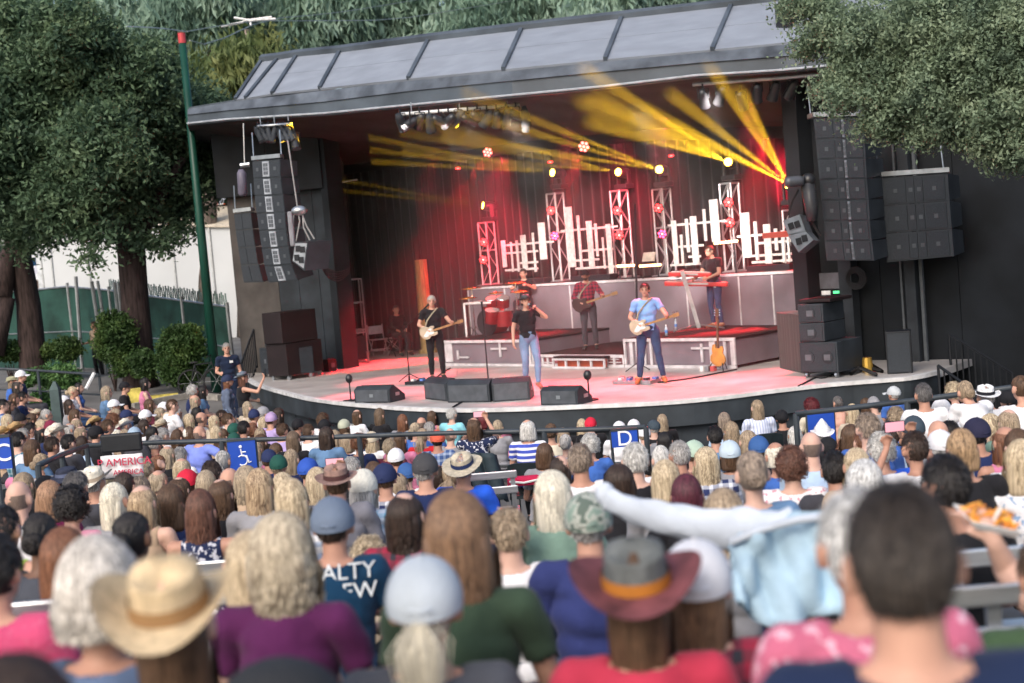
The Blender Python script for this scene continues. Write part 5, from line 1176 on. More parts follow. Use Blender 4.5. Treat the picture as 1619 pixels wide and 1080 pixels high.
t = thing('delivery_truck', 'white truck with round wheel arch parked at the far left', 'truck', onground(10, 530, 50)); b = t.location; bx = lambda nm, x0, y0, z0, x1, y1, z1, m_, bv=.06: obj(nm, MB().abox(b.x + x0, b.y + y0, b.z + z0, b.x + x1, b.y + y1, b.z + z1), m_, t, bevel=bv)
M_truck = mat('truck_white', (.7, .71, .72), .3, spec=.6)
bx('body', -2.6, 0, .75, .55, 2.2, 1.9, M_truck, .2); bx('cab', -1.6, .1, 1.9, .1, 2.1, 2.75, M_truck, .25); bx('windshield', -1.4, .05, 1.98, -.1, .09, 2.6, mat('glass_dark', (.05, .06, .07), .1, spec=.8), .02); bx('bumper', .3, -.05, .55, .75, 2.2, .8, STEEL)
bx('headlight', .56, .2, 1.15, .62, .6, 1.4, WHITE, .02)
for x in (-.35, -2.1):
    mb = MB(); c = Vector((b.x + x, b.y - .02, b.z + .5)); mb.tube([c - Vector((0, .12, 0)), c + Vector((0, .2, 0))], .48, 20); w2 = obj('wheel', mb, RUBBER, t); mb = MB(); mb.tube([c - Vector((0, .14, 0)), c - Vector((0, .1, 0))], .26, 16); sub('rim', mb, STEEL, w2, t)
for lab, x0, y0, x1, y1, D, c1, c2 in (('blue and orange fairground stall behind the left oak trunk', 20, 385, 92, 430, 66, (.05, .25, .6), (.75, .25, .06)), ('pale pink stall front between the left oak trunks', 0, 420, 70, 470, 64, (.5, .36, .33), (.55, .55, .6)), ('orange and yellow stall seen right of the green pole', 325, 305, 375, 345, 62, (.8, .5, .08), (.6, .12, .05))):
    a, b_ = P(x0, y1, D), P(x1, y0, D); g = gz((a.x + b_.x) / 2, D); t = thing('fair_stall', lab, 'stall', ((a.x + b_.x) / 2, D, g)); mb = MB(); mb.abox(a.x, D, g, b_.x, D + 2, a.z + (b_.z - a.z) * .55); obj('wall', mb, mat('stall_%d' % x0, c1, .6, var=.25, scale=1.5), t)
    n = 6
    for k in range(n):
        xa, xb = a.x + (b_.x - a.x) * k / n, a.x + (b_.x - a.x) * (k + 1) / n; zt = b_.z; zb = a.z + (b_.z - a.z) * .5; mb = MB(); mb.slab([Vector((xa, D - .8, zb)), Vector((xb, D - .8, zb)), Vector((xb, D + 1, zt)), Vector((xa, D + 1, zt))], .04); obj('awning_stripe', mb, [mat('stallb_%d' % x0, c2, .6), WHITE][k % 2], t)
# kerb at the planting bed, yellow patch
kp_ = [onground(x, y, D) for x, y, D in ((205, 628, 33.5), (250, 618, 34.2), (300, 614, 34.8), (350, 618, 34.2))]
mb = MB(); 
for i in range(len(kp_) - 1): mb.slab([kp_[i], kp_[i + 1], kp_[i + 1] + UP * .14, kp_[i] + UP * .14], .15)
tag(obj('kerb', mb, mat('kerb_concrete', (.3, .28, .25), .8, var=.2)), kind='structure')
mb = MB(); 
q = onground(214, 612, 34.5); mb.obox(q, .55, .3, .35); q2 = onground(250, 608, 34.6); mb.obox(q2, .9, .25, .14, .2)
tag(obj('yellow_kerb_block', mb, mat('kerb_yellow', (.55, .45, .1), .7, var=.3)), 'yellow painted kerb blocks at the foot of the hedge', 'kerb block')
t = thing('bicycle', 'dark bicycle parked between the hedge bush and the green pole', 'bicycle', onground(322, 606, 35)); b = t.location
for s in (-.38, .42):
    c = b + Vector((s * .8, 0, .34)); mb = MB(); mb.tube([c + Vector((math.cos(q) * .32, 0, math.sin(q) * .32)) for q in [i * .3142 for i in range(21)]], .02, 6); w2 = obj('wheel', mb, RUBBER, t); mb = MB()
    for q in range(6): mb.tube([c, c + Vector((math.cos(q * 1.05) * .31, 0, math.sin(q * 1.05) * .31))], .005, 4)
    sub('spokes', mb, STEEL, w2, t)
mb = MB(); A_ = [b + Vector(v) for v in ((-.3, 0, .34), (-.1, 0, .36), (.25, 0, .8), (-.18, 0, .78), (.34, 0, .34), (.22, 0, .95))]
for i, j in ((0, 1), (1, 2), (2, 3), (3, 1), (0, 3), (2, 4), (2, 5)): mb.tube([A_[i], A_[j]], .017, 6)
obj('frame', mb, BLACK, t); mb = MB(); mb.ell(b + Vector((-.2, 0, .84)), (.12, .06, .03), 8, 6); obj('saddle', mb, RUBBER, t); mb = MB(); mb.tube([b + Vector((.2, -.25, .97)), b + Vector((.2, .25, .97))], .015, 6); obj('handlebar', mb, BLACK, t)
# ------------------------------------------------------------------ railings and signs among the seats
M_rail = mat('rail_paint', (.045, .055, .065), .4, var=.2, scale=3)
def railing(label, pts, post_idx=(), h=1.0, mids=(.45,), r_=.03, name='railing'):
    P3 = [P(*q) for q in pts]; c = P3[len(P3) // 2]; t = thing(name, label, 'railing', (c.x, c.y, gz(c.x, c.y))); mb = MB(); mb.tube(P3, r_, 8); obj('handrail', mb, M_rail, t, smooth=True)
    for m_ in mids:
        mb = MB(); mb.tube([q - UP * m_ for q in P3], r_ * .7, 6); obj('mid_rail', mb, M_rail, t, smooth=True)
    for i in post_idx: q = P3[i]; mb = MB(); mb.tube([q, Vector((q.x, q.y, min(gz(q.x, q.y), q.z - .7) - .1))], r_ * 1.1, 8); obj('post', mb, M_rail, t)
    return t
railing('long dark railing across the front of the upper seats', [(137,704.5,17.6),(240,700,17.7),(350,697,17.8),(470,693,17.7),(568,689.5,17.5),(700,685,17.2),(746,684,17.1),(860,681,17),(960,678,16.8),(1021,675,16.6)], (0, 2, 4, 6, 7, 9), mids=(.42,))
railing('short dark ramp railing descending at the far left', [(60,737,14),(62,735,14),(98,719,15.6),(137,705,17.5)], (0, 2), mids=(.3,))
railing('dark railing rising across the seats at the right', [(1258,654,15.6),(1318,648,15.4),(1378,641,15.2),(1434,634.5,14.9),(1537,621,14.6),(1640,607,14.2)], (0, 3, 5), mids=(.45,))
railing('black handrail along the path at the far left', [(-20,582,30.5),(60,586,30.8),(155,592,31),(157,596,31)], (1, 3), mids=(.45,))
t = thing('white_cane', 'white slanted pipe leaning at the end of the left handrail', 'pipe', onground(134, 625, 30.5)); mb = MB(); mb.tube([P(149, 590, 30.6), P(136, 615, 30.4)], .04, 6); obj('pipe', mb, WHITE, t)
t = thing('fence_post', 'squared green-grey post among the seats at far left', 'post', onground(86, 680, 27)); b = t.location; mb = MB(); tp = P(86, 603, 27); mb.tube([Vector((tp.x, 27, b.z)), Vector((tp.x, 27, tp.z - .15)), Vector((tp.x, 27, tp.z))], [.12, .12, .03], 4); obj('shaft', mb, mat('post_green_grey', (.06, .09, .09), .7), t)
M_sb = mat('sign_blue', (.018, .07, .40), .4, var=.05); M_sw = mat('sign_white', (.85, .85, .87), .5)
def sign(label, x0, y0, x1, y1, D, letter=None, size=.3, frame_=True):
    a, b = P(x0, y1, D), P(x1, y1, D); h = (y1 - y0) * D / FPX; t = thing('seat_sign', label, 'sign', (a + b) / 2); d = (b - a); d.z = 0; d.normalize(); nn = Vector((d.y, -d.x, 0)); b = a + d * (b - a).length
    mb = MB(); mb.box((a + b) / 2 + UP * h / 2, (b - a) / 2, nn * .012, UP * h / 2); obj('panel', mb, M_sb, t)
    mb = MB(); mb.box((a + b) / 2 + UP * (h + .012), (b - a) / 2 * 1.02, nn * .02, UP * .012); obj('top_bar', mb, M_rail, t)
    for e in (a, b): mb = MB(); mb.tube([e - nn * .02 - UP * .5, e - nn * .02 + UP * h], .018, 6); obj('post', mb, M_rail, t)
    cc = (a + b) / 2 + UP * h / 2 + nn * .016
    if letter: text('lettering', letter, size, frame(cc, d), M_sw, t)
    return t, cc, d, nn, h
sign('blue section sign with a large white C at the left edge', -4, 692, 21, 742, 12.5, 'C', .22)
sign('blue section sign with a white D between seats at centre right', 968, 682, 1009, 708, 15.8, 'D', .24)
t, cc, d, nn, h = sign('blue wheelchair access sign right of the arm on the rail', 364, 698, 408, 748, 15.5)
mb = MB(); c = cc - UP * .04
mb.tube([c + (d * math.cos(q) + UP * math.sin(q)) * .055 for q in [i * .35 - 2.2 for i in range(14)]], .008, 5); mb.ell(c + UP * .15 - d * .01, (.018, .008, .018), 8, 6); mb.tube([c + UP * .125 - d * .01, c + UP * .05, c + UP * .045 + d * .05, c + d * .07 - UP * .03, c + d * .095 - UP * .02], .009, 5); mb.tube([c + UP * .09, c + UP * .09 + d * .045], .008, 5); obj('symbol', mb, M_sw, t)
t, cc, d, nn, h = sign('blue sign behind the white pointed hat at the right railing', 1279, 653, 1321, 700, 16.2)
ban = P(195, 740, 13.6); t = thing('banner', 'white banner with red AMERICA lettering hung on a black chair back', 'banner', ban - UP * .3); a, b = P(163, 757, 13.6), P(228, 752, 13.6); d = (b - a).normalized(); nn = Vector((d.y, -d.x, 0)).normalized(); h = .21
mb = MB(); n = 14; rows = [[a.lerp(b, k / n) + UP * z + nn * .012 * math.sin(k * 1.1 + z * 9) for k in range(n + 1)] for z in (0, .07, .14, .22)]; mb.loft(rows, cap=False, close=False); o = obj('cloth', mb, mat('banner_white', (.75, .73, .74), .8, bump=.1), t, smooth=True); md = o.modifiers.new('t', 'SOLIDIFY'); md.thickness = .004
text('lettering', 'P AMERICA', .105, frame((a + b) / 2 + UP * .15 + nn * .03 + d * .03, d), mat('banner_red', (.5, .03, .08), .6), t)
text('lettering', 'AMERICA', .07, frame((a + b) / 2 + UP * .05 + nn * .03 + d * .06, d), MATS['banner_red'], t)
mb = MB(); mb.box((a + b) / 2 + UP * .33 + Vector((0, .05, 0)), (b - a) / 2, (0, .03, 0), UP * .09); obj('backing_bar', mb, BLACK, t, bevel=.02)
# aluminium benches near the camera
def bench(label, x0, x1, y, D, back=True):
    a = Vector(((x0 - 810) / FPX * D, D, 0)); b = Vector(((x1 - 810) / FPX * D, D + .0, 0)); za, zb = P(x0, y, D).z, P(x1, y, D).z; z = (za + zb) / 2; c = (a + b) / 2
    t = thing('bench', label, 'bench', (c.x, c.y, gz(c.x, c.y))); L = (b - a) / 2
    for nm, z_, dy, hh, dd in (('seat_plank', z - .36, .24, .02, .13), ('back_plank', z, 0, .032, .012), ('back_plank', z - .13, .0, .032, .012)):
        mb = MB(); mb.box((c.x, c.y + dy, z_), L, (0, dd, 0), (0, 0, hh)); obj(nm, mb, ALU, t, bevel=.006)
    n = max(2, int(L.length * 2 / 1.2))
    for k in range(n + 1):
        x = a.x + (b.x - a.x) * (k + .1) / (n + .2); g = gz(x, D); mb = MB(); mb.box((x, D + .03, (g + z) / 2), (.02, 0, 0), (0, .018, 0), (0, 0, (z - g) / 2)); obj('leg', mb, STEEL, t); mb = MB(); mb.tube([(x, D + .03, z - .39), (x, D + .36, z - .39), (x, D + .36, g)], .018, 6); obj('leg', mb, STEEL, t)
bench('aluminium bench row at left behind the red-topped woman', -60, 350, 958, 4.7); bench('aluminium bench row behind the navy floral top', 60, 470, 903, 6.9)
bench('aluminium bench row at right under the food tray', 1290, 1700, 886, 5.0); bench('aluminium bench row lower at the right edge, beside the green jacket', 1380, 1720, 942, 4.2)
bench('pale bench plank behind the navy-shirted man and panama hat', 640, 800, 757, 12.0)
# ================================================================== people
def vadd(a, b): return Vector(a) + Vector(b)
class Body:
    def __init__(s): s.mb = MB(); s.seg = []
    def cap(s, p, q, r1, r2, lab, n=12, reg=True):
        p, q = Vector(p), Vector(q); t = (q - p); L = t.length; t = t.normalized() if L > 1e-6 else UP; pts = [p - t * r1 * .97, p - t * r1 * .7, p, q, q + t * r2 * .7, q + t * r2 * .97]
        s.mb.tube(pts, [r1 * .24, r1 * .71, r1, r2, r2 * .71, r2 * .24], n)
        if reg: s.seg.append((lab, p, q, r1, r2))
    def ell(s, c, r, lab, M=None): s.mb.ell(c, r, 16, 12, M); s.seg.append((lab, Vector(c), Vector(c) + Vector((0, 0, .001)), min(r) * 1.15, min(r) * 1.15))
def make_body(j, sex='m', vox=.0128):
    """j: pelvis, neck, head, and for a (+x side) and b: sh, el, wr, hip, kn, an, toe, hand (dir), curl"""
    B = Body(); pv, nk, hd = Vector(j['pelvis']), Vector(j['neck']), Vector(j['head']); m = sex == 'm'
    ax = (nk - pv).normalized(); L = (nk - pv).length; bw = 1.0 if m else .88
    sx = (Vector(j['a']['sh']) - Vector(j['b']['sh'])).normalized()
    fw = ax.cross(sx) * -1; Rm = Matrix((sx, ax.cross(sx), ax)).transposed()
    B.ell(pv + ax * .02, (.165 if m else .175, .125, .13), 'hips', Rm); B.ell(pv + ax * L * .36, (.145 * bw, .105, .15), 'belly', Rm); B.ell(pv + ax * L * .62, (.165 * bw, .118, .16), 'chest', Rm); B.ell(pv + ax * L * .8, (.16 * bw, .1, .1), 'chest', Rm)
    if not m: B.ell(pv + ax * L * .66 + sx * .07 - fw * 0 + Rm @ Vector((0, .08, 0)), (.06, .05, .06), 'chest'); B.ell(pv + ax * L * .66 - sx * .07 + Rm @ Vector((0, .08, 0)), (.06, .05, .06), 'chest')
    B.cap(nk - ax * .06, hd - Vector((0, .015, .03)), .058 if m else .05, .052 if m else .045, 'neck')
    for k in 'ab':
        q = j[k]; sh, el, wr = Vector(q['sh']), Vector(q['el']), Vector(q['wr']); f = 1 if m else .86
        B.cap(nk - ax * .045 + (sh - nk) * .15, sh - ax * .005, .05 * f, .056 * f, 'trap'); B.cap(sh, el, .055 * f, .041 * f, 'uarm' + k); B.cap(el, wr, .04 * f, .027 * f, 'farm' + k)
        d = Vector(q.get('hand', wr - el)).normalized(); nrm = Vector(q.get('pn', (0, 0, 1))); nrm = (nrm - d * nrm.dot(d)).normalized(); s = d.cross(nrm); c = q.get('curl', .5); hs = .95 if m else .86
        B.cap(wr, wr + d * .05 * hs + s * .012, .024 * hs, .024 * hs, 'hand' + k); B.cap(wr + d * .01, wr + d * .05 * hs - s * .012, .024 * hs, .024 * hs, 'hand' + k)
        for i in range(4):
            p0 = wr + d * .062 * hs + s * (.033 - .021 * i) * hs; ln = (.036, .041, .039, .031)[i] * hs; cc = c * (1 + .12 * i); d1 = (d * math.cos(cc) - nrm * math.sin(cc)); d2 = (d * math.cos(cc * 2.1) - nrm * math.sin(cc * 2.1))
            B.cap(p0 - d * .02, p0 + d1 * ln, .0105, .0095, 'hand' + k, 6); B.cap(p0 + d1 * ln, p0 + d1 * ln + d2 * ln * .9, .0095, .008, 'hand' + k, 6)
        p0 = wr + d * .02 + s * .03 * hs; d1 = (d * .75 + s * .6 - nrm * .25).normalized(); B.cap(p0 - s * .01, p0 + d1 * .038, .0125, .0105, 'hand' + k, 6); B.cap(p0 + d1 * .038, p0 + d1 * .036 + (d - nrm * c).normalized() * .028, .0105, .009, 'hand' + k, 6)
        hip, kn, an, toe = Vector(q['hip']), Vector(q['kn']), Vector(q['an']), Vector(q['toe'])
        B.cap(hip, hip.lerp(kn, .55), .088, .074, 'thigh' + k); B.cap(hip.lerp(kn, .5), kn, .076, .054, 'thigh' + k); B.cap(kn, kn.lerp(an, .35), .053, .054, 'shin' + k); B.cap(kn.lerp(an, .35), an, .054, .036, 'shin' + k)
        B.cap(an - Vector((0, 0, .03)) - (toe - an).normalized() * .03, toe, .042, .034, 'foot' + k)
    # head
    B.ell(hd + Vector((0, -.012, .022)), (.075, .094, .096), 'head'); B.ell(hd + Vector((0, .022, -.045)), (.057, .066, .068), 'head'); B.ell(hd + Vector((0, .072, -.082)), (.024, .02, .02), 'head')
    B.ell(hd + Vector((0, .068, .022)), (.052, .022, .02), 'head'); B.cap(hd + Vector((0, .086, .012)), hd + Vector((0, .104, -.022)), .011, .015, 'head'); B.ell(hd + Vector((0, .082, -.052)), (.026, .013, .013), 'head')
    for s in (-1, 1): B.ell(hd + Vector((s * .082, -.014, -.008)), (.014, .022, .034), 'head')
    o = obj('tmp', B.mb, None); o.data.materials.clear()
    md = o.modifiers.new('r', 'REMESH'); md.mode = 'VOXEL'; md.voxel_size = vox; md.adaptivity = 0
    m2 = o.modifiers.new('s', 'SMOOTH'); m2.factor = .5; m2.iterations = 3
    dg = bpy.context.evaluated_depsgraph_get(); me = bpy.data.meshes.new_from_object(o.evaluated_get(dg)); bpy.data.objects.remove(o)
    me.polygons.foreach_set('use_smooth', [True] * len(me.polygons)); me.name = 'body'
    N = len(me.vertices); co = np.empty(N * 3); me.vertices.foreach_get('co', co); co = co.reshape(-1, 3); nn = np.empty(N * 3); me.vertex_normals.foreach_get('vector', nn); nn = nn.reshape(-1, 3)
    best = np.full(N, 1e9); lab = np.zeros(N, int); tt = np.zeros(N); labs = sorted(set(s_[0] for s_ in B.seg))
    for (l_, p, q, r1, r2) in B.seg:
        p, q = np.array(p), np.array(q); pq = q - p; t = np.clip(((co - p) @ pq) / max(pq @ pq, 1e-9), 0, 1); d = np.linalg.norm(co - p - t[:, None] * pq, axis=1) - (r1 + (r2 - r1) * t); w_ = d < best; best[w_] = d[w_]; lab[w_] = labs.index(l_); tt[w_] = t[w_]
    names = np.array(labs)[lab]; nf = len(me.loops); lv = np.empty(nf, int); me.loops.foreach_get('vertex_index', lv); ls = np.empty(len(me.polygons), int); me.polygons.foreach_get('loop_start', ls)
    faces = lv.reshape(-1, 4) if nf == 4 * len(me.polygons) else None
    def garment(name, mask, off, fold=.006, fs=26):
        ok = mask[faces].all(1); fc = faces[ok]; used = np.unique(fc); cnt = np.zeros(N); tot = np.zeros(N); np.add.at(cnt, fc.ravel(), 1); np.add.at(tot, faces.ravel(), 1)
        inner = (cnt >= tot)[used]; idx = np.full(N, -1); idx[used] = np.arange(len(used))
        ph = co[used]; f = np.sin(ph[:, 0] * fs + ph[:, 2] * fs * .9 + np.sin(ph[:, 1] * 17) * 2) * np.sin(ph[:, 2] * fs * 1.3 - ph[:, 0] * 9) * fold
        v = ph + nn[used] * (np.where(inner, off + f, .003))[:, None]
        g = bpy.data.meshes.new(name); g.from_pydata(v.tolist(), [], idx[fc].tolist()); g.polygons.foreach_set('use_smooth', [True] * len(fc)); g.update(); return g
    tor = np.isin(names, ['chest', 'belly']) | ((names == 'hips') & (((co - np.array(pv)) @ np.array(ax)) > -.01)); tr = names == 'trap'
    ua = np.char.startswith(names, 'uarm'); fa = np.char.startswith(names, 'farm')
    nd = np.linalg.norm(co - np.array(nk + ax * .02), axis=1)
    base = tor | (tr & (nd > .085)) | ua & (tt < .05); base &= ~((names == 'chest') & (nd < .08))
    xx = np.abs((co - np.array(nk)) @ np.array(sx)); res = {'body': me}
    res['tee'] = garment('tee_shirt', base | (ua & (tt < .62)), .014); res['long'] = garment('long_shirt', base | ua | (fa & (tt < .93)), .017, .008)
    res['tank'] = garment('tank_top', (tor & ~((xx > .155) & (((co - np.array(pv)) @ np.array(ax)) > L * .7))) | (tr & (nd > .1) & (xx < .13)), .009, .003)
    leg = np.char.startswith(names, 'thigh') | (np.char.startswith(names, 'shin') & ((co[:, 2] - min(j['a']['an'][2], j['b']['an'][2])) > .015)); hp = (names == 'hips') | ((names == 'belly') & (((co - np.array(pv)) @ np.array(ax)) < .06))
    res['trousers'] = garment('trousers', hp | leg, .011, .005, 18); res['shoes'] = garment('shoes', np.char.startswith(names, 'foot'), .007, 0)
    res['head'] = hd
    return res
def joints(sit=True, **kw):
    if sit:
        j = dict(pelvis=(0, -.02, .56), neck=(0, .0, 1.09), head=(0, .035, 1.225))
        for k, s in (('a', 1), ('b', -1)): j[k] = dict(sh=(s * .175, -.005, 1.03), el=(s * .235, .06, .77), wr=(s * .12, .29, .69), hand=(-s * .35, .9, -.1), pn=(0, 0, 1), curl=.45, hip=(s * .09, .0, .54), kn=(s * .13, .42, .55), an=(s * .13, .42, .1), toe=(s * .14, .58, .045))
    else:
        j = dict(pelvis=(0, 0, .96), neck=(0, -.01, 1.49), head=(0, .03, 1.635))
        for k, s in (('a', 1), ('b', -1)): j[k] = dict(sh=(s * .18, -.01, 1.43), el=(s * .245, -.03, 1.15), wr=(s * .25, .06, .9), hand=(0, .25, -1), pn=(s, 0, 0), curl=.4, hip=(s * .09, 0, .93), kn=(s * .11, .03, .51), an=(s * .12, -.02, .1), toe=(s * .14, .15, .045))
    for k, v in kw.items():
        if k in 'ab': j[k].update(v)
        else: j[k] = v
    return j
def hr(v): return v
PB = {}
PB['m'] = make_body(joints()); PB['w'] = make_body(joints(), 'w')
PB['armout'] = make_body(joints(a=dict(el=(.47, -.06, .93), wr=(.72, -.02, .84), hand=(1, .1, -.5), pn=(0, 0, 1), curl=.35)))
PB['phone'] = make_body(joints(a=dict(el=(.25, .22, 1.05), wr=(.13, .33, 1.28), hand=(-.1, .1, 1), pn=(0, 1, 0), curl=.6), b=dict(el=(-.22, .24, .98), wr=(-.05, .36, 1.2), hand=(.1, .1, 1), pn=(0, 1, 0), curl=.6)), 'w')
PB['stand'] = make_body(joints(False), 'w'); PB['standm'] = make_body(joints(False, a=dict(wr=(.2, .28, 1.12), hand=(0, 1, .3))))
PB['standphone'] = make_body(joints(False, a=dict(el=(.33, .2, 1.36), wr=(.36, .34, 1.62), hand=(0, .1, 1), pn=(0, 1, 0), curl=.5), b=dict(el=(-.26, .1, 1.18), wr=(-.1, .28, 1.15), hand=(.6, .5, 0))), 'w')
PB['lean'] = make_body(joints(pelvis=(0, -.02, .56), neck=(0, .22, 1.02), head=(0, .31, 1.13), a=dict(sh=(.175, .2, .98), el=(.24, .3, .72), wr=(.1, .45, .66)), b=dict(sh=(-.175, .2, .98), el=(-.24, .3, .72), wr=(-.1, .45, .66))))
PB['sing'] = make_body(joints(False, head=(0, .04, 1.64), a=dict(wr=(.3, .02, .88), el=(.27, -.04, 1.15), kn=(.12, .1, .52), an=(.13, .02, .1), toe=(.17, .2, .045)), b=dict(el=(-.33, .17, 1.32), wr=(-.14, .19, 1.5), hand=(.7, .1, .7), pn=(.3, -1, 0), curl=1.1, kn=(-.1, .16, .52), an=(-.06, .22, .12), toe=(-.06, .4, .05))))
gt = dict(a=dict(el=(.3, -.02, 1.17), wr=(.13, .2, 1.05), hand=(-.9, .2, -.3), pn=(0, 1, 0), curl=.8), b=dict(el=(-.33, .1, 1.2), wr=(-.36, .3, 1.16), hand=(-.2, .5, .8), pn=(0, -1, 0), curl=1.0))
PB['guitar'] = make_body(joints(False, **gt))
g2 = {k: dict(v) for k, v in gt.items()}; g2['a'].update(hip=(.1, 0, .93), kn=(.15, .03, .51), an=(.21, -.02, .1), toe=(.25, .14, .045)); g2['b'].update(hip=(-.1, 0, .93), kn=(-.15, .03, .51), an=(-.21, -.02, .1), toe=(-.25, .14, .045))
PB['guitarwide'] = make_body(joints(False, pelvis=(0, 0, .93), **g2))
PB['keys'] = make_body(joints(False, head=(0, .07, 1.62), a=dict(el=(.27, .1, 1.16), wr=(.2, .37, 1.08), hand=(0, 1, -.15), curl=.4), b=dict(el=(-.27, .1, 1.16), wr=(-.2, .37, 1.08), hand=(0, 1, -.15), curl=.4)))
PB['drum'] = make_body(joints(a=dict(el=(.3, .12, .85), wr=(.18, .4, .92), hand=(-.2, 1, .1), curl=1.0), b=dict(el=(-.3, .12, .85), wr=(-.16, .38, .98), hand=(.2, 1, .2), curl=1.0)))
# ------------------------------------------------------------------ hair and hats (head centre at the origin, face towards +y)
HC = np.array((0, -.012, .018)); HR_ = np.array((.084, .104, .108))
TONES = []; NSHELL = [0]
def locks_mesh(kind, n, seed=0, L=.3, wave=0, width=.016, puff=1.0):
    rng = np.random.default_rng(seed); mb = MB(); R_ = HR_ * puff
    # shell
    nu, nv = 26, 18; grid = {}
    for i in range(nv + 1):
        th = math.pi * i / nv * .78
        for k in range(nu):
            ph = 2 * math.pi * k / nu; r = 1 + rng.normal() * .012; grid[i, k] = HC + R_ * .985 * r * np.array((math.sin(th) * math.cos(ph), math.sin(th) * math.sin(ph), math.cos(th)))
    def okv(p):
        if p[1] > .05 and p[2] < .055: return False
        if p[1] > .0 and p[2] < (-.015 if kind in 'LWBC' else .01): return False
        if p[2] < -.078: return False
        if kind == 'S' and abs(p[0]) > .066 and p[2] < .012 and p[1] > -.05: return False
        return True
    idx = {}; vs = []; fs = []
    for i in range(nv):
        for k in range(nu):
            q = [(i, k), (i + 1, k), (i + 1, (k + 1) % nu), (i, (k + 1) % nu)]
            if all(okv(grid[a]) for a in q):
                f = []
                for a in q:
                    if a not in idx: idx[a] = len(vs); vs.append(grid[a])
                    f.append(idx[a])
                fs.append(f)
    mb.add(vs, fs)
    zlow = -L
    if kind in 'LWB':
        rings = []
        for i in range(7):
            t = i / 6; z = .02 + (zlow * .92 - .02) * t; rx = (.088 * puff) * (1 + .1 * math.sin(t * 3)) * (1 - .35 * t ** 2 if kind != 'B' else 1); yb = -.095 * puff - .01 * t; yf = -.01 - .03 * t
            rings.append([(rx * math.sin(a), (yb + yf) / 2 + (yf - yb) / 2 * math.cos(a), z) for a in [2 * math.pi * k / 14 for k in range(14)]])
        mb.loft(rings)
    NSHELL[0] = len(mb.f); TONES.clear()
    for _ in range(n):
        f0 = len(mb.f)
        if f0 > NSHELL[0] + sum(TONES): TONES.append(f0 - NSHELL[0] - sum(TONES))
        ph = rng.uniform(-math.pi, math.pi); th0 = abs(rng.normal()) * .5 + .05
        if kind in 'SC': th0 = math.acos(rng.uniform(-.55, 1))
        dirv = np.array((math.sin(ph), -math.cos(ph)))       # ph = 0 is the back of the head
        def sp(th, lift=1.0): return HC + R_ * lift * np.array((math.sin(th) * dirv[0], math.sin(th) * dirv[1], math.cos(th)))
        if kind == 'S':
            p = sp(th0);
            if not okv(p): continue
            q = sp(th0 + .22, 1.05 + rng.uniform(0, .05)); pts = [p * 1.0, (p + q) / 2 * 1.02, q]
            if rng.random() < .3: pts[-1] = pts[-1] + rng.normal(size=3) * .008
        elif kind == 'C':
            p = sp(th0, .98)
            if not okv(p): continue
            pts = [p]; u = rng.normal(size=3); u /= np.linalg.norm(u); v = np.cross(u, p - HC); v /= np.linalg.norm(v) + 1e-6; o = (p - HC) / np.linalg.norm(p - HC)
            ln = rng.uniform(.03, .06) * puff
            for k in range(1, 8): a = k * 1.1; pts.append(p + o * ln * k / 7 * .6 + v * math.sin(a) * .013 + np.cross(o, v) * (1 - math.cos(a)) * .013 - np.array((0, 0, .012)) * k / 7)
        else:
            front = abs(ph) > 2.0; the = 1.75 if not front else 1.2
            if front: 
                ph2 = math.copysign(1.75, ph); 
            ns = 5; pts = [sp(th0 + (the - th0) * k / ns, 1.02 + .03 * rng.random()) for k in range(ns + 1)] if the > th0 else [sp(th0)]
            if front:
                tgt = np.array((math.copysign(.098 * puff, ph), .02, -.02)); pts = [pts[0], (pts[0] * .5 + tgt * .5) + np.array((0, 0, .035)), tgt]
            end = pts[-1]; if_pony = kind in 'PN'
            if if_pony:
                tip = np.array((0, -.118, -.0)); pts = [sp(th0), sp(th0 + (1.3 - th0) * .5, 1.01), tip * .6 + sp(1.3) * .4, tip + rng.normal(size=3) * .006]
            else:
                ln = L * rng.uniform(.72, 1.05); z0 = end[2]; k_n = max(3, int(ln / .035)); ph_w = rng.uniform(0, 6.28) if rng.random() < .5 else 0; inw = rng.uniform(.0, .25)
                for k in range(1, k_n + 1):
                    t = k / k_n; z = z0 - (ln + z0) * t if ln > -z0 else z0; 
                    b = np.array((end[0] * (1 - inw * t), end[1] * (1 - .25 * t * (end[1] < 0)) - .012 * t, z)); 
                    if z < -.2: b[1] -= .01 * (-.2 - z) / .1
                    if wave: a = t * ln / .075 * 6.28 * .5 + ph_w; b[0] += wave * math.sin(a) * min(1, t * 3); b[1] += wave * .8 * math.cos(a * 1.1) * min(1, t * 3)
                    pts.append(b)
        pts = [Vector(p) for p in pts]; w_ = width * rng.uniform(.6, 1.3); L_, R2 = [], []; m_ = len(pts) - 1
        tw = rng.normal() * .3
        for k, p in enumerate(pts):
            t = (pts[min(k + 1, m_)] - pts[max(k - 1, 0)]).normalized(); o = (p - Vector((0, 0, min(p.z, 0.0)))).normalized(); s = t.cross(o); s = s.normalized() if s.length > 1e-4 else Vector((1, 0, 0)); s = (s + o * tw).normalized(); ww = w_ * (.5 + .5 * math.sin(math.pi * min(1, .15 + k / m_ * .85))) * (1 if k < m_ else .25)
            L_.append(p - s * ww / 2); R2.append(p + s * ww / 2)
            L_[-1] -= o * .0
        n_ = len(pts); mid = [p + (p - Vector((0, 0, min(p.z, 0)))).normalized() * w_ * .12 for p in pts]
        mb.add(L_ + mid + R2, [(i, i + 1, n_ + i + 1, n_ + i) for i in range(n_ - 1)] + [(n_ + i, n_ + i + 1, 2 * n_ + i + 1, 2 * n_ + i) for i in range(n_ - 1)])
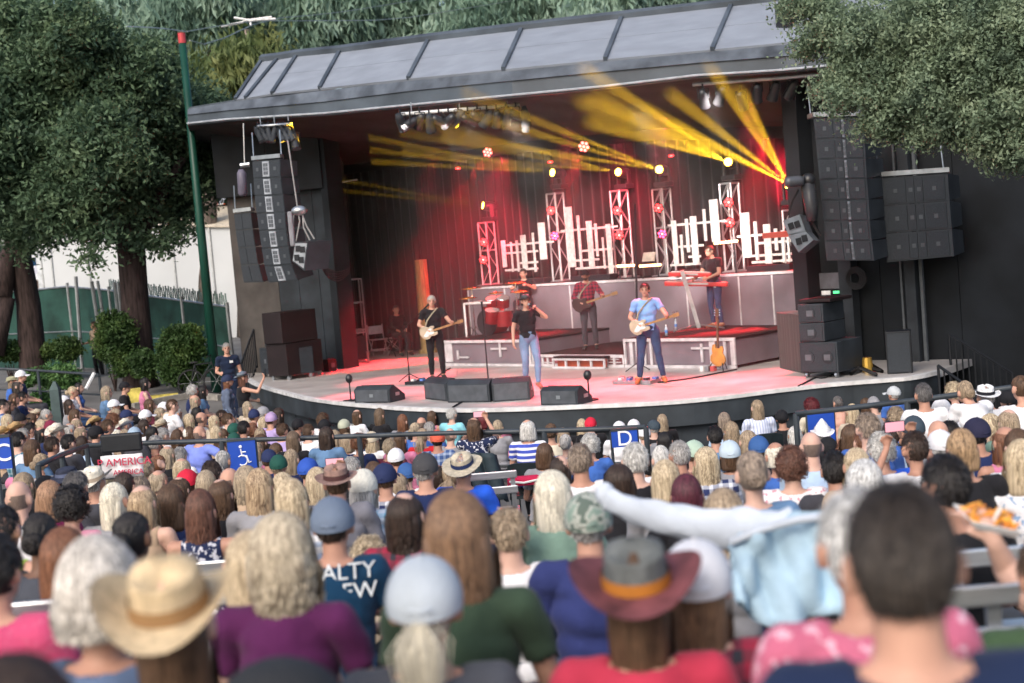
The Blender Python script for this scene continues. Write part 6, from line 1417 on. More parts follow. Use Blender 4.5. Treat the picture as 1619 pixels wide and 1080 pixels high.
    if kind == 'P':
        for _ in range(n // 2):
            p = np.array((0, -.12, .0)) + rng.normal(size=3) * .008; off = rng.normal(size=2) * .022; ln = L * rng.uniform(.8, 1.05); k_n = 7; pts = [p]
            for k in range(1, k_n + 1): t = k / k_n; sw = min(1, t * 4) * (1 - .5 * t); pts.append(p + np.array((off[0] * sw * 1.4, -.03 * math.sin(min(1, t * 2) * 1.57) + off[1] * sw + .025 * t, -ln * t)))
            pts = [Vector(q) for q in pts]; w_ = width * rng.uniform(.7, 1.3); n_ = len(pts); s = Vector((1, rng.normal() * .5, 0)).normalized()
            wd = [w_ * (1 - .6 * k / n_) for k in range(n_)]
            mb.add([q - s * wd[k] / 2 for k, q in enumerate(pts)] + [q + Vector((0, -.004, 0)) for q in pts] + [q + s * wd[k] / 2 for k, q in enumerate(pts)], [(i, i + 1, n_ + i + 1, n_ + i) for i in range(n_ - 1)] + [(n_ + i, n_ + i + 1, 2 * n_ + i + 1, 2 * n_ + i) for i in range(n_ - 1)])
    if kind == 'N':
        mb.ell((0, -.125, .0), (.045, .04, .042), 14, 10)
        for _ in range(n // 3):
            a0 = rng.uniform(0, 6.28); u = rng.normal(size=3); u /= np.linalg.norm(u); v = np.cross(u, (0, 1, 0)); v /= np.linalg.norm(v) + 1e-6; pts = [Vector(np.array((0, -.125, 0)) + (u * math.cos(a0 + k * .45) + v * math.sin(a0 + k * .45)) * np.array((.05, .043, .047))) for k in range(6)]
            mb.tube(pts, [.003, .007, .008, .008, .007, .003], 4)
    me = mb.mesh('hair', True); at = me.attributes.new('tone', 'FLOAT', 'FACE'); tn = np.full(len(me.polygons), .45); k = NSHELL[0]
    rr = np.random.default_rng(seed + 900); a = k
    for c in TONES: tn[a:a + c] = rr.uniform(0, 1); a += c
    at.data.foreach_set('value', tn.astype(np.float32)); TONES.clear(); return me
def bald_mesh():
    rng = np.random.default_rng(3); mb = MB(); rows = []
    for z in (.035, .015, -.02, -.06):
        rr = math.sqrt(max(0, 1 - ((z - .018) / .108) ** 2)); rows.append([(HC[0] + .0775 * rr * math.sin(a), HC[1] - .097 * rr * math.cos(a), z) for a in np.linspace(-1.75, 1.75, 20)])
    mb.loft(rows, cap=False, close=False); return mb.mesh('hair', True)
HAIR = {
 'L': [locks_mesh('L', 1000, s, .28 + .04 * s, .003 + .003 * s, .0065, .97 + .02 * s) for s in range(4)], 'W': [locks_mesh('W', 1000, 10 + s, .27 + .04 * s, .015, .0065, 1.02) for s in range(3)], 'B': [locks_mesh('B', 900, 20 + s, .105 + .03 * s, .002 + .003 * s, .0065, .99 + .03 * s) for s in range(4)],
 'S': [locks_mesh('S', 1100, 30 + s, width=.007) for s in range(3)], 'C': [locks_mesh('C', 620, 40 + s, width=.007, puff=1.06 + .06 * s) for s in range(2)], 'P': [locks_mesh('P', 220, 50, .28)], 'N': [locks_mesh('N', 220, 60)], 'Z': [bald_mesh()],
 'C2': [locks_mesh('W', 2600, 71, .085, .026, .006, 1.2)], 'W2': [locks_mesh('W', 2600, 72, .17, .020, .006, 1.1)], 'P2': [locks_mesh('P', 1300, 73, .30, width=.005)], 'S2': [locks_mesh('S', 6000, 74, width=.0035)]}
HAIR['W3'] = [locks_mesh('W', 2600, 76, .32, .013, .006, 1.16)]
def hair_bbox(o): pass
def cap_mesh(back=True):
    mb = MB(); rings = []; R_ = np.array((.094, .113, .108))
    for i in range(10):
        th = .02 + i / 9 * 1.72; rings.append([tuple(HC + np.array((0, 0, .004)) + R_ * (1 + .012 * abs(math.sin(3 * a))) * np.array((math.sin(th) * math.cos(a), math.sin(th) * math.sin(a), math.cos(th)))) for a in [2 * math.pi * k / 24 for k in range(24)]])
    mb.loft(rings, cap=False); bt = mb.mesh('cap_crown', True)
    mb = MB(); rows = []
    for i in range(6):
        t = i / 5; rows.append([(.078 * math.sin(a) * (1 - .08 * t), .095 + (.09 * t) * math.cos(a * .95) ** .8 - .03 * (1 - math.cos(a)), .022 - .022 * t - .02 * math.sin(a) ** 2 * 1.0) for a in np.linspace(-1.25, 1.25, 12)])
    mb.loft(rows, cap=False, close=False); br = mb.mesh('cap_brim', True)
    mb = MB(); mb.ell(HC + np.array((0, 0, .113)), (.009, .009, .006), 8, 6); bu = mb.mesh('cap_button', True)
    mb = MB(); mb.tube([(.03, -.118, .035), (0, -.121, .032), (-.03, -.118, .035)], .008, 6); st = mb.mesh('cap_strap', True)
    return bt, br, bu, st
CAPM = cap_mesh()
def hat_mesh(crown_h, crown_r, brim, curl, dent=.02, droop=0, flat=False, tip=False):
    mb = MB(); rings = []; n = 40
    for i in range(12):
        t = i / 11; z = .03 + crown_h * (1 - (1 - t) ** 1.0); r = crown_r * (1 - .14 * t) if t < .8 else crown_r * (.888 - (t - .8) * 4.0 * .8)
        if tip: r = crown_r * (1 - t ** 1.6 * .9)
        rings.append([(r * .9 * math.cos(a), -.012 + r * 1.12 * math.sin(a), z - (dent * math.exp(-(math.cos(a) * 2) ** 2) if t > .75 else 0) * (1 if not flat else 0) - (.025 * (math.sin(a) < 0) * abs(math.sin(a)) if t > .75 and not flat and not tip else 0)) for a in [2 * math.pi * k / n for k in range(n)]])
    mb.loft(rings, cap=True); crown = mb.mesh('hat_crown', True)
    mb = MB(); rows = []
    for i in range(8):
        t = i / 7; rows.append([((crown_r * .9 + brim * t * .9) * math.cos(a), -.012 + (crown_r * 1.12 + brim * t * 1.05) * math.sin(a), .032 + curl * t ** 1.8 * (abs(math.cos(a)) ** 2.2) - (droop + .25 * curl) * t * (math.sin(a) ** 2)) for a in [2 * math.pi * k / n for k in range(n)]])
    mb.loft(rows, cap=False); br = mb.mesh('hat_brim', True)
    mb = MB(); rows = [[((crown_r * .9 + .003) * math.cos(a) * f, -.012 + (crown_r * 1.12 + .003) * math.sin(a) * f, z) for a in [2 * math.pi * k / n for k in range(n)]] for z, f in ((.034, 1.01), (.064, .985))]; mb.loft(rows, cap=False); bd = mb.mesh('hat_band', True)
    return crown, br, bd
HATM = {'cow': hat_mesh(.11, .086, .075, .065), 'fed': hat_mesh(.095, .088, .062, .018, .025), 'pan': hat_mesh(.085, .09, .075, .01, .02, .012), 'bucket': hat_mesh(.075, .095, .05, 0, 0, .035, flat=True), 'chief': hat_mesh(.115, .09, .088, .05, .03), 'cone': hat_mesh(.13, .09, .05, 0, 0, .03, tip=True), 'bean': None}
def beanie():
    mb = MB(); rings = []
    for i in range(10):
        th = .03 + i / 9 * 1.75; rings.append([tuple(HC + np.array((.096, .116, .118)) * np.array((math.sin(th) * math.cos(a), math.sin(th) * math.sin(a), math.cos(th))) * (1 + .015 * math.sin(12 * a))) for a in [2 * math.pi * k / 36 for k in range(36)]])
    mb.loft(rings, cap=False); return mb.mesh('beanie', True)
BEAN = beanie()
# ------------------------------------------------------------------ colours
HCOL = dict(fringe=(.26,.19,.155), black=(.012,.010,.010), darkbrown=(.03,.018,.013), brown=(.075,.042,.024), ashbrown=(.11,.075,.05), lightbrown=(.24,.17,.11), greybrown=(.17,.13,.105), blonde=(.36,.27,.17), darkblonde=(.24,.18,.12), platinum=(.55,.50,.41), ash=(.27,.21,.15), grey=(.27,.26,.25), darkgrey=(.09,.085,.085), white=(.44,.43,.41), silver=(.32,.32,.32), silverlong=(.30,.27,.24), ashlong=(.24,.185,.13), brownlong=(.14,.085,.055), auburn=(.15,.065,.035), auburnbrown=(.10,.045,.03), strawberry=(.26,.15,.09), darkred=(.10,.015,.02), burgundy=(.07,.015,.025), ombre=(.22,.13,.075), highlight=(.17,.105,.06), dark=(.022,.017,.015))
HC2 = dict(silverlong=(.72,.68,.62), ashlong=(.66,.57,.42), brownlong=(.26,.15,.085), highlight=(.48,.32,.18), ombre=(.55,.42,.27), grey=(.5,.48,.46), silver=(.7,.7,.69), ash=(.45,.36,.25), greybrown=(.33,.26,.2), blonde=(.62,.51,.35), dark=(.06,.048,.04), lightbrown=(.42,.33,.23))
TCOL = dict(white=(.72,.72,.74), navy=(.015,.025,.08), nightnavy=(.012,.022,.06), blue=(.05,.13,.42), charcoal=(.05,.05,.06), grey=(.26,.26,.28), greymarl=(.17,.17,.20), darkgrey=(.055,.06,.075), black=(.014,.014,.017), denim=(.11,.20,.34), lightblue=(.38,.50,.66), slateblue=(.09,.13,.22), periwinkle=(.19,.25,.68), maroon=(.13,.025,.045), burgundy=(.15,.015,.06), tan=(.40,.29,.2), brown=(.12,.07,.045), beige=(.48,.41,.32), cream=(.62,.56,.44), pink=(.58,.20,.32), lavender=(.42,.33,.60), turquoise=(.25,.58,.66), royal=(.02,.10,.60), mint=(.40,.55,.45), sage=(.16,.25,.20), green=(.05,.09,.045), forest=(.035,.06,.038), red=(.5,.02,.03), crimson=(.42,.035,.07), plum=(.085,.015,.07), indigo=(.03,.04,.14), ink=(.006,.035,.08), teal=(.04,.2,.25), purple=(.2,.12,.4), peach=(.6,.35,.28), lime=(.5,.7,.1), orange=(.6,.18,.05), khaki=(.3,.25,.17), jeans=(.03,.06,.13), lightjeans=(.16,.24,.38), uniform=(.012,.02,.045))
PAT = dict(plaidblue=('plaid', (.05,.1,.26), (.35,.42,.55), 'blue plaid'), plaidteal=('plaid', (.03,.12,.17), (.3,.4,.45), 'teal plaid'), plaidpastel=('plaid', (.55,.62,.72), (.15,.4,.6), 'pastel plaid'), plaidred=('plaid', (.30,.02,.05), (.03,.03,.04), 'red plaid'), checknavy=('check', (.02,.03,.1), (.6,.62,.68), 'navy and white checked'), stripeblue=('stripe', (.05,.08,.42), (.75,.75,.78), 'blue and white striped'), stripewhite=('stripe', (.7,.7,.72), (.35,.42,.55), 'white striped'), whiteblue=('stripev', (.62,.66,.78), (.4,.45,.62), 'pale blue striped'), floral=('blot', (.01,.018,.06), (.55,.55,.6), 'navy floral'), floralwhite=('blot', (.6,.6,.62), (.2,.3,.45), 'white floral'), pinkfloral=('blot', (.48,.12,.2), (.62,.36,.44), 'pink floral'), whitepink=('blot', (.75,.74,.75), (.6,.3,.35), 'white'), pinkvest=('blot', (.5,.06,.15), (.5,.08,.17), 'pink'), plaidband=('plaid', (.5, .08, .1), (.05, .05, .06), 'plaid'))
def cloth(c):
    if c in PAT:
        k, c1, c2, _ = PAT[c]; nm = 'cloth_' + c
        if nm in MATS: return MATS[nm]
        m = mat(nm, c1, .85, bump=.25, bscale=60, sheen=.1); n = m.node_tree.nodes; l = m.node_tree.links; b = n['Principled BSDF']; tc = n.new('ShaderNodeTexCoord'); sx = n.new('ShaderNodeSeparateXYZ'); l.new(tc.outputs['Object'], sx.inputs[0])
        def wv(ax, f, th):
            a = n.new('ShaderNodeMath'); a.operation = 'MULTIPLY'; a.inputs[1].default_value = f; l.new(sx.outputs[ax], a.inputs[0]); s = n.new('ShaderNodeMath'); s.operation = 'SINE'; l.new(a.outputs[0], s.inputs[0]); g = n.new('ShaderNodeMath'); g.operation = 'GREATER_THAN'; g.inputs[1].default_value = th; l.new(s.outputs[0], g.inputs[0]); return g.outputs[0]
        if k == 'blot':
            v = n.new('ShaderNodeTexNoise'); v.inputs['Scale'].default_value = 30; l.new(tc.outputs['Object'], v.inputs[0]); g = n.new('ShaderNodeMath'); g.operation = 'GREATER_THAN'; g.inputs[1].default_value = .58; l.new(v.outputs[0], g.inputs[0]); f = g.outputs[0]
        elif k == 'stripe': f = wv(2, 95, .2)
        elif k == 'stripev': f = wv(0, 160, .4)
        else:
            a = wv(0, 85, .35); c_ = wv(2, 85, .35); g = n.new('ShaderNodeMath'); g.operation = 'ADD'; l.new(a, g.inputs[0]); l.new(c_, g.inputs[1]); h = n.new('ShaderNodeMath'); h.operation = 'MULTIPLY'; h.inputs[1].default_value = .5; l.new(g.outputs[0], h.inputs[0]); f = h.outputs[0]
        mx = n.new('ShaderNodeMix'); mx.data_type = 'RGBA'; l.new(f, mx.inputs['Factor']); mx.inputs['A'].default_value = (*c1, 1); mx.inputs['B'].default_value = (*c2, 1); l.new(mx.outputs['Result'], b.inputs['Base Color']); return m
    return mat('cloth_' + c, TCOL[c], .88, var=.14, scale=5, bump=.3, bscale=22, spec=.15, sheen=.08)
def hairmat(c):
    if 'hair_' + c in MATS: return MATS['hair_' + c]
    m = mat('hair_' + c, HCOL[c], .5, var=.2, scale=4, streak=(30, 30, 1.2), bump=.2, bscale=20, spec=.35, col2=HC2.get(c, tuple(min(1, v * 1.5) for v in HCOL[c])))
    n = m.node_tree.nodes; l = m.node_tree.links; rp_ = [q for q in n if q.type == 'VALTORGB'][0]; src = rp_.inputs[0].links[0].from_socket
    at = n.new('ShaderNodeAttribute'); at.attribute_name = 'tone'; mx = n.new('ShaderNodeMath'); mx.operation = 'MULTIPLY_ADD'; mx.inputs[1].default_value = .34; l.new(at.outputs['Fac'], mx.inputs[0]); h = n.new('ShaderNodeMath'); h.operation = 'MULTIPLY'; h.inputs[1].default_value = .58; l.new(src, h.inputs[0]); l.new(h.outputs[0], mx.inputs[2]); l.new(mx.outputs[0], rp_.inputs[0]); return m
SKINS = [mat('skin_a', (.52, .29, .21), .55, var=.06, scale=9, bump=.05, spec=.35), mat('skin_b', (.44, .235, .165), .55, var=.06, scale=9, bump=.05, spec=.35), mat('skin_c', (.58, .36, .28), .55, var=.06, scale=9, bump=.05, spec=.35)]
SKIN_D = mat('skin_d', (.16, .085, .055), .5, var=.06, scale=9, spec=.35)
HATCOL = dict(straw=('cow', (.52,.36,.17), (.2,.12,.06), 'tan straw'), tan=('cow', (.46,.30,.14), (.15,.09,.05), 'tan cowboy'), white=('cow', (.68,.64,.55), (.3,.25,.2), 'white cowboy'), whiteband=('fed', (.80,.80,.80), (.01,.01,.015), 'white black-banded'), beige=('fed', (.5,.43,.32), (.2,.15,.1), 'beige'), olive=('bucket', (.38,.37,.24), (.3,.3,.2), 'olive bucket'), brown=('fed', (.30,.19,.16), (.07,.03,.03), 'dusty brown'), panama=('pan', (.52,.46,.35), (.015,.03,.10), 'straw panama'), navybucket=('bucket', (.03,.035,.06), (.1,.12,.2), 'navy bucket'), cowboy=('cow', (.58,.45,.28), (.28,.16,.07), 'curled straw cowboy'), chiefhat=('chief', (.12,.13,.13), (.38,.14,.02), 'dark red-brimmed'), whitecone=('cone', (.75,.75,.78), (.7,.7,.72), 'white pointed'), fedora=('fed', (.05,.06,.075), (.02,.02,.025), 'dark grey fedora'), greyfed=('fed', (.16,.19,.23), (.05,.05,.06), 'grey fedora'))
CAPCOL = dict(white=(.72,.72,.74), black=(.012,.012,.015), navy=(.02,.03,.09), maroon=(.18,.02,.05), lightblue=(.32,.42,.52), green=(.015,.08,.06), grey=(.28,.28,.3), lavender=(.42,.3,.5), olive=(.42,.44,.34), beige=(.55,.48,.36), royal=(.03,.09,.42), orange=(.65,.12,.07), blue=(.04,.11,.30), darkgrey=(.055,.055,.06), slate=(.045,.065,.085), mint=(.40,.52,.42), pastel=(.5,.6,.68), greywhite=(.5,.53,.56), nearblack=(.02,.02,.05), red=(.62,.02,.05), bluegrey=(.14,.18,.25), palegrey=(.42,.47,.52), whitemesh=(.62,.63,.67), camo=(.2,.24,.2), black2=(.01,.01,.01))
def camo_mat():
    m = mat('cap_camo', (.10, .14, .11), .9, var=.1, bump=.1); n = m.node_tree.nodes; l = m.node_tree.links; tc = n.new('ShaderNodeTexCoord'); ns = n.new('ShaderNodeTexNoise'); ns.inputs['Scale'].default_value = 24; l.new(tc.outputs['Object'], ns.inputs[0]); rp = n.new('ShaderNodeValToRGB'); rp.color_ramp.interpolation = 'CONSTANT'; e = rp.color_ramp.elements; e[0].color = (.10, .13, .11, 1); e[1].position = .46; e[1].color = (.34, .36, .32, 1); k = e.new(.56); k.color = (.19, .26, .22, 1); l.new(ns.outputs[0], rp.inputs[0]); l.new(rp.outputs[0], n['Principled BSDF'].inputs['Base Color']); return m
def put(name, me, parent, m_, loc=(0, 0, 0), rot=(0, 0, 0), sc=None):
    o = bpy.data.objects.new(name, me); COL.objects.link(o); o.parent = parent; o.location = loc; o.rotation_euler = rot
    if sc: o.scale = sc
    if len(me.materials) == 0: me.materials.append(None)
    o.material_slots[0].link = 'OBJECT'; o.material_slots[0].material = m_; return o
EYE = MB().ell((0, 0, 0), (.011, .006, .006), 8, 6).mesh('eye', True); MOUTH = MB().ell((0, 0, 0), (.024, .007, .006), 10, 6).mesh('mouth', True); BROW = MB().box((0, 0, 0), (.018, 0, 0), (0, .004, 0), (0, 0, .003)).mesh('eyebrow', True)
PROUD = mat('brow_dark', (.05, .03, .02), .8); MLIP = mat('lips', (.35, .12, .10), .5); MEYE = mat('eye_dark', (.03, .02, .02), .2, spec=.7)
GLS = MB(); GLS.tube([(-.035 + .02 * math.cos(a), .004, .013 * math.sin(a)) for a in [k * .785 for k in range(9)]], .002, 4)
def person(label, pose, loc, rz, skin, top, cut, trousers, style, hair, hat=None, cap=None, shoe=(.05, .05, .05), sc=1.0, group=None, capturn=0, face=False, seed=0, beard=None):
    t = thing('person', label, 'person', loc, rz, group); t.scale = (sc,) * 3; b = PB[pose]; hd = b['head']
    put('body', b['body'], t, skin); put('shirt', b[cut], t, top)
    if trousers: put('trousers', b['trousers'], t, trousers); put('shoes', b['shoes'], t, mat('shoe_%d_%d_%d' % tuple(int(v * 99) for v in shoe), shoe, .6))
    hv = HAIR[style][seed % len(HAIR[style])]
    if not ((cap or hat) and style == 'S' and False): hs = random.Random(seed * 7 + 1); k_ = .925 if (cap or hat) else 1.0; put('hair', hv, t, hair, hd + Vector((0, 0, -.004 if k_ < 1 else 0)), (0, 0, hs.uniform(-.25, .25)), (k_ * hs.uniform(.91, 1.0), k_ * hs.uniform(.94, 1.02), k_ * (hs.uniform(.8, 1.15) if style in 'LWB' else 1)))
    if cap:
        cm, tilt = cap; rot = (R(6), 0, capturn); h = put('cap', CAPM[0], t, cm, hd, rot, (1.03, 1.03, 1.03)); put('brim', CAPM[1], h, cm); put('button', CAPM[2], h, cm); put('strap', CAPM[3], h, cm)
    if hat:
        k, m1, m2 = hat; ms = HATM[k]; h = put('hat', ms[0], t, m1, hd + Vector((0, 0, .012)), (R({'cow': 12, 'pan': 18, 'chief': 9}.get(k, 6)), 0, 0), (1.04, 1.04, 1.04)); put('brim', ms[1], h, mat('brim_darkred', (.16, .05, .055), .7, var=.3, scale=12) if k == 'chief' else m1); put('band', ms[2], h, m2)
    if face:
        for s in (-1, 1): put('eye', EYE, t, MEYE, hd + Vector((s * .03, .083, .004))); put('eyebrow', BROW, t, PROUD, hd + Vector((s * .03, .089, .022)))
        put('mouth', MOUTH, t, MLIP, hd + Vector((0, .094, -.052)))
    if beard: put('beard', MB().ell((0, .045, -.07), (.055, .055, .045), 12, 8).mesh('beard', True), t, beard, hd)
    return t
# ------------------------------------------------------------------ labels for the crowd
HN = dict(silverlong='silver', ashlong='ash-blonde', brownlong='brown', greybrown='grey-brown', darkbrown='dark brown', lightbrown='light brown', darkblonde='dark blonde', ashbrown='ash-brown', darkgrey='dark grey', darkred='dark red', auburnbrown='auburn-brown', highlight='highlighted', dark='dark')
TN = dict(slateblue='slate-blue', lightblue='light blue', greymarl='grey', darkgrey='dark grey', nightnavy='dark navy', royal='royal blue', ink='dark blue', whitepink='white')
SN = dict(L='long {} hair', W='wavy {} hair', B='{} bob', S='short {} hair', C='curly {} hair', P='{} ponytail', N='{} hair in a bun', Z='bald head', C2='curly {} hair', W3='very long wavy {} hair', W2='tousled wavy {} hair', P2='{} ponytail', S2='short {} hair')
CN = dict(greywhite='grey-white', darkgrey='dark grey', nearblack='blue-black', bluegrey='blue-grey', palegrey='pale grey', whitemesh='white mesh-backed', lightblue='light blue')
def words(d):
    h = SN[d['style']].format(HN.get(d['hair'], d['hair'])); tp = PAT[d['top']][3] if d['top'] in PAT else TN.get(d['top'], d['top']); head = ''
    if 'cap' in d: head = CN.get(d['cap'], d['cap']) + ' cap'
    elif 'hat' in d: head = 'white beanie' if d['hat'] == 'beanie' else HATCOL[d['hat']][3] + ' hat'
    s = 'man' if d['sex'] == 'm' else 'woman'
    return f"{s} in {head} and {tp} top" if head else f"{s} with {h}, {tp} top"
for d in PEOPLE: d['w'] = words(d)
cnt = {}
for d in PEOPLE: cnt[d['w']] = cnt.get(d['w'], 0) + 1
def key(d):
    if 'cap' in d: return 'the ' + CN.get(d['cap'], d['cap']) + ' cap'
    if 'hat' in d and d['hat'] != 'beanie': return 'the ' + HATCOL[d['hat']][3] + ' hat'
    return 'the ' + (PAT[d['top']][3] if d['top'] in PAT else TN.get(d['top'], d['top'])) + ' top'
LM = [((0, 720), 'the C section sign'), ((195, 735), 'the AMERICA banner'), ((386, 722), 'the wheelchair sign'), ((640, 645), 'the stage lip'), ((988, 695), 'the D sign'), ((1300, 675), 'the right blue sign'), ((1465, 600), 'the right stage corner'), ((325, 560), 'the hedge bush'), ((150, 600), 'the left handrail end'), ((40, 590), 'the far left handrail'), ((840, 760), 'the black chair with a red cushion'), ((600, 800), 'the dark blue lettered shirt'), ((1185, 900), 'the stretched blue jacket'), ((1560, 830), 'the food tray'), ((1350, 900), 'the nearest dark-haired man'), ((270, 960), 'the big straw hat')]
used_l = set()
for i, d in enumerate(PEOPLE):
    if cnt[d['w']] == 1: lb = d['w'] + (' seated in the crowd' if not d['lab'] else ' ' + d['lab'])
    else:
        cand = sorted([e for e in PEOPLE if e is not d and key(e) not in d['w'] and e['w'] != d['w']], key=lambda e: math.hypot(e['x'] - d['x'], (e['y'] - d['y']) * 2.2))
        lb = None
        for e in cand[:6]:
            dx, dy = d['x'] - e['x'], d['D'] - e['D']
            rel = 'left of' if dx < -8 and abs(dy) < 3 else 'right of' if dx > 8 and abs(dy) < 3 else ('in front of' if dy > 0 else 'behind')
            q = d['w'] + ', ' + rel + ' ' + key(e)
            lm = min(LM, key=lambda m_: math.hypot(m_[0][0] - d['x'], m_[0][1] - d['y']))[1]
            q2 = q + ' near ' + lm
            for z_ in (q, q2):
                if len(z_.split()) <= 16 and z_ not in used_l: lb = z_; break
            if lb and lb != q and len(lb.split()) > 16: lb = None
            if lb: break
        lb = lb or d['w']
        if d['lab'] and len((d['w'] + ' ' + d['lab']).split()) <= 16: lb = d['w'] + ' ' + d['lab']
    ws = lb.split(); lb = ' '.join(ws[:16]); used_l.add(lb); d['label'] = lb
CEN = Vector((1.5, 31, 0)); rp = random.Random(5)
CAMO = camo_mat(); M_chair = mat('chair_black_plastic', (.018, .026, .03), .45, var=.2, bump=.03)
for i, d in enumerate(PEOPLE):
    h = d['pos']; pose = d.get('pose', 'w' if d['sex'] == 'w' else 'm'); sc = rp.uniform(.97, 1.03) * (1.0 if d['sex'] == 'm' else .97)
    if d['D'] < 2.5: sc = 1.0
    up = 1.345 + (.015 if d['style'] in 'SZN' else .03); 
    if d['style'] in ('C2',): up += .02
    if 'cap' in d: up = 1.372
    if 'hat' in d: up = {'cow': 1.385, 'fed': 1.375, 'pan': 1.365, 'bucket': 1.355, 'chief': 1.395, 'cone': 1.41}.get(HATCOL.get(d['hat'], ('x',))[0], 1.375)
    if pose == 'stand': up += .41
    if pose == 'lean': up -= .1
    if d['D'] < 3: off = 0
    rz = -math.atan2(CEN.x - h.x, CEN.y - h.y) + rp.uniform(-.12, .12)
    base = Vector((h.x, h.y, h.z - up * sc)); base -= Matrix.Rotation(rz, 3, 'Z') @ Vector((0, PB[pose]['head'].y * sc, 0))
    cap = None
    if 'cap' in d: cap = (CAMO if d['cap'] == 'camo' else mat('cap_' + d['cap'], CAPCOL[d['cap']], .85, var=.1, bump=.2, bscale=80), 0)
    hat = None
    if 'hat' in d and d['hat'] != 'beanie':
        k, c1, c2, _ = HATCOL[d['hat']]; m1 = mat('hat_' + d['hat'], c1, .8, var=.14, scale=30, bump=.5, bscale=90); m2 = mat('band_' + d['hat'], c2, .8); hat = (k, m1, m2)
    skin = SKIN_D if i in () else SKINS[i % 3]
    if d['style'] == 'N' and d['hair'] == 'black' and d['D'] < 7: skin = SKIN_D
    tr = cloth(rp.choice(['jeans', 'jeans', 'khaki', 'black', 'charcoal']))
    turn = rp.uniform(-.5, .5) if 'cap' in d and d['D'] > 7 else 0
    if d.get('cap') in ('palegrey', 'bluegrey', 'camo', 'whitemesh', 'white'): turn = 0
    t = person(d['label'], pose, base, rz, skin, cloth(d['top']), d['cut'], tr, d['style'], hairmat(d['hair'] if d['style'] != 'Z' else 'fringe'), hat=hat, cap=cap, sc=sc, group='seated concert audience', capturn=turn, seed=i, face=abs(rz) > .5)
    d['t'] = t; d['rz'] = rz; d['sc'] = sc; d['base'] = base; d['pose_'] = pose
    if d['hair'] == 'white' and 'hat' in d and d['hat'] == 'beanie': pass
    if d.get('hat') == 'beanie': put('beanie', BEAN, t, mat('beanie_white', (.7, .68, .6), .95, bump=.6, bscale=60), PB[pose]['head'] + Vector((0, 0, .006)))
    if 'phone' == d.get('pose'):
        Mx = Matrix.Translation(base) @ Matrix.Rotation(rz, 4, 'Z') @ Matrix.Scale(sc, 4); c = Mx @ Vector((.04, .42, 1.33)); ph = thing('smartphone', 'phone held up by the ' + d['w'], 'phone', c, rz); mb = MB(); mb.box((0, 0, 0), (.075, 0, 0), (0, .004, 0), (0, 0, .038)); obj('case', mb, BLACK, ph, world=False, bevel=.003); mb = MB(); mb.box((0, -.006, 0), (.069, 0, 0), (0, .001, 0), (0, 0, .033)); obj('screen', mb, glow('phone_screen', (.55, .25, .3), .5), ph, world=False)
    if d['chair'] or (9 < d['D'] < 19 and i % 3 == 0):
        c = base + Matrix.Rotation(rz, 3, 'Z') @ Vector((0, -.02, 0)); ch = thing('audience_chair', 'black plastic chair under the ' + ' '.join(d['label'].split()[:11]), 'chair', c, rz, group='black plastic audience chairs')
        if 'BACKM' not in globals():
            mb = MB(); rows = [[(x * (1 - .12 * k / 5), -.20 - .05 * math.cos(x * 5) - .012 * k, .60 + .052 * k + (-.02 * (abs(x) / .22) ** 3 if k == 5 else 0)) for x in np.linspace(-.235, .235, 11)] for k in range(6)]; mb.loft(rows, cap=False, close=False); BACKM = mb.mesh('backrest')
            mb = MB(); mb.box((0, .03, .44), (.23, 0, 0), (0, .22, 0), (0, 0, .015)); SEATM = mb.mesh('seat'); LEGM = MB().tube([(0, 0, 0), (0, .03, .44)], .014, 6).mesh('leg', True); UPM = MB().tube([(0, 0, .42), (0, -.03, .82)], .014, 6).mesh('upright', True)
            for q in (BACKM, SEATM, LEGM, UPM): q.materials.append(M_chair)
        o = sharedpart('backrest', BACKM, None, ch); md = o.modifiers.new('t', 'SOLIDIFY'); md.thickness = .02
        sharedpart('seat', SEATM, None, ch)
        for s in (-.21, .21): sharedpart('leg', LEGM, None, ch, (s, -.2, 0)); sharedpart('leg', LEGM, None, ch, (s, .22, 0)); sharedpart('upright', UPM, None, ch, (s, -.2, 0))
    if 'text' in d:
        Mx = Matrix.Translation(base) @ Matrix.Rotation(rz, 4, 'Z') @ Matrix.Scale(sc, 4); L = d['text'].split('/')
        col = mat('print_navy', (.01, .02, .09), .7) if d['text'] == 'WOMEN' else mat('print_white', (.62, .66, .68), .7)
        for k, wd in enumerate(L):
            q = text('lettering', wd, .098, Matrix(), col, None, ext=.003); q.parent = t; me = q.data
            for v in me.vertices:                       # wrap the print onto the curved back
                x, y = v.co.x, v.co.y; x += .05 if '/' in d['text'] else 0; v.co = (x, -.112 + .9 * x * x - v.co.z + (.35 * max(0, y + 1.06 - k * .085 - 1.0)) * .5, y + 1.045 - k * .085)
            q.matrix_world = Matrix(); q.matrix_basis = Matrix()
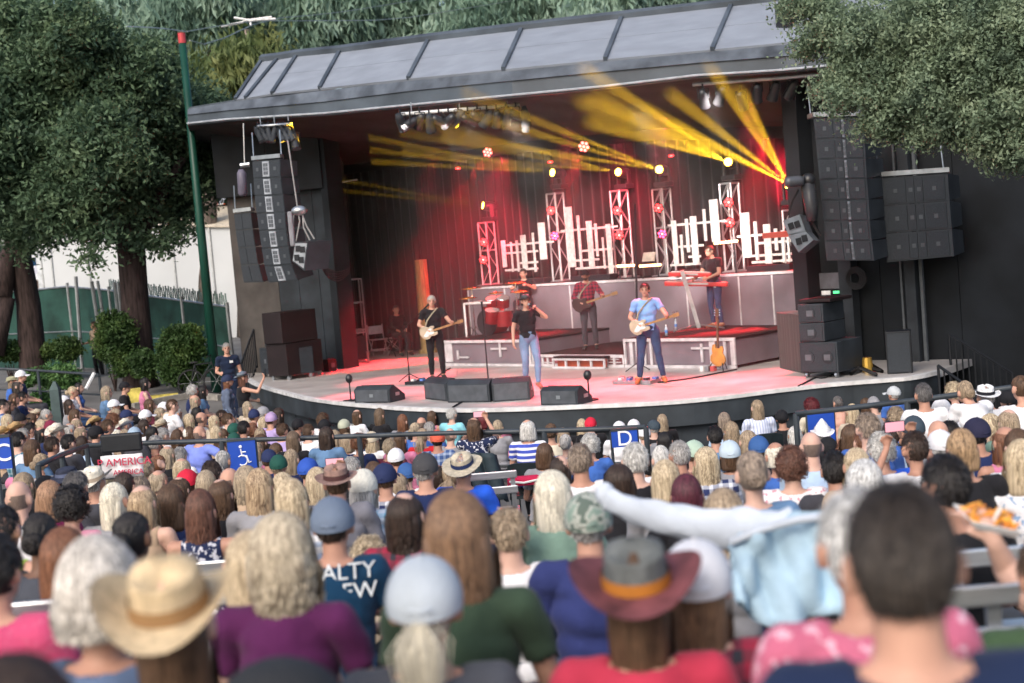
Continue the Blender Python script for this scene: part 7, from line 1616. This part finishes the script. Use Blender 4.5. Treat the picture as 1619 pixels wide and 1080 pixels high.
# ================================================================== performers
def face_to(p, px, py, D): q = P(px, py, D); return -math.atan2(q.x - p.x, q.y - p.y)
def facing(v): return -math.atan2(v.x, v.y)
TOCAM = lambda p: Vector((-p.x, -p.y, 0)).normalized()
def perf(label, pose, loc, v, top, cut, tr, style, hair, sc=1.0, shoe=(.03,.03,.03), **k):
    return person(label, pose, loc, facing(v), SKINS[0], top, cut, tr, style, hair, sc=sc, face=True, shoe=shoe, **k)
def Mw(t): return Matrix.Translation(t.location) @ Matrix.Rotation(t.rotation_euler.z, 4, 'Z') @ Matrix.Scale(t.scale.x, 4)
def strapped(t, label, body_c, neck_c, cat='guitar', L=.9, bass=False, m_pg=None, tilt=.25):
    M = Mw(t); R3 = M.to_3x3().normalized(); g = thing('electric_guitar' if not bass else 'bass_guitar', label, cat, M @ Vector((.05, .17, 1.02)))
    guitar(g, M @ Vector((.12, .19, 1.02)), R3 @ Vector((-1, .18, tilt)), R3 @ Vector((tilt, .0, 1)), R3 @ Vector((.18, 1, 0)), body_c, neck_c, L=L, m_pg=m_pg)
    mb = MB(); mb.tube([M @ Vector(v) for v in ((.22, .17, 1.0), (.13, .13, 1.25), (.02, .12, 1.38), (-.1, .06, 1.49), (-.14, -.06, 1.47), (0, -.16, 1.3), (.2, -.15, 1.08), (.27, .05, .98))], .016, 6); obj('strap', mb, mat('strap_tan', (.3, .28, .2), .8), g)
    return g
M_cream2 = mat('guitar_cream', (.42, .37, .27), .3, spec=.6); M_bk = mat('guitar_dark', (.03, .02, .02), .25, spec=.6)
q = G(842, 614, ZF); sg = perf('singer in dark fedora, black tee and faded jeans, microphone at his mouth', 'sing', q, Vector((.25, -1, 0)), cloth('black'), 'tee', cloth('lightjeans'), 'S', hairmat('brown'), 1.0, (.25, .12, .08), hat=('fed', mat('hat_fedora', (.06, .065, .075), .8, bump=.3), mat('band_f', (.03, .03, .03), .6)))
M = Mw(sg); mh = M @ Vector((-.05, .2, 1.55)); mt = thing('microphone', 'handheld microphone at the singer\'s mouth', 'microphone', mh); mb = MB(); mb.tube([M @ Vector((-.13, .22, 1.49)), M @ Vector((-.03, .17, 1.575))], [.012, .017], 8); obj('handle', mb, BLACK, mt); mb = MB(); mb.ell(M @ Vector((-.02, .16, 1.585)), (.026, .026, .026), 10, 8); obj('grille', mb, STEEL, mt, smooth=True)
q = G(693, 601, ZF); p1 = perf('white-haired guitarist in black shirt and trousers playing a cream guitar', 'guitar', q, Vector((.1, -1, 0)), cloth('black'), 'tee', cloth('black'), 'S', hairmat('white'), 1.02)
strapped(p1, 'cream electric guitar held by the white-haired guitarist', M_cream2, M_maple)
q = G(935, 553, ZM); p2 = perf('bearded bassist in plaid shirt and dark cap on the low riser', 'guitar', q, Vector((-.15, -1, 0)), cloth('plaidred'), 'long', cloth('charcoal'), 'S', hairmat('brown'), 1.0, beard=hairmat('brown'), cap=(mat('cap_black', (.012, .012, .015), .85), 0))
strapped(p2, 'dark electric bass with maple neck held by the plaid-shirted bassist', M_bk, M_maple, 'bass guitar', 1.0, True, M_bk)
q = G(1031, 606, ZF); p3 = perf('guitarist in light blue tee and dark jeans, legs apart, at right', 'guitarwide', q, Vector((-.2, -1, 0)), mat('cloth_sky', (.20, .38, .72), .85, bump=.2), 'tee', cloth('jeans'), 'S', hairmat('darkbrown'), 1.04, (.45, .15, .05))
strapped(p3, 'cream electric guitar held by the guitarist in light blue', M_cream2, M_maple)
q = G(1134, 519, ZL); p4 = perf('keyboard player in black tee and jeans standing behind red keyboards', 'keys', q, Vector((-.75, -.55, 0)), cloth('black'), 'tee', cloth('jeans'), 'S', hairmat('darkbrown'), 1.0, (.4, .15, .08))
hp = P(827, 424, k0.y + 1.1); p5 = perf('drummer in black tee seated behind the red kit', 'drum', Vector((hp.x, hp.y, max(ZL, hp.z - 1.36))), Vector((-.35, -1, 0)), cloth('black'), 'tee', cloth('charcoal'), 'S', hairmat('darkbrown'), 1.0)
q = G(632, 562, ZF); p6 = perf('stagehand in black seated with folded hands behind the boom microphone', 'm', q, Vector((.5, -1, 0)), cloth('black'), 'long', cloth('black'), 'S', hairmat('darkbrown'), 1.0)
c6 = folding_chair('dark stool-like folding chair under the seated stagehand', q, facing(Vector((.5, -1, 0))), BLACK)
# people standing at the left
def standing(label, px, pytop, D, pose, v, top, cut, tr, style, hair, sc=1., **k):
    h = P(px, pytop, D); t = perf(label, pose, Vector((h.x, h.y, h.z - 1.76 * sc)), v, top, cut, tr, style, hair, sc, **k); return t
o1 = standing('police officer in navy uniform with a white badge by the stage stairs', 357, 542, 30.5, 'standm', Vector((.3, -1, 0)), cloth('uniform'), 'tee', cloth('uniform'), 'S', hairmat('grey'))
M = Mw(o1); mb = MB(); mb.slab([M @ Vector(v) for v in ((-.1, .15, 1.33), (-.03, .165, 1.33), (-.03, .165, 1.38), (-.1, .15, 1.38))], .008); o_ = obj('chest_badge', mb, WHITE, o1)
o_.parent = None; o_.matrix_world = Matrix(); o_['label'] = 'white badge on the chest of the police officer'; o_['category'] = 'badge'
mb = MB(); mb.tube([M @ Vector((.2 + .0, .0, .98)), M @ Vector((.22, .02, .84))], .03, 8)
ww = Matrix.Rotation(0, 3, 'Z') @ Vector((.9, .6, 0))
o2 = standing('standing woman with long red hair, dark cap and blue-grey sweater', 357, 593, 27, 'stand', Vector((1, .25, 0)), mat('cloth_slate', (.11, .14, .21), .9, bump=.3), 'long', cloth('lightjeans'), 'L', hairmat('auburn'), .95, cap=(mat('cap_navy2', (.02, .03, .07), .85), 0))
o3 = standing('standing woman in grey hat and black tank top filming with a phone', 381, 588, 26.5, 'standphone', Vector((1, .5, 0)), cloth('black'), 'tank', cloth('charcoal'), 'L', hairmat('auburnbrown'), .96, hat=('fed', mat('hat_greyfed', (.14, .17, .21), .8), mat('band_g', (.04, .045, .05), .6)))
M = Mw(o3); c = M @ Vector((.37, .37, 1.72)); ph = thing('smartphone', 'phone raised by the woman in the grey hat', 'phone', c, o3.rotation_euler.z); mb = MB(); mb.box((0, 0, 0), (.04, 0, 0), (0, .004, 0), (0, 0, .075)); obj('case', mb, BLACK, ph, world=False)
o4 = standing('distant person in tan top and black trousers walking past the bushes', 149, 508, 42.5, 'standm', Vector((-.6, -.8, 0)), cloth('tan'), 'tee', cloth('black'), 'S', hairmat('brown'))
# ------------------------------------------------------------------ jacket stretched between raised hands, tray of food
M_jk = mat('pale_denim', (.36, .50, .60), .9, var=.16, scale=4, bump=.35, bscale=18); M_slv = mat('jacket_sleeve', (.50, .55, .62), .9, var=.1, scale=4, bump=.3, bscale=18)
jc = P(1230, 900, 4.4); jt = thing('jacket', 'pale blue jacket stretched sideways above the crowd, one sleeve out', 'jacket', jc)
pts = [P(952, 785, 4.9), P(985, 795, 4.85), P(1050, 812, 4.8), P(1130, 826, 4.7), P(1200, 832, 4.6), P(1255, 838, 4.5)]
sl_ = smooth_line(pts, 2); sl_ = [sl_[i].lerp(sl_[i + 1], k / 3) for i in range(len(sl_) - 1) for k in range(3)]; rg = []
for i, q in enumerate(sl_):
    f = i / (len(sl_) - 1); r0 = .034 + .034 * min(1, f * 1.5) + .012 * math.exp(-((f - .0) / .05) ** 2)
    rg.append([q + UP * (math.sin(a) * r0 * (1 + .10 * math.sin(3 * a + i * .33) + .07 * math.sin(5 * a - i * .5))) + Vector((.1, .55, 0)) * (math.cos(a) * r0 * (1 + .08 * math.sin(i * .7)) * 1.2) - UP * .02 * math.sin(f * 3.14) for a in [k * math.pi / 11 for k in range(22)]])
mb = MB(); mb.loft(rg)
o = obj('sleeve', mb, M_slv, jt, smooth=True)
mb = MB(); rows = []
cols_ = [(1155, 880, 950), (1170, 850, 975), (1200, 830, 985), (1240, 818, 985), (1280, 812, 985), (1320, 808, 975), (1360, 808, 960)]
nn_ = 26; up_, lo_ = smooth_line([P(x, a, 4.45) for x, a, b in cols_], 2), smooth_line([P(x + 10, b, 4.35) for x, a, b in cols_], 2)
for k in range(len(up_)):
    u, v = up_[k], lo_[k]; rows.append([u.lerp(v, s / 12) + Vector((0, .035 * math.sin(k * .55 + s * .35) + .02 * math.sin(k * 1.3 - s * .6), .012 * math.sin(s * 1.1 + k * .4))) for s in range(13)])
mb.loft(rows, cap=False, close=False); o = obj('jacket_body', mb, M_jk, jt, smooth=True); md = o.modifiers.new('t', 'SOLIDIFY'); md.thickness = .012
mb = MB(); mb.tube([P(1155, 858, 4.42), P(1200, 838, 4.4), P(1260, 822, 4.38), P(1340, 812, 4.36)], .014, 8); obj('hem_seam', mb, M_slv, jt, smooth=True)
mb = MB(); mb.ell(P(957, 781, 4.9), (.035, .035, .042), 12, 9); obj('cuff_bunch', mb, M_slv, jt, smooth=True)
# arm with a tray at the right edge
hp_ = P(1566, 846, 4.3); tr_ = thing('food_tray', 'white paper tray of orange nachos held up by a raised hand', 'food', hp_)
c = P(1562, 832, 4.3); ex = (P(1602, 842, 4.3) - P(1525, 826, 4.3)); ex = ex / 2; ey = Vector((0, .09, .01)); ez = Vector((0, 0, .02))
mb = MB(); b_ = [c - ex * .8 - ey * .8, c + ex * .8 - ey * .8, c + ex * .8 + ey * .8, c - ex * .8 + ey * .8]; t_ = [c - ex * 1.05 - ey + ez * 1.2, c + ex * 1.05 - ey + ez * 1.2, c + ex * 1.05 + ey + ez * 1.2, c - ex * 1.05 + ey + ez * 1.2]
mb.add(b_ + t_, [(0, 1, 2, 3), (0, 4, 5, 1), (1, 5, 6, 2), (2, 6, 7, 3), (3, 7, 4, 0)]); o = obj('tray', mb, WHITE, tr_); md = o.modifiers.new('t', 'SOLIDIFY'); md.thickness = .004
rr_ = random.Random(4)
for k in range(26):
    q = c + ex * rr_.uniform(-.85, .75) + ey * rr_.uniform(-.7, .7) + UP * rr_.uniform(.015, .045); a = Vector((rr_.uniform(-1, 1), rr_.uniform(-1, 1), rr_.uniform(-.4, .6))).normalized() * .032; e = a.orthogonal().normalized() * .028
    mb = MB(); mb.slab([q - a, q + a, q + e * 1.1], .005); obj('chip', mb, mat('chip_%d' % (k % 2), [(.75, .33, .05), (.6, .22, .04)][k % 2], .6, var=.3, scale=30), tr_)
mb = MB(); mb.tube([P(1570, 824, 4.25), P(1584, 800, 4.25)], .006, 6); obj('fork', mb, WHITE, tr_)
ar = Body(); w0 = P(1572, 858, 4.25); e0 = P(1592, 900, 4.3); ar.cap(e0, w0, .042, .028, 'arm'); ar.cap(e0, P(1640, 950, 4.2), .045, .06, 'arm')
d = Vector((-.35, .1, .9)).normalized(); s = Vector((1, 0, .1)).normalized()
ar.cap(w0, w0 + d * .06, .028, .03, 'hand'); 
for k in range(4): p0 = w0 + d * .06 + s * (.033 - .022 * k); ar.cap(p0, p0 + Vector((-.02, .045, .03)), .011, .010, 'hand', 6); ar.cap(p0 + Vector((-.02, .045, .03)), p0 + Vector((-.045, .07, .032)), .010, .008, 'hand', 6)
ar.cap(w0 + d * .02 - s * .02, w0 + d * .05 - s * .055, .013, .011, 'hand', 6)
o = obj('person', ar.mb, SKINS[2]); md = o.modifiers.new('r', 'REMESH'); md.mode = 'VOXEL'; md.voxel_size = .006; md.use_smooth_shade = True; m2 = o.modifiers.new('s', 'SMOOTH'); m2.iterations = 3
tag(o, 'bare raised arm at the right edge holding up the food tray', 'person')
# red cushion bag and jacket over chair backs
c = P(828, 760, 14.6); t = thing('cushion', 'red and white cushion on the black chair of the striped-top woman', 'cushion', c); mb = MB(); mb.box(c, (.17, 0, 0), (0, .05, 0), (0, 0, .05)); obj('cover', mb, mat('cushion_red', (.5, .015, .07), .8, bump=.3), t, bevel=.03); mb = MB(); mb.tube([c + Vector((-.15, -.055, .01)), c + Vector((0, -.06, -.012)), c + Vector((.15, -.055, .008))], .012, 6); obj('lace', mb, WHITE, t)
c = P(765, 740, 14.2); t = thing('draped_jacket', 'dark grey-green jacket hanging over a chair right of the panama hat', 'jacket', c)
mb = MB(); rows = []
for k in range(9):
    x0 = 738 + k * 5.4; rows.append([P(x0 + s * 2.2, 716 + s * 8.2 + (4 if k in (0, 8) else 0), 14.2 - .05 * math.sin(k * 1.2) - .02 * s / 9) for s in range(10)])
mb.loft(rows, cap=False, close=False); o = obj('cloth', mb, mat('jacket_dark', (.025, .04, .05), .7, bump=.3), t, smooth=True); md = o.modifiers.new('t', 'SOLIDIFY'); md.thickness = .03
bk = P(440, 1082, 2.6); t = thing('backpack', 'dark blurred backpack at the bottom edge beside the straw hat', 'bag', bk); mb = MB(); mb.ell(bk - UP * .06, (.13, .1, .11), 18, 12); obj('bag', mb, mat('bag_black', (.02, .022, .026), .8, bump=.3), t, smooth=True)
